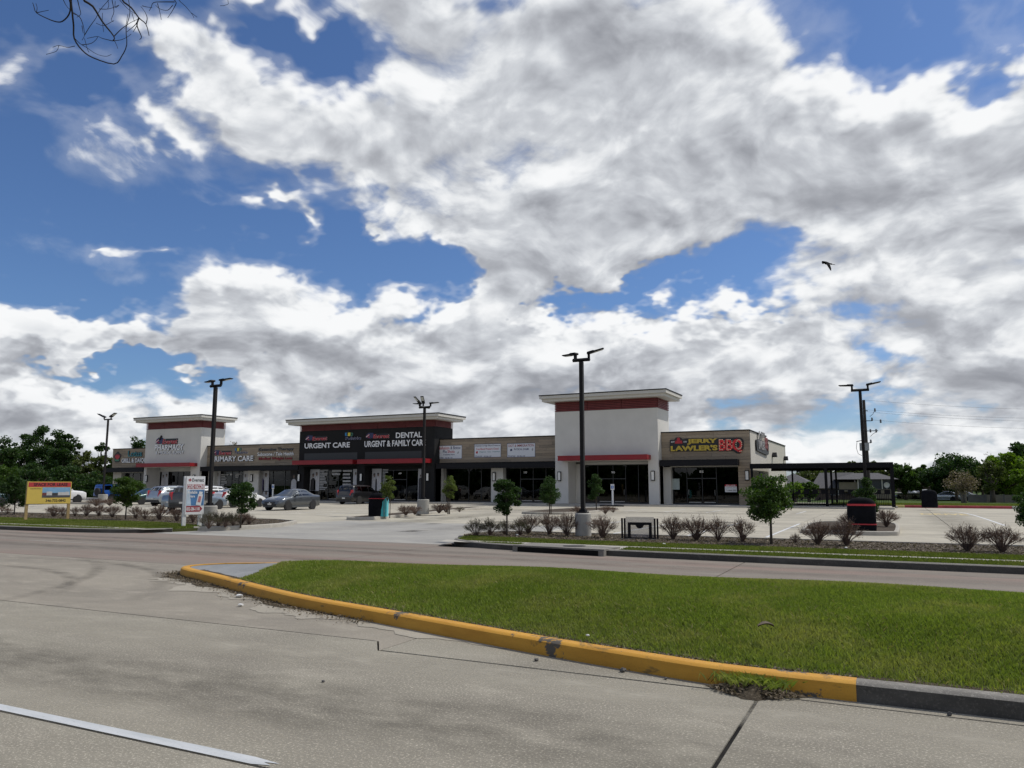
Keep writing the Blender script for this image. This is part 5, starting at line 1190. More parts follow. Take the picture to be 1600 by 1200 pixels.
MB().box(.05*W, .97*W, y0-.004, y0-.001, Z1-.33*H, Z1-.215*H).build('red_band', L_crim, vs); lettering(vs, 'COVID VACCINE', .06*W, .96*W, Z1-.325*H, Z1-.22*H, y0-.006, [m_wb], 0, .03)
MB().box(.04*W, .98*W, y0-.004, y0-.001, Z0+.23*H, Z0+.64*H).build('picture', mat('vaccine print', (.07, .19, .38), .5, var=.35, scale=2.5), vs)
mb = MB(); mb.prism([(.04*W, Z0+.23*H), (.30*W, Z0+.23*H), (.24*W, Z0+.45*H), (.2*W, Z0+.64*H), (.04*W, Z0+.64*H)], 'y', y0-.006, y0-.0045); mb.build('picture_highlight', mat('vaccine print pale', (.5, .6, .68), .5), vs)
lettering(vs, 'Available', .06*W, .6*W, Z0+.54*H, Z0+.62*H, y0-.008, [m_wb], 0, .025); lettering(vs, 'Here', .2*W, .48*W, Z0+.44*H, Z0+.51*H, y0-.008, [m_wb], 0, .025)
mb = MB(); c, s_ = .72*W, Z0+.42*H; mb.prism([(c-.17*W, s_-.17*H), (c+.1*W, s_-.19*H), (c+.19*W, s_+.1*H), (c-.06*W, s_+.11*H)], 'y', y0-.012, y0-.0045); mb.prism([(c-.03*W, s_+.112*H), (c+.15*W, s_+.105*H), (c+.17*W, s_+.17*H), (c-.01*W, s_+.18*H)], 'y', y0-.012, y0-.0045); mb.build('vial', m_wb, vs)
mb = MB(); mb.prism([(c-.09*W, s_-.1*H), (c+.06*W, s_-.11*H), (c+.11*W, s_+.05*H), (c-.03*W, s_+.06*H)], 'y', y0-.015, y0-.0125); mb.build('vial_label', mat('label pink', (.5, .2, .2), .6), vs)
mb = MB(); mb.prism([(.05*W, Z0+.07*H), (.78*W, Z0+.07*H), (.92*W, Z0+.145*H), (.78*W, Z0+.22*H), (.05*W, Z0+.22*H)], 'y', y0-.004, y0-.001); mb.build('red_arrow', L_crim, vs)
lettering(vs, '832-286-1100', .07*W, .78*W, Z0+.10*H, Z0+.19*H, y0-.006, [m_wb], 0, .03)
# ---------------------------------------------------------------- vehicles
m_tyre = mat('tyre', (.018, .018, .018), .85); m_rim = mat('alloy rim', (.68, .69, .70), .35, .3); m_cargl = glass_mat('car glass', (.10, .11, .12), 1.55)
nt_ = m_cargl.node_tree
m_head_l = mat('headlamp', (.6, .63, .66), .15); m_tail = mat('tail lamp', (.45, .02, .03), .25); m_plastic = mat('black plastic', (.02, .02, .021), .6); m_plate = mat('number plate', (.6, .6, .58), .5); m_seat = mat('car interior', (.02, .02, .02), .8)
STY = {  # station: distance from the nose, underside, belt height, top height, half width at belt, half width at roof edge
 'sedan': (4.65, 1.79, .33, .92, 3.62, [(0,.30,.56,.57,.66,.5),(.06,.22,.66,.68,.78,.6),(.5,.2,.80,.84,.86,.72),(1.25,.2,.92,.97,.89,.76),(1.38,.2,.93,1.0,.89,.74),(2.15,.2,.95,1.42,.89,.58),(2.75,.2,.96,1.47,.89,.57),(3.3,.2,.97,1.42,.89,.58),(4.0,.2,1.0,1.09,.87,.64),(4.5,.22,1.0,1.05,.83,.66),(4.6,.3,.9,.93,.78,.62),(4.65,.4,.7,.72,.74,.6)], (1.45, 2.42, 2.5, 3.55)),
 'hatch': (4.5, 1.76, .32, .86, 3.55, [(0,.30,.58,.59,.66,.5),(.06,.22,.68,.70,.76,.6),(.5,.2,.84,.88,.85,.72),(1.0,.2,.95,1.0,.87,.76),(1.12,.2,.96,1.03,.87,.74),(2.0,.2,.98,1.47,.87,.58),(2.6,.2,1.0,1.51,.87,.57),(3.3,.2,1.02,1.43,.87,.57),(4.2,.2,1.06,1.16,.84,.6),(4.38,.22,1.0,1.06,.8,.62),(4.46,.3,.8,.84,.77,.6),(4.5,.4,.65,.67,.74,.6)], (1.2, 2.35, 2.43, 3.7)),
 'suv': (4.6, 1.87, .36, .92, 3.6, [(0,.40,.72,.73,.70,.5),(.06,.30,.88,.90,.82,.6),(.4,.28,1.0,1.04,.90,.76),(1.2,.28,1.08,1.13,.93,.8),(1.32,.28,1.09,1.16,.93,.78),(2.0,.28,1.10,1.63,.93,.66),(2.6,.28,1.11,1.68,.93,.66),(3.6,.28,1.14,1.66,.93,.66),(4.1,.28,1.16,1.60,.91,.66),(4.45,.3,1.12,1.18,.88,.68),(4.55,.34,.92,.95,.84,.68),(4.6,.45,.7,.72,.80,.66)], (1.45, 2.5, 2.58, 3.9)),
 'van': (5.1, 1.98, .35, .98, 4.05, [(0,.36,.66,.67,.74,.5),(.08,.25,.80,.82,.86,.6),(.4,.2,.94,.99,.94,.76),(1.0,.2,1.04,1.10,.98,.8),(1.1,.2,1.05,1.14,.98,.8),(2.0,.2,1.08,1.68,.99,.74),(2.6,.2,1.09,1.75,.99,.74),(4.2,.2,1.11,1.76,.99,.74),(4.7,.2,1.12,1.72,.97,.74),(4.98,.24,1.08,1.2,.95,.76),(5.06,.3,.9,.94,.92,.76),(5.1,.4,.7,.72,.88,.7)], (1.35, 2.5, 2.58, 3.6, 3.68, 4.6)),
 'pickup': (5.7, 2.0, .40, 1.02, 4.6, [(0,.45,.90,.91,.80,.6),(.06,.35,1.02,1.04,.90,.7),(.4,.32,1.13,1.17,.96,.82),(1.3,.32,1.2,1.25,.99,.86),(1.42,.32,1.21,1.28,.99,.84),(2.15,.32,1.22,1.86,.99,.72),(2.7,.32,1.22,1.91,.99,.72),(3.5,.32,1.23,1.88,.99,.72),(3.66,.32,1.23,1.27,.99,.86),(4.4,.32,1.23,1.25,.99,.90),(5.6,.36,1.23,1.25,.98,.90),(5.7,.45,1.1,1.12,.96,.88)], (1.5, 2.55, 2.63, 3.5)),
 'offroad': (4.3, 1.85, .41, .75, 3.25, [(0,.5,.95,.96,.66,.56),(.05,.45,1.06,1.08,.68,.6),(.4,.42,1.12,1.16,.70,.64),(1.3,.40,1.16,1.20,.76,.68),(1.45,.40,1.17,1.24,.78,.70),(1.85,.40,1.17,1.80,.78,.70),(2.4,.40,1.17,1.85,.78,.70),(3.6,.40,1.17,1.85,.78,.70),(4.15,.42,1.17,1.82,.78,.70),(4.22,.45,1.1,1.5,.78,.7),(4.27,.5,.9,.95,.76,.7),(4.3,.55,.8,.85,.75,.7)], (1.7, 2.4, 2.5, 3.2, 3.3, 4.05)),
}
def vehicle(name, label, style, paint_m, x, y, rz, group='cars in the parking lot', plastic=False, simple=False):
    L, Wd, R, fa, ra, S, win = STY[style]
    S = np.array(S, float)
    t = thing(name, label, {'pickup': 'pickup truck', 'van': 'minivan', 'suv': 'suv', 'offroad': 'off-road car'}.get(style, 'car'), (x, y, .002), rz, group)
    xs = np.unique(np.concatenate([np.linspace(0, L, 34), S[:, 0]]))
    def smooth_col(c):
        v = np.interp(xs, S[:, 0], S[:, c]); g = v.copy()
        for _ in range(1): g[1:-1] = .25*v[:-2]+.5*v[1:-1]+.25*v[2:]
        return g
    cols = [smooth_col(c) for c in range(1, 6)]
    def at(u): return [np.interp(u, xs, c) for c in cols]
    def Y(u): return L/2-u
    def ring(u):
        zb, bl, tp, w, wr = at(u); k = min(1, (tp-bl)/.35)
        return [(0, zb), (w*.82, zb), (w*.97, zb+.1), (w*1.0, (zb+bl)/2), (w*.995, bl-.12), (w*.95, bl), (wr+(w*.95-wr)*.5*(1-.0), bl+(tp-bl)*.5), (wr, tp-.05*k-.004), (wr*.86, tp-.006), (wr*.45, tp+.018), (0, tp+.026)]
    mb = MB(); n = 11; m = 2*n-2
    for u in xs:
        r_ = ring(u); full = r_+[(-a, b_) for a, b_ in r_[-2:0:-1]]
        mb.v += [(a, Y(u), b_) for a, b_ in full]
    mb.f = [(i*m+j, i*m+(j+1) % m, (i+1)*m+(j+1) % m, (i+1)*m+j) for i in range(len(xs)-1) for j in range(m)]+[tuple(range(m)), tuple((len(xs)-1)*m+j for j in range(m))]; mb.mi = [0]*len(mb.f)
    mb.build('body', paint_m, t, 50)
    # windows lie just outside the cabin shell
    def side(u, v, s, off=.008):
        zb, bl, tp, w, wr = at(u); a0, z0 = w*.95, bl; k = min(1, (tp-bl)/.35); a1, z1 = wr, tp-.05*k-.004
        return (s*(a0+(a1-a0)*v+off), Y(u), z0+(z1-z0)*v+off*.4)
    pairs = [(win[i], win[i+1]) for i in range(0, len(win), 2)]
    for s in (-1, 1):
        for a, b_ in pairs:
            q = MB(); K = 7; us = np.linspace(a, b_, K)
            for u in us: q.v += [side(u, .10, s), side(u, .5, s), side(u, .88, s)]
            q.f = [(i*3+j, i*3+j+1, (i+1)*3+j+1, (i+1)*3+j) for i in range(K-1) for j in range(2)]; q.mi = [0]*len(q.f); q.build('side_window', m_cargl, t, True)
    def top(u, s, off=.008):
        zb, bl, tp, w, wr = at(u); return (wr*.86*s, Y(u), tp-.006+.03*(1-abs(s))+off)
    tops = S[:, 3]; iw = int(np.argmax(tops > tops[0]+.4 if style != 'offroad' else tops > 1.5)); cowl = S[iw-1, 0]; wtop = S[iw, 0]
    def screen(nm, a, b_):
        q = MB(); us = np.linspace(a, b_, 6); ss = np.linspace(-.93, .93, 7)
        for u in us: q.v += [top(u, s) for s in ss]
        q.f = [(i*7+j, i*7+j+1, (i+1)*7+j+1, (i+1)*7+j) for i in range(5) for j in range(6)]; q.mi = [0]*len(q.f); q.build(nm, m_cargl, t, True)
    screen('windscreen', cowl+.1, wtop-.06)
    rear = [r_ for r_ in S if r_[0] > wtop and r_[3] > tops.max()-.14][-1][0]; nxt = S[list(S[:, 0]).index(rear)+1, 0]
    screen('rear_window', rear+.04, nxt-.04)
    # wheels
    for wy in (fa, ra):
        for s in (-1, 1):
            zb, bl, tp, w, wr = at(wy); ox = s*(w-.01)
            q = MB(); q.lathe([(R*1.17, -.05*s), (R*1.17, .012*s), (0, .012*s)], (ox, Y(wy), R*1.02), 22, axis='x'); q.build('wheel_arch', m_plastic, t)
            q = MB(); q.lathe([(R*.66, -.18*s), (R*.95, -.18*s), (R, -.13*s), (R, .0), (R*.95, .035*s), (R*.66, .035*s)], (ox, Y(wy), R), 24, axis='x'); wh = q.build('wheel', m_tyre, t, 40)
            q = MB(); q.lathe([(0, .0), (R*.66, .0), (R*.66, .03*s), (R*.6, .032*s), (R*.57, .012*s), (0, .012*s)], (ox, Y(wy), R), 20, axis='x'); q.build('rim', m_plastic if simple else mat('rim recess', (.30, .30, .31), .45, .3), wh)
            q = MB()
            for k in range(6):
                a = 2*pi*k/6; c, s_ = math.cos(a), math.sin(a); h = R*.09
                q.prism([(Y(wy)+c*R*.08-s_*h, R+s_*R*.08+c*h), (Y(wy)+c*R*.6-s_*h*1.3, R+s_*R*.6+c*h*1.3), (Y(wy)+c*R*.6+s_*h*1.3, R+s_*R*.6-c*h*1.3), (Y(wy)+c*R*.08+s_*h, R+s_*R*.08-c*h)], 'x', ox+.013*s, ox+.03*s)
            q.build('spokes', m_rim, wh)
    # lamps, bumpers, plates, mirrors, handles
    zb, bl, tp, w, wr = at(.14)
    for s in (-1, 1):
        q = MB(); q.v = [(s*w*.52, Y(.05)+.03, bl-.16), (s*w*.98, Y(.30), bl-.10), (s*w*1.0, Y(.42), bl+.05), (s*w*.6, Y(.12), bl-.0), (s*w*.52, Y(.12)-.1, bl-.16), (s*w*.9, Y(.5), bl-.1), (s*w*.9, Y(.6), bl+.03), (s*w*.55, Y(.3), bl-.02)]
        q.f = [(0, 1, 2, 3), (4, 7, 6, 5), (0, 4, 5, 1), (1, 5, 6, 2), (2, 6, 7, 3), (3, 7, 4, 0)]; q.mi = [0]*6; q.build('headlight', m_head_l, t)
        zb2, bl2, tp2, w2, wr2 = at(L-.12); tall = style in ('suv', 'van', 'hatch', 'offroad')
        z0, z1 = (bl2-.22, bl2+.28) if tall and style != 'offroad' else (bl2-.24, bl2-.02)
        q = MB(); q.v = [(s*w2*.70, Y(L)-.012, z0), (s*w2*1.0, Y(L-.14), z0), (s*w2*.985, Y(L-.2), z1), (s*w2*.78, Y(L-.06), z1), (s*w2*.70, Y(L-.2), z0), (s*w2*.9, Y(L-.34), z0), (s*w2*.8, Y(L-.4), z1), (s*w2*.7, Y(L-.3), z1)]
        q.f = [(0, 1, 2, 3), (4, 7, 6, 5), (0, 4, 5, 1), (1, 5, 6, 2), (2, 6, 7, 3), (3, 7, 4, 0)]; q.mi = [0]*6; q.build('tail_light', m_tail, t)
        zb3, bl3, tp3, w3, wr3 = at(win[0]+.25)
        q = MB(); q.box(s*(w3*.93), s*(w3+.20), Y(win[0]+.32), Y(win[0]+.20), bl3+.03, bl3+.17) if s > 0 else q.box(-(w3+.20), -(w3*.93), Y(win[0]+.32), Y(win[0]+.20), bl3+.03, bl3+.17); q.build('wing_mirror', paint_m, t)
        for hw in pairs[:2]:
            zb4, bl4, tp4, w4, wr4 = at(hw[1]-.15); q = MB(); a, b_ = sorted((s*(w4*.97), s*(w4*1.01+.015))); q.box(a, b_, Y(hw[1]-.05), Y(hw[1]-.22), bl4-.13, bl4-.10); q.build('door_handle', paint_m, t)
        zb5, bl5, tp5, w5, wr5 = at(L/2); q = MB(); a, b_ = sorted((s*w5*.93, s*w5*.995)); q.box(a, b_, Y(ra-R*1.2), Y(fa+R*1.2), zb5-.01, zb5+.12); q.build('sill', m_plastic if style in ('suv', 'offroad', 'pickup') else paint_m, t)
    zb, bl, tp, w, wr = at(.05); q = MB(); q.box(-w*.6, w*.6, Y(0)-.02, Y(0)+.018, bl-.13, bl-.05); q.box(-w*.75, w*.75, Y(0)-.05, Y(0)+.012, zb+.06, zb+.20); q.build('grille', m_plastic, t)
    if style != 'offroad': q = MB(); q.disc((0, Y(0)+.022, bl-.09), .05, 'y', 12); q.build('badge', m_rim, t)
    q = MB(); q.box(-.16, .16, Y(0)+.013, Y(0)+.03, zb+.14, zb+.25); q.build('number_plate', m_plate, t)
    zb, bl, tp, w, wr = at(L-.03); q = MB(); q.box(-w*.9, w*.9, Y(L)-.03, Y(L)+.1, zb-.08, zb+.12); q.build('rear_bumper', m_plastic if style in ('suv', 'offroad', 'van') else paint_m, t)
    q = MB(); q.box(-.16, .16, Y(L)-.045, Y(L)-.02, zb+.17, zb+.29); q.build('number_plate', m_plate, t)
    if style == 'offroad':
        q = MB(); q.lathe([(R*.5, -.12), (R*.95, -.12), (R, -.08), (R, .06), (R*.95, .1), (R*.5, .1)], (.12, Y(L)-.14, 1.05), 22, axis='y'); sp = q.build('spare_wheel', m_tyre, t, 40)
        q = MB(); q.lathe([(0, -.10), (R*.5, -.10), (R*.5, -.0), (0, .0)], (.12, Y(L)-.14, 1.05), 18, axis='y'); q.build('rim', m_rim, sp)
        for s in (-1, 1):
            for wy in (fa, ra): q = MB(); a, b_ = sorted((s*.70, s*.94)); q.prism([(Y(wy)-.52, R+.18), (Y(wy)-.36, R+.46), (Y(wy)+.36, R+.46), (Y(wy)+.55, R+.2), (Y(wy)+.5, R+.16), (Y(wy)+.33, R+.40), (Y(wy)-.33, R+.40), (Y(wy)-.48, R+.16)], 'x', a, b_); q.build('fender', paint_m if wy == ra else m_plastic, t)
        q = MB(); q.box(-.72, .72, Y(4.1), Y(1.85), 1.862, 1.885); q.build('roof_panel', m_plastic, t)
    if style == 'suv':
        for s in (-1, 1): q = MB(); q.tube([(s*.62, Y(2.1), 1.69), (s*.62, Y(2.2), 1.735), (s*.62, Y(3.7), 1.735), (s*.62, Y(3.8), 1.69)], .018, 5); q.build('roof_rail', m_plastic, t)
    return t
p_grey = paint('slate grey paint', (.095, .105, .115), .6); p_white = paint('white paint', (.72, .72, .71), 0); p_black = paint('black paint', (.010, .010, .012), .3); p_silver = paint('silver paint', (.40, .43, .45), .6)
p_blueg = paint('blue grey paint', (.20, .245, .29), .5); p_char = paint('charcoal paint', (.055, .058, .062), .5); p_green = paint('dark green paint', (.018, .050, .042), .4); p_blue = paint('bright blue paint', (.012, .085, .36), .3); p_teal = paint('dark teal paint', (.02, .05, .06), .4)
vehicle('parked_car', 'slate grey sedan facing the street before the dark tower', 'sedan', p_grey, -39.0, 43.1, pi+.06)
vehicle('parked_car', 'black minivan parked nose-in at the dark tower', 'van', p_black, -45.4, 59.5, .02)
vehicle('parked_car', 'white hatchback half hidden by the leafy tree beside the grey sedan', 'hatch', p_white, -47.1, 46.0, -.02)
vehicle('parked_car', 'blue-grey sedan behind the lamp post of the vaccine sign', 'sedan', p_blueg, -45.4, 40.2, .0)
vehicle('parked_car', 'white car just above the blue-grey sedan, mostly hidden', 'suv', p_white, -51.0, 47.0, .0)
vehicle('parked_car', 'charcoal suv with its rear to the street left of the vaccine sign', 'suv', p_char, -42.5, 37.3, .6)
vehicle('parked_car', 'silver suv with bright red tail lamps behind the left shrubs', 'suv', p_silver, -56.0, 47.4, .0)
vehicle('parked_car', 'dark green car with white wheels behind the round left tree', 'sedan', p_green, -61.7, 49.3, pi)
vehicle('parked_car', 'white car showing only its roof behind the silver suv', 'suv', p_white, -62.8, 53.5, .0)
vehicle('pickup_truck', 'white pickup truck poking out right of the lease board', 'pickup', p_white, -71.1, 46.3, .0)
vehicle('parked_car', 'bright blue boxy off-road car with a spare wheel on its back', 'offroad', p_blue, -75.9, 56.5, .0)
vehicle('parked_car', 'dark teal suv at the far left behind a dark tree', 'suv', p_teal, -66.3, 36.9, -.1)
# ---------------------------------------------------------------- trees and shrubs
m_bark = mat('bark', (.085, .07, .055), .95, var=.35, scale=6, bmp=.6); m_bark2 = mat('pale bark', (.17, .15, .125), .95, var=.3, scale=6)
lf_dark = leaf_mat('dark leaf', (0.024, 0.057, 0.014), (.055, .095, .024)); lf_mid = leaf_mat('mid leaf', (0.041, 0.084, 0.014), (.085, .135, .026)); lf_bright = leaf_mat('bright leaf', (0.098, 0.172, 0.014), (.19, .26, .035), .45); lf_olive = leaf_mat('olive leaf', (0.068, 0.090, 0.024), (.105, .12, .036))
lf_far = leaf_mat('deep tree leaf', (0.030, 0.068, 0.019), (.050, .082, .020)); lf_redbud = leaf_mat('brown bud', (.13, .095, .06), (.26, .20, .13), .2); lf_young = leaf_mat('young leaf', (.07, .10, .025), (.17, .20, .055), .4)
lf_shrub = leaf_mat('shrub leaf', (.10, .055, .038), (.25, .15, .10), .15); lf_shrubg = leaf_mat('green shrub leaf', (.03, .045, .014), (.08, .09, .03), .3); m_twig = mat('twig', (.125, .085, .068), .9, var=.3)
def tree(name, label, x, y, z, H, cw, cz0, leaf_m, nl, ls, shape='round', trunk=.035, seed=0, group='trees', clumps=26, fill=.8, bark=None, stems=1, gaps=.0, cat='tree', flat=.2):
    """trunk and limbs, and a crown of separate leaves gathered in clumps; cz0 = foot of the crown"""
    r = np.random.default_rng(seed+1000); t = thing(name, label, cat, (x, y, z), 0, group); bark = bark or m_bark
    hc = H-cz0; C_ = []
    while len(C_) < clumps:
        q = r.normal(size=3); q /= np.linalg.norm(q); rad = r.random()**(1/2.2)*fill
        px, py, pz = q*rad
        v = min(1, max(0, (pz/fill+1)/2))
        if shape == 'cone': k = 1.18*(1-v)**.62*(.55+.9*min(v*3, 1)*.5)
        elif shape == 'col': k = .75+.25*math.sin(math.pi*v)
        elif shape == 'spread': k = .55+.75*v
        else: k = 1.
        C_.append((px*cw/2*k, py*cw/2*k, cz0+hc*v))
    C_ = np.array(C_); cr = cw*(.115 if clumps > 75 else .135 if clumps > 40 else .155 if clumps > 16 else .2)
    per = r.dirichlet(np.ones(clumps)*4)*nl; pts = []
    for c, n in zip(C_, per):
        g = r.normal(size=(max(3, int(n)), 3)); g /= (np.linalg.norm(g, axis=1)[:, None]+1e-6); g *= (r.random(len(g))**.45)[:, None]
        pts.append(c+g*np.array([1, 1, .72])*cr*r.uniform(.75, 1.45))
    pts = np.concatenate(pts); pts = pts[pts[:, 2] > cz0*.75]
    mb = MB(); R0 = trunk
    for s_ in range(stems):
        bx, by = (0, 0) if stems == 1 else (r.normal()*.09, r.normal()*.09)
        mid = (bx*1.2+r.normal()*.02*H*.3, by*1.2, cz0+hc*.1); topp = (r.normal()*cw*.05, r.normal()*cw*.05, cz0+hc*.75)
        mb.tube([(bx, by, -.05), (bx*1.1, by*1.1, cz0*.5), mid, topp], [R0*1.25, R0, R0*.85, R0*.25], 7)
    for c in C_[r.permutation(clumps)[:max(6, int(clumps*.6))]]:
        z0 = min(c[2]*.85, cz0+hc*r.uniform(.0, .35)); s0 = np.array([0, 0, z0]); e = c
        m_ = (s0+e)/2+np.array([0, 0, hc*.05*r.normal()])
        mb.tube([tuple(s0), tuple(m_), tuple(e)], [R0*.5, R0*.3, R0*.1], 5)
    mb.build('trunk', bark, t, True)
    leaves('crown', pts, ls, leaf_m, t, .6, flat, seed)
    return t
def tree_px(name, label, px, pyb, pyt, wpx, pycrown, leaf_m, nl, ls, z=VZ, **kw):
    x, y, _ = G(px, pyb, z); d = -math.sin(YAW)*x+math.cos(YAW)*y; s = F_PX/d*1.0
    kw['clumps'] = int(kw.get('clumps', 26)*1.9)
    H = V(px, pyt, y)[2]-z; return tree(name, label, x, y, z, H, wpx/s*(1.22 if kw.get('shape') == 'cone' else 1.1), H*(pyb-pycrown)/(pyb-pyt), leaf_m, int(nl*2.3), ls*.8, **kw)
g1 = 'young trees in the planting beds'
tree_px('young_tree', 'broad young tree with a bare trunk in front of the right plank corner', 1205.5, 851, 740, 74, 815, lf_mid, 5200, .085, seed=3, trunk=.035, group=g1, shape='round', clumps=34, fill=.95)
tree_px('young_tree', 'round dense young tree at the tip of the right planting bed', 792, 838, 743, 43, 806, lf_dark, 4200, .07, seed=4, trunk=.028, group=g1, clumps=30, fill=.86)
tree_px('young_tree', 'egg-shaped dark tree on three stems left of the tallest lamp post', 858.5, 802, 744, 33, 790, lf_dark, 3600, .085, z=.13, seed=5, trunk=.022, stems=3, group=g1, shape='cone', clumps=30, fill=.9)
tree_px('young_tree', 'slim cone-shaped tree right of the tallest lamp post', 931.5, 797, 740, 28, 785, lf_dark, 3400, .09, z=.13, seed=6, trunk=.022, stems=2, group=g1, shape='cone', clumps=28, fill=.9)
tree_px('young_tree', 'thin yellow-green young tree on the island before the three banners', 702, 802, 742, 23, 782, lf_young, 1700, .085, z=.13, seed=7, trunk=.02, stems=3, group=g1, shape='col', clumps=20)
tree_px('young_tree', 'wispy yellow-green young tree beside the turquoise menu board', 605.5, 808, 743, 23, 786, lf_young, 1500, .08, z=.13, seed=8, trunk=.02, stems=2, group=g1, shape='col', clumps=20)
tree_px('young_tree', 'open leafy young tree in front of the white hatchback', 376, 823, 750, 40, 800, lf_dark, 2600, .10, seed=9, trunk=.028, group=g1, clumps=20, fill=.95)
tree_px('young_tree', 'round young tree on a straight trunk before the blue car', 196, 812, 743, 45, 790, lf_mid, 3600, .10, seed=10, trunk=.032, group=g1, clumps=28, fill=.85)
tree_px('young_tree', 'round dark young tree at the left edge beside the lease board', 22, 804, 742, 46, 792, lf_dark, 3600, .11, seed=11, trunk=.035, group=g1, clumps=28, fill=.9)
tree_px('young_tree', 'dark cone-shaped tree behind the red-banded menu board', 1356, 822, 747, 38, 815, lf_dark, 4200, .08, z=.13, seed=12, trunk=.025, group=g1, shape='cone', clumps=34, fill=.95)
tree_px('young_tree', 'young tree cut by the right edge of the picture', 1612, 852, 768, 52, 826, lf_dark, 3000, .08, seed=13, trunk=.03, group=g1, clumps=24)
# bare twiggy shrubs: three forms, copied
def shrub_form(seed, leafy, dense):
    r = np.random.default_rng(seed); mb = MB(); pts = []
    for i in range(dense):
        a = r.random()*2*pi; sp = r.random()**.62*.70; h = r.uniform(.72, 1.05)*(1-.62*sp*sp)
        b0 = Vector((math.cos(a)*.05*r.random(), math.sin(a)*.05*r.random(), 0)); e = Vector((math.cos(a)*sp, math.sin(a)*sp, h*math.cos(sp*.7)))
        m1 = b0.lerp(e, .4)+Vector((math.cos(a)*-.05*sp, math.sin(a)*-.05*sp, .06)); mb.tube([b0, m1, e], [.010, .007, .003], 4, cap=False)
        for k in range(7):
            u = r.uniform(.3, .98); p = m1.lerp(e, u); d = (e-m1).normalized()+Vector(r.normal(size=3))*.55; q = p+d.normalized()*r.uniform(.12, .3)
            if q.z < .05: q.z = .08
            mb.tube([p, q], [.006, .0025], 3, cap=False)
            for w_ in range(leafy): pts.append(tuple(p.lerp(q, r.random())+Vector(r.normal(size=3))*.025))
    return mb.mesh('stems', m_twig), np.array(pts)
forms = []
for i, (lfy, dn, lm) in enumerate([(3, 80, lf_shrub), (3, 66, lf_shrub), (3, 88, lf_shrub), (6, 52, lf_shrubg)]):
    st_, pts = shrub_form(50+i, lfy, dn); o = leaves('foliage', pts, .038, lm, None, .5, 0, 80+i); me = o.data; bpy.data.objects.remove(o); forms.append((st_, me))
def shrub(px, pyb, pyt, label, group, form, z=VZ, rz=0., wide=1.):
    x, y, _ = G(px, pyb, z); H = V(px, pyt, y)[2]-z
    t = thing('shrub', label, 'shrub', (x, y, z), rz, group); s = H/1.0; t.scale = (s*wide, s*wide, s)
    link('stems', forms[form][0], t); link('foliage', forms[form][1], t)
sr = random.Random(5); gs = 'twiggy shrubs along the right planting bed'
for i, (px, b_, tp, lab, f) in enumerate([
 (743, 839, 812, 'dark green-tipped shrub at the very tip of the right bed', 3), (766, 837, 811, 'dark green-tipped shrub between the bed tip and the round tree', 3), (789, 836, 814, 'low dark shrub at the foot of the round tree', 3), (813, 837, 812, 'small dark shrub just right of the round tree trunk', 3),
 (826, 834, 804, 'bare brown shrub under the egg-shaped tree, leftmost there', 0), (858, 836, 802, 'bare brown shrub straight below the egg-shaped tree', 1), (886, 838, 803, 'bare brown shrub touching the left side of the tall lamp base', 2), (942, 841, 806, 'bare reddish shrub right of the tall lamp base', 0),
 (1052, 843, 808, 'bare round shrub first to the right of the low sign frame', 2), (1088, 845, 808, 'bare round shrub second to the right of the low sign frame', 0), (1122.5, 846, 810, 'bare spiky shrub third to the right of the low sign frame', 1), (1160.5, 847, 811, 'bare spiky shrub just left of the broad young tree', 1),
 (1243, 849, 834, 'tiny bare sprig of a shrub right of the broad young tree', 1), (1278, 851, 815, 'bare shrub between the tiny sprig and the menu board', 0), (1323, 853, 813, 'large bare shrub in front of the red-banded menu board', 2),
 (1512, 862, 822, 'wide bare shrub near the right edge, left of a pair', 2), (1566, 864, 822, 'wide bare shrub near the right edge, right of a pair', 0)]):
    shrub(px, b_, tp, lab, gs, f, VZ, sr.random()*6, 1.0*(.88+.24*sr.random()))
gs = 'twiggy shrubs along the left planting bed'
for px, b_, tp, lab, f in [(3, 800, 790, 'small bare shrub cut by the left edge of the picture', 1), (12, 803, 793, 'small bare shrub left of the far left tree trunk', 1), (84, 808, 790, 'bare shrub seen just below the lease board, leftmost there', 0), (98, 807, 792, 'bare shrub behind the right post of the lease board', 1), (117, 807, 792, 'thin bare shrub right of the lease board post', 1),
  (135, 807, 788, 'full bare shrub second to the right of the lease board', 2), (154.5, 807, 789, 'full bare shrub below the far left lamp post', 2), (175.5, 809, 789, 'full bare shrub just left of the round tree trunk', 0),
  (212, 811, 791, 'bare shrub just right of the round tree trunk', 1), (226, 812, 796, 'small thin shrub second to the right of the round tree trunk', 1), (249, 813, 789, 'largest bare shrub below the silver suv', 2), (276, 815, 793, 'bare shrub left of the vaccine sign post', 0), (301, 817, 799, 'bare shrub seen between the vaccine sign posts', 1),
  (326, 826, 802, 'dark brown shrub in front of the lamp base by the vaccine sign', 3), (341, 823, 800, 'dark brown shrub second to the right of the vaccine sign', 3), (352, 824, 803, 'dark brown shrub left of the open leafy tree', 3), (364, 822, 801, 'dark brown shrub against the open leafy tree trunk', 3), (377, 820, 800, 'bare shrub right of the open leafy tree trunk', 0), (389, 820, 804, 'small bare shrub at the right end of the left bed', 1)]:
    shrub(px, b_, tp, lab, gs, f, VZ, sr.random()*6, 1.0*(.88+.24*sr.random()))
gs = 'twiggy shrubs on the lot islands'
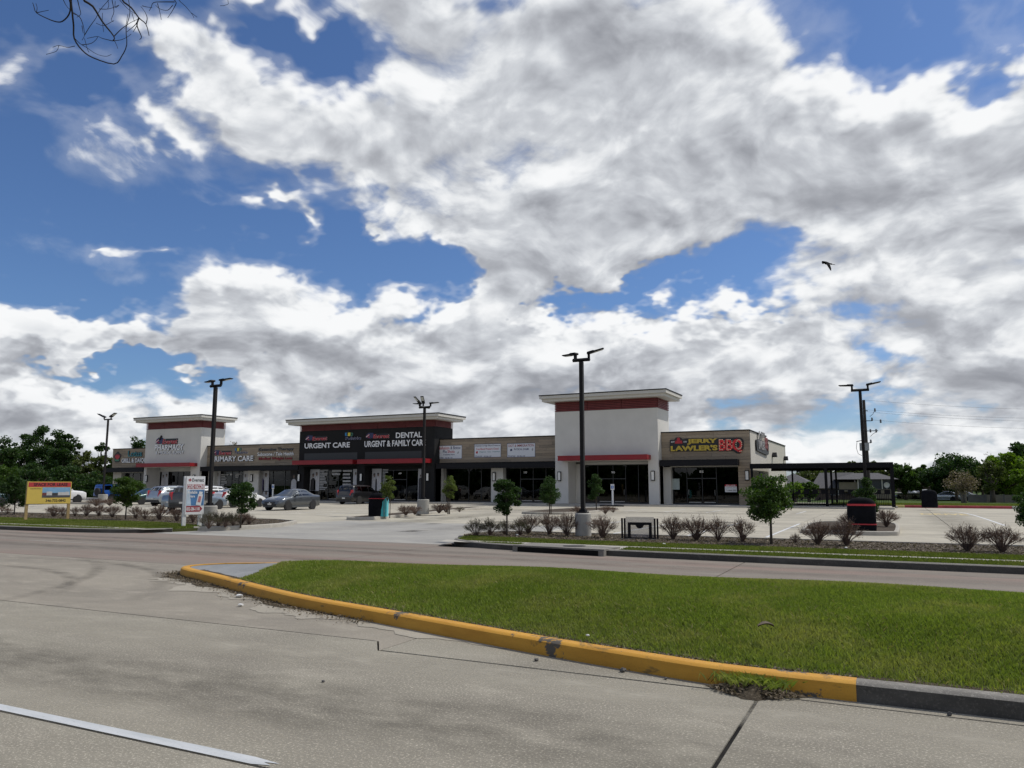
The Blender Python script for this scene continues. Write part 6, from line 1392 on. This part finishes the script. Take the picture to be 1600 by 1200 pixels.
for px, b_, tp, lab, f, wd in [(634, 805, 790, 'wide bare shrub on the island left of the four-headed lamp', 2, 1.6), (648, 804, 790, 'bare shrub touching the four-headed lamp base', 1, 1.4), (686, 802, 787, 'bare shrub on the island right of the four-headed lamp', 0, 1.5), (697, 801, 787, 'bare shrub at the foot of the thin island tree', 1, 1.4), (718, 800, 792, 'low dark shrub at the far end of the long island', 3, 1.6),
   (903, 804, 791, 'bare shrub on the middle island left of the lamp post', 2, 1.5), (946, 803, 790, 'bare shrub on the middle island right of the lamp post', 0, 1.3), (958, 801, 792, 'small bare shrub at the right end of the middle island', 1, 1.4), (1385, 823, 797, 'bare rounded shrub on the right island beside the menu board', 2, 1.15), (1330, 826, 800, 'bare shrub hidden behind the red-banded menu board', 0, 1.1),
   (150, 791, 779, 'bare shrub left of the far left lamp base', 2, 1.8), (171, 790, 779, 'bare shrub right of the far left lamp base', 0, 1.8)]:
    shrub(px, b_, tp, lab, gs, f, .13, sr.random()*6, wd)
# ---------------------------------------------------------------- far trees
def far(label, px, pyt, wpx, Y, leaf_m, nl, ls, zb=-1.6, low=.12, **kw):
    x, _, zt = V(px, pyt, Y); d = -math.sin(YAW)*x+math.cos(YAW)*Y; H = zt-zb; cw = wpx/F_PX*d
    kw.setdefault('name', 'tree'); nm = kw.pop('name')
    return tree(nm, label, x, Y, zb, H, cw, H*low, leaf_m, int(nl*(1.7 if nl > 3000 else 1)), ls, trunk=kw.pop('trunk', .22), **kw)
gt = 'trees beyond the left end of the strip'
for a in [('dark spreading tree at the left edge, lower than the tall one', 4, 686, 62, 88, lf_far, 7000, .42), ('dark tree tucked between the left edge and the tall tree', 34, 680, 56, 96, lf_far, 7000, .42), ('tallest dark tree standing above the lease board', 77, 662, 62, 92, lf_far, 8500, .42), ('right shoulder of the tall tree clump, a dark tree above the pickup', 105, 676, 48, 90, lf_far, 7000, .42),
          ('rounded olive tree left of the far left lamp post', 132, 708, 46, 84, lf_olive, 5000, .38), ('low olive tree behind the far left lamp post', 160, 712, 46, 86, lf_olive, 5000, .38), ('low dark tree against the left end of the strip', 186, 718, 42, 88, lf_far, 4500, .38), ('yellow-green low tree behind the far left young tree', 10, 728, 50, 76, lf_mid, 4200, .34),
          ('low dark thicket tree directly behind the lease board', 58, 722, 62, 78, lf_far, 5500, .34), ('low dark thicket tree behind the white pickup', 104, 726, 56, 78, lf_far, 5500, .34), ('low dark thicket tree behind the blue car', 150, 738, 52, 78, lf_far, 4500, .34)]:
    far(*a, low=.04, seed=int(a[1]*3+a[2]), group=gt, clumps=90, fill=1.0, shape='round')
far('slim sparse tree rising behind the far left lamp post', 159, 690, 20, 94, lf_far, 900, .42, low=.62, seed=71, group=gt, clumps=10, trunk=.12)
far('feathery tree top behind the plank fascia left of the pale left tower', 214, 680, 30, 118, lf_far, 1300, .5, low=.6, seed=72, group=gt, clumps=12)
far('bare twiggy tree top behind the fascia right of the pale left tower', 366, 684, 24, 120, lf_redbud, 500, .25, low=.5, seed=73, group=gt, clumps=16)
gt = 'trees beyond the right lawn'
for a in [('green tree just right of the patio shelter', 1412, 722, 40, 142, lf_mid, 5500, .40, .2), ('green tree second to the right of the patio shelter', 1436, 726, 36, 146, lf_mid, 5000, .40, .25), ('large dark rounded tree beyond the lawn, the broadest there', 1490, 712, 84, 138, lf_far, 9000, .42, .25), ('dark green tree between the broad tree and the bright green one', 1532, 722, 48, 142, lf_olive, 5000, .40, .25),
          ('bright yellow-green tree near the right edge', 1572, 706, 66, 128, lf_bright, 8500, .40, .16), ('dark tall tree top behind the bright green one', 1592, 689, 34, 170, lf_far, 2200, .55, .6), ('bright green tree cut by the right edge', 1612, 722, 60, 118, lf_bright, 6000, .36, .12),
          ('dark green tree left of the broad tree, lower', 1461, 728, 40, 150, lf_far, 4500, .42, .2), ('dark tree rising behind the house left of the utility pole', 1328, 724, 60, 190, lf_olive, 4500, .55, .3), ('dark tree rising behind the house right of the utility pole', 1366, 723, 40, 190, lf_olive, 3600, .55, .3), ('olive tree behind the left house seen under the shelter roof', 1272, 733, 70, 185, lf_olive, 4500, .55, .3), ('olive tree behind the right end of the house', 1392, 730, 50, 180, lf_olive, 4000, .5, .2),
          ('bright small tree in the lawn seen through the railing, left', 1241, 752, 26, 104, lf_bright, 2600, .26, .22), ('mid green small tree in the lawn seen through the railing, right', 1263, 750, 28, 106, lf_mid, 2600, .26, .22)]:
    far(*a[:7], zb=-1.4, low=a[7] if len(a) > 8 else .2, ls=a[7], seed=int(a[1]), group=gt, clumps=36, fill=.95) if False else far(a[0], a[1], a[2], a[3], a[4], a[5], a[6], a[7], zb=-.7, low=a[8], seed=int(a[1]), group=gt, clumps=80, fill=1.0)
far('dark low tree closing the view behind the right end of the grey fence', 1548, 736, 70, 190, lf_far, 4500, .5, zb=-1., low=.02, seed=95, group=gt, clumps=80, fill=1.)
far('dark low tree closing the view at the right edge behind the fence', 1600, 734, 70, 186, lf_olive, 4500, .5, zb=-1., low=.02, seed=96, group=gt, clumps=80, fill=1.)
far('dark low tree closing the view behind the carport cars', 1462, 744, 90, 200, lf_far, 4500, .5, zb=-1., low=.02, seed=97, group=gt, clumps=80, fill=1.)
far('brown budding tree with forked bare limbs on the lawn', 1503, 741, 58, 116, lf_redbud, 2600, .20, zb=-.55, low=.34, seed=91, group=gt, clumps=36, shape='spread', trunk=.16, stems=3, bark=m_bark2)
far('sparse twiggy tree crown rising left of the bright green tree', 1546, 704, 24, 150, lf_redbud, 420, .22, zb=-.7, low=.55, seed=92, group=gt, clumps=16, trunk=.2)
far('half-bare olive tree with a thick trunk before the grey fence', 1547, 724, 46, 122, lf_olive, 2400, .30, zb=-.6, low=.34, seed=93, group=gt, clumps=26, trunk=.32)
# ---------------------------------------------------------------- houses, carport, fence beyond the lawn
m_shin = mat('grey shingles', (.085, .082, .085), .9, var=.25, scale=4); m_tan = mat('tan siding', (.20, .17, .12), .85, var=.1, scale=2); m_brk = mat('brown brick', (.10, .075, .06), .9, var=.25, scale=5); m_wt = mat('pale trim', (.55, .53, .48), .7); m_wind = mat('far window glass', (.04, .05, .06), .15)
def hx(px, py, Y): x, _, z = V(px, py, Y); return x, z
HY = 140.0; GZ2 = -.7
x0, _ = hx(1272, 760, HY); x1, _ = hx(1396, 760, HY); xm, _ = hx(1318, 760, HY); zr = hx(1300, 738.5, HY+4)[1]; ze = hx(1300, 762, HY)[1]
hs = thing('house', 'dark brown house with steep grey roof seen under the patio shelter', 'house', (x0, HY, GZ2)); w = x1-x0; e = ze-GZ2; rz_ = zr-GZ2; wm = xm-x0
MB().box(0, w, 0, 9, -.1, e).build('wall', m_brk, hs)
mb = MB(); mb.add([(-.6, -.6, e-.1), (wm+1.5, -.6, e-.1), (wm+1.5, 9.6, e-.1), (-.6, 9.6, e-.1), (-.6+1.2, 4.5, rz_), (wm+1.5, 4.5, rz_)], [(0, 1, 5, 4), (1, 2, 5), (2, 3, 4, 5), (3, 0, 4), (3, 2, 1, 0)]); mb.build('roof', m_shin, hs)
MB().box(wm-.6, w-.2, -1.6, 5, e*.1+1.2, e+.9).build('upper_wall', m_tan, hs)
zt2 = hx(1345, 739, HY)[1]-GZ2; zev = hx(1345, 749, HY)[1]-GZ2
mb = MB(); mb.add([(wm-1.6, -2.6, zev), (w+.9, -2.6, zev), (w+.9, 6, zev), (wm-1.6, 6, zev), (wm+1.6, 1.6, zt2), (w-2.2, 1.6, zt2)], [(0, 1, 5, 4), (1, 2, 5), (2, 3, 4, 5), (3, 0, 4), (3, 2, 1, 0)]); mb.build('roof', m_shin, hs)
zbal = hx(1345, 764, HY)[1]-GZ2
MB().box(w-5.2, w-.19, -2.3, -1.62, zbal-1.5, zbal).build('balcony_wall', m_tan, hs); MB().box(w-5.0, w-.4, -1.66, -1.61, zbal, zev-.02).build('balcony_opening', m_wind, hs)
for q in (.0, .36, .72, 1): MB().box(w-5.2+q*4.9, w-5.2+q*4.9+.14, -2.2, -2.06, zbal, zev).build('balcony_post', m_wt, hs)
for q in (2.5, 6.0, 9.2):
    f = MB().box(q, q+1.3, -.06, -.01, e*.38, e*.86).build('window', m_wt, hs); MB().box(q+.1, q+1.2, -.07, -.061, e*.40, e*.84).build('pane', m_wind, f)
dx_, dz_ = hx(1385.5, 758, HY-3); ds = MB().lathe([(0, .1), (.2, .08), (.42, 0), (.44, .02), (.2, .12), (0, .14)], n=18, axis='y').add([(-.03, .1, -.9), (.03, .1, -.9), (.03, .12, 0), (-.03, .12, 0)], [(0, 1, 2, 3)]).build('satellite_dish', m_wt); ds.location = (dx_, HY-2.35, dz_); tag(ds, 'white satellite dish on the balcony of the far house', 'dish')
x2, _ = hx(1212, 760, 150); x3, _ = hx(1262, 760, 150); zr2 = hx(1240, 740, 150)[1]; h2 = thing('house', 'low grey-roofed house at the left under the patio shelter', 'house', (x2, 150, GZ2)); w2 = x3-x2
MB().box(0, w2, 0, 8, -.1, 2.9).build('wall', m_tan, h2); mb = MB(); mb.add([(-.6, -.6, 2.8), (w2+.6, -.6, 2.8), (w2+.6, 8.6, 2.8), (-.6, 8.6, 2.8), (2.5, 4, zr2-GZ2), (w2-2.5, 4, zr2-GZ2)], [(0, 1, 5, 4), (1, 2, 5), (2, 3, 4, 5), (3, 0, 4), (3, 2, 1, 0)]); mb.build('roof', m_shin, h2)
CY = 150.0; x0, zt = hx(1396, 769.5, CY); x1, _ = hx(1470, 769.5, CY); cp = thing('carport', 'long flat pale-edged carport over parked cars beyond the lawn', 'carport', (x0, CY, GZ2)); w = x1-x0; h = zt-GZ2
MB().box(0, w, 0, 6, h-.22, h).build('roof', mat('carport roof', (.42, .40, .36), .7), cp)
for i in range(6): MB().box(i*(w-.2)/5, i*(w-.2)/5+.14, .3, .44, 0, h-.221).build('post', m_black, cp)
x0, zr = hx(1402, 764.5, 165); x1, _ = hx(1520, 764.5, 165); lg = thing('house', 'long low grey-roofed building behind the carport', 'house', (x0, 165, GZ2)); w = x1-x0
MB().box(0, w, 0, 9, -.1, 2.2).build('wall', m_brk, lg); mb = MB(); mb.add([(-.5, -.5, 2.1), (w+.5, -.5, 2.1), (w+.5, 9.5, 2.1), (-.5, 9.5, 2.1), (1, 4.5, zr-GZ2+.3), (w-1, 4.5, zr-GZ2+.3)], [(0, 1, 5, 4), (1, 2, 5), (2, 3, 4, 5), (3, 0, 4), (3, 2, 1, 0)]); mb.build('roof', mat('pale shingles', (.20, .19, .18), .9), lg)
x0, zt = hx(1513, 773, 125); x1, _ = hx(1640, 773, 125); fn = thing('fence', 'grey panel fence behind the lawn trees at the right', 'fence', (x0, 125, GZ2)); w = x1-x0; n = 9; h = zt-GZ2
fm = [mat('fence grey', (.15, .145, .135), .9, var=.15, scale=2), mat('fence tan', (.24, .215, .17), .9, var=.15, scale=2)]
for i in range(n): MB().box(i*w/n+.03, (i+1)*w/n-.03, 0, .08, 0, h).build('panel', fm[0 if i < 2 else 1], fn); MB().box(i*w/n-.08, i*w/n+.08, -.04, .12, 0, h+.08).build('post', fm[0], fn)
for px, Y, sty, pm, lab in ((1421, 152, 'sedan', p_silver, 'pale car under the carport, leftmost'), (1432, 153, 'sedan', p_char, 'dark car under the carport, between two pale ones'), (1443, 152, 'suv', p_white, 'white suv under the carport left of the covered board'), (1478, 141, 'sedan', p_silver, 'pale car right of the far covered board'), (1490, 143, 'suv', p_char, 'dark suv behind the brown budding tree'), (1501, 141, 'sedan', p_white, 'white car behind the brown budding tree trunk')):
    x, _ = hx(px, 780, Y); vehicle('parked_car', lab, sty, pm, x, Y, 1.2, 'cars beyond the lawn', simple=True).location.z = GZ2
# ---------------------------------------------------------------- bird and overhanging branch
bx, by, bz = V(1291, 411, 40); bd = thing('bird', 'black bird in flight with wings lowered under the clouds', 'bird', (bx, by, bz), math.radians(20)); bd.rotation_euler = (.30, .15, math.radians(35)); bd.scale = (1.0, 1.0, 1.25); m_bird = mat('black feathers', (.006, .006, .007), .9, spec=.05)
mb = MB(); mb.tube([(-.25, 0, .03), (-.2, 0, .03), (-.14, 0, .02), (-.02, 0, 0), (.12, 0, -.01), (.2, 0, -.0), (.3, 0, .0)], [.004, .022, .035, .06, .05, .025, .03], 10); mb.build('body', m_bird, bd, True)
for s in (-1, 1):
    mb = MB(); sp = [(0, .03, .02), (.16*1, .10, .05 if s > 0 else -.03), (.34, .0, .02 if s > 0 else -.16), (.40, -.08, -.02 if s > 0 else -.24)]
    top_ = [(-.08, s*.04, .04), (-.10, s*.22, .07 if s > 0 else -.04), (-.04, s*.40, .04 if s > 0 else -.17), (.04, s*.50, 0 if s > 0 else -.27)]; bot = [(.12, s*.04, .02), (.12, s*.22, .04 if s > 0 else -.07), (.13, s*.38, .01 if s > 0 else -.20), (.09, s*.49, -.02 if s > 0 else -.28)]
    mb.v = top_+bot+[(a, b_, c-.012) for a, b_, c in top_+bot]; mb.f = [(i, i+1, i+5, i+4) for i in range(3)]+[(i+8, i+12, i+13, i+9) for i in range(3)]+[(i, i+8, i+9, i+1) for i in range(3)]+[(i+4, i+5, i+13, i+12) for i in range(3)]; mb.mi = [0]*len(mb.f); mb.build('wing', m_bird, bd)
mb = MB(); mb.prism([(.26, -.03), (.26, .03), (.44, .08), (.42, 0), (.44, -.08)], 'z', -.008, .008); mb.build('tail', m_bird, bd)
# a bare tree stands to the left, out of view; its lowest twigs reach into the picture
BD = 6.2
def bp(px, py, dd=0.): r_ = Vector(ray(px, py)).normalized(); return Vector((0, 0, EYE))+r_*(BD+dd)
tx = Vector((-10.5, -3.2, 0)); bt = thing('bare_tree', 'bare tree whose dark twigs hang into the upper left corner', 'tree', tx)
mb = MB(); crown0 = Vector((-10.0, -2.8, 6.2)); mb.tube([tx-Vector((0, 0, .1))-tx, Vector((.1, .05, 3)), crown0-tx, Vector((1.0, .6, 9))], [.22, .18, .14, .05], 10); mb.build('trunk', m_bark, bt, True)
mb = MB(); m_tw = mat('dark twig', (.016, .013, .012), .9)
lim = [(-160, -230), (40, -150), (140, -120), (230, -105), (330, -80), (400, -50)]; lp = spline([tuple(bp(x, y)) for x, y in lim], 4)
mb.tube([crown0-tx, (crown0.lerp(Vector(lp[0]), .5)+Vector((0, 0, .35)))-tx]+[Vector(p)-tx for p in lp], [.07, .05]+[.034*(1-.85*i/(len(lp)-1)) for i in range(len(lp))], 7)
def on_limb(px):
    return bp(px, float(np.interp(px, [a for a, _ in lim], [b_ for _, b_ in lim])))
TW = [  # twigs as runs of points in the photograph, with a start thickness in millimetres
 (8, [(200,-140),(130,-60),(112,-10),(113,20),(115,40),(116,60),(128,78),(145,90),(178,100),(190,88),(198,70),(197,45),(203,20),(200,-5)]),
 (7, [(200,-140),(105,-30),(110,5),(108,22),(98,33),(88,34),(74,29),(57,20),(53,10),(51,4)]), (3, [(57,20),(66,18),(76,16)]), (3, [(57,20),(58,12),(56,5)]),
 (12, [(200,-140),(150,-30),(130,-3),(145,10),(160,34),(178,57),(176,64)]), (4, [(178,57),(190,45),(203,36),(215,30)]), (3, [(176,64),(190,62),(200,57),(205,53)]), (3, [(176,64),(160,60),(152,57),(136,60)]), (3, [(178,62),(182,70),(184,76)]),
 (10, [(200,-140),(195,-30),(190,-2),(205,12),(217,28),(228,38),(233,56)]), (6, [(217,28),(214,40),(221,57),(218,62)]), (4, [(217,28),(212,38),(203,46),(198,50)]), (4, [(228,38),(230,28),(226,18),(220,10)]), (3, [(214,40),(208,50)]),
 (6, [(200,-140),(240,-20),(273,0),(272,12),(262,28)]), (4, [(273,3),(255,3),(240,4),(236,12),(233,17)]), (3, [(270,8),(262,16),(250,14),(243,8)]), (3, [(246,5),(250,20),(252,31)]), (3, [(222,9),(230,11),(238,12)]),
 (4, [(200,-140),(262,-30),(278,-2),(290,10),(300,22),(303,28)]), (2, [(299,20),(308,27)]), (3, [(200,-140),(330,-50),(356,0),(352,8),(344,9)]),
 (4, [(120,-5),(124,12),(126,22),(120,27)]), (4, [(112,20),(124,26),(130,40),(132,55),(128,63)]), (3, [(132,55),(140,42),(150,28),(156,16),(170,0)]), (3, [(128,40),(130,52)]), (3, [(115,58),(125,68),(135,74),(150,84),(165,88),(174,85)]), (3, [(117,72),(105,74),(92,71),(82,74)]), (2, [(92,71),(88,80),(72,85)]), (3, [(128,70),(142,68),(150,62),(153,57)]), (2, [(132,60),(136,75),(139,82)]),
 (3, [(155,14),(170,14),(186,8)]), (3, [(175,0),(178,18),(174,30),(177,34)]), (2, [(160,20),(160,34),(162,50)]), (2, [(150,36),(162,40),(178,32)]), (3, [(187,0),(200,14),(212,22)]), (2, [(200,22),(197,38),(195,45)]), (2, [(206,20),(210,34)]), (2, [(168,-2),(170,8),(168,14)]), (3, [(98,-2),(106,12),(124,26)]), (2, [(180,2),(180,12),(186,8)])]
r_ = random.Random(9)
for th, pts in TW:
    dd = r_.uniform(-.5, .5); k = len(pts); P = [on_limb(pts[1][0]*.75+45) if (x, y) == (200, -140) else bp(x, y, dd) for x, y in pts]
    q = spline([tuple(p) for p in P], 3) if k > 2 else [tuple(p) for p in P]
    n_ = len(q); mb.tube([Vector(p)-tx for p in q], [max(.0016, th*.001*.85*(1-.72*i/(n_-1))) for i in range(n_)], 5)
mb.build('twigs', m_tw, bt)

# unseen trees added behind the camera so the shop glass mirrors dark foliage
r = np.random.default_rng(4); n = 26000
P = np.stack([r.uniform(-130, 60, n), -34+r.normal(size=n)*4, r.random(n)**.8*9.5], 1); P[:, 2] *= .75+.3*np.sin(P[:, 0]*.35)*np.sin(P[:, 0]*.13+1); P[:, 2] -= 1.4
tag(leaves('added_tree_line', P, 1.5, lf_far, None, .7, .1, 6), kind='stuff')
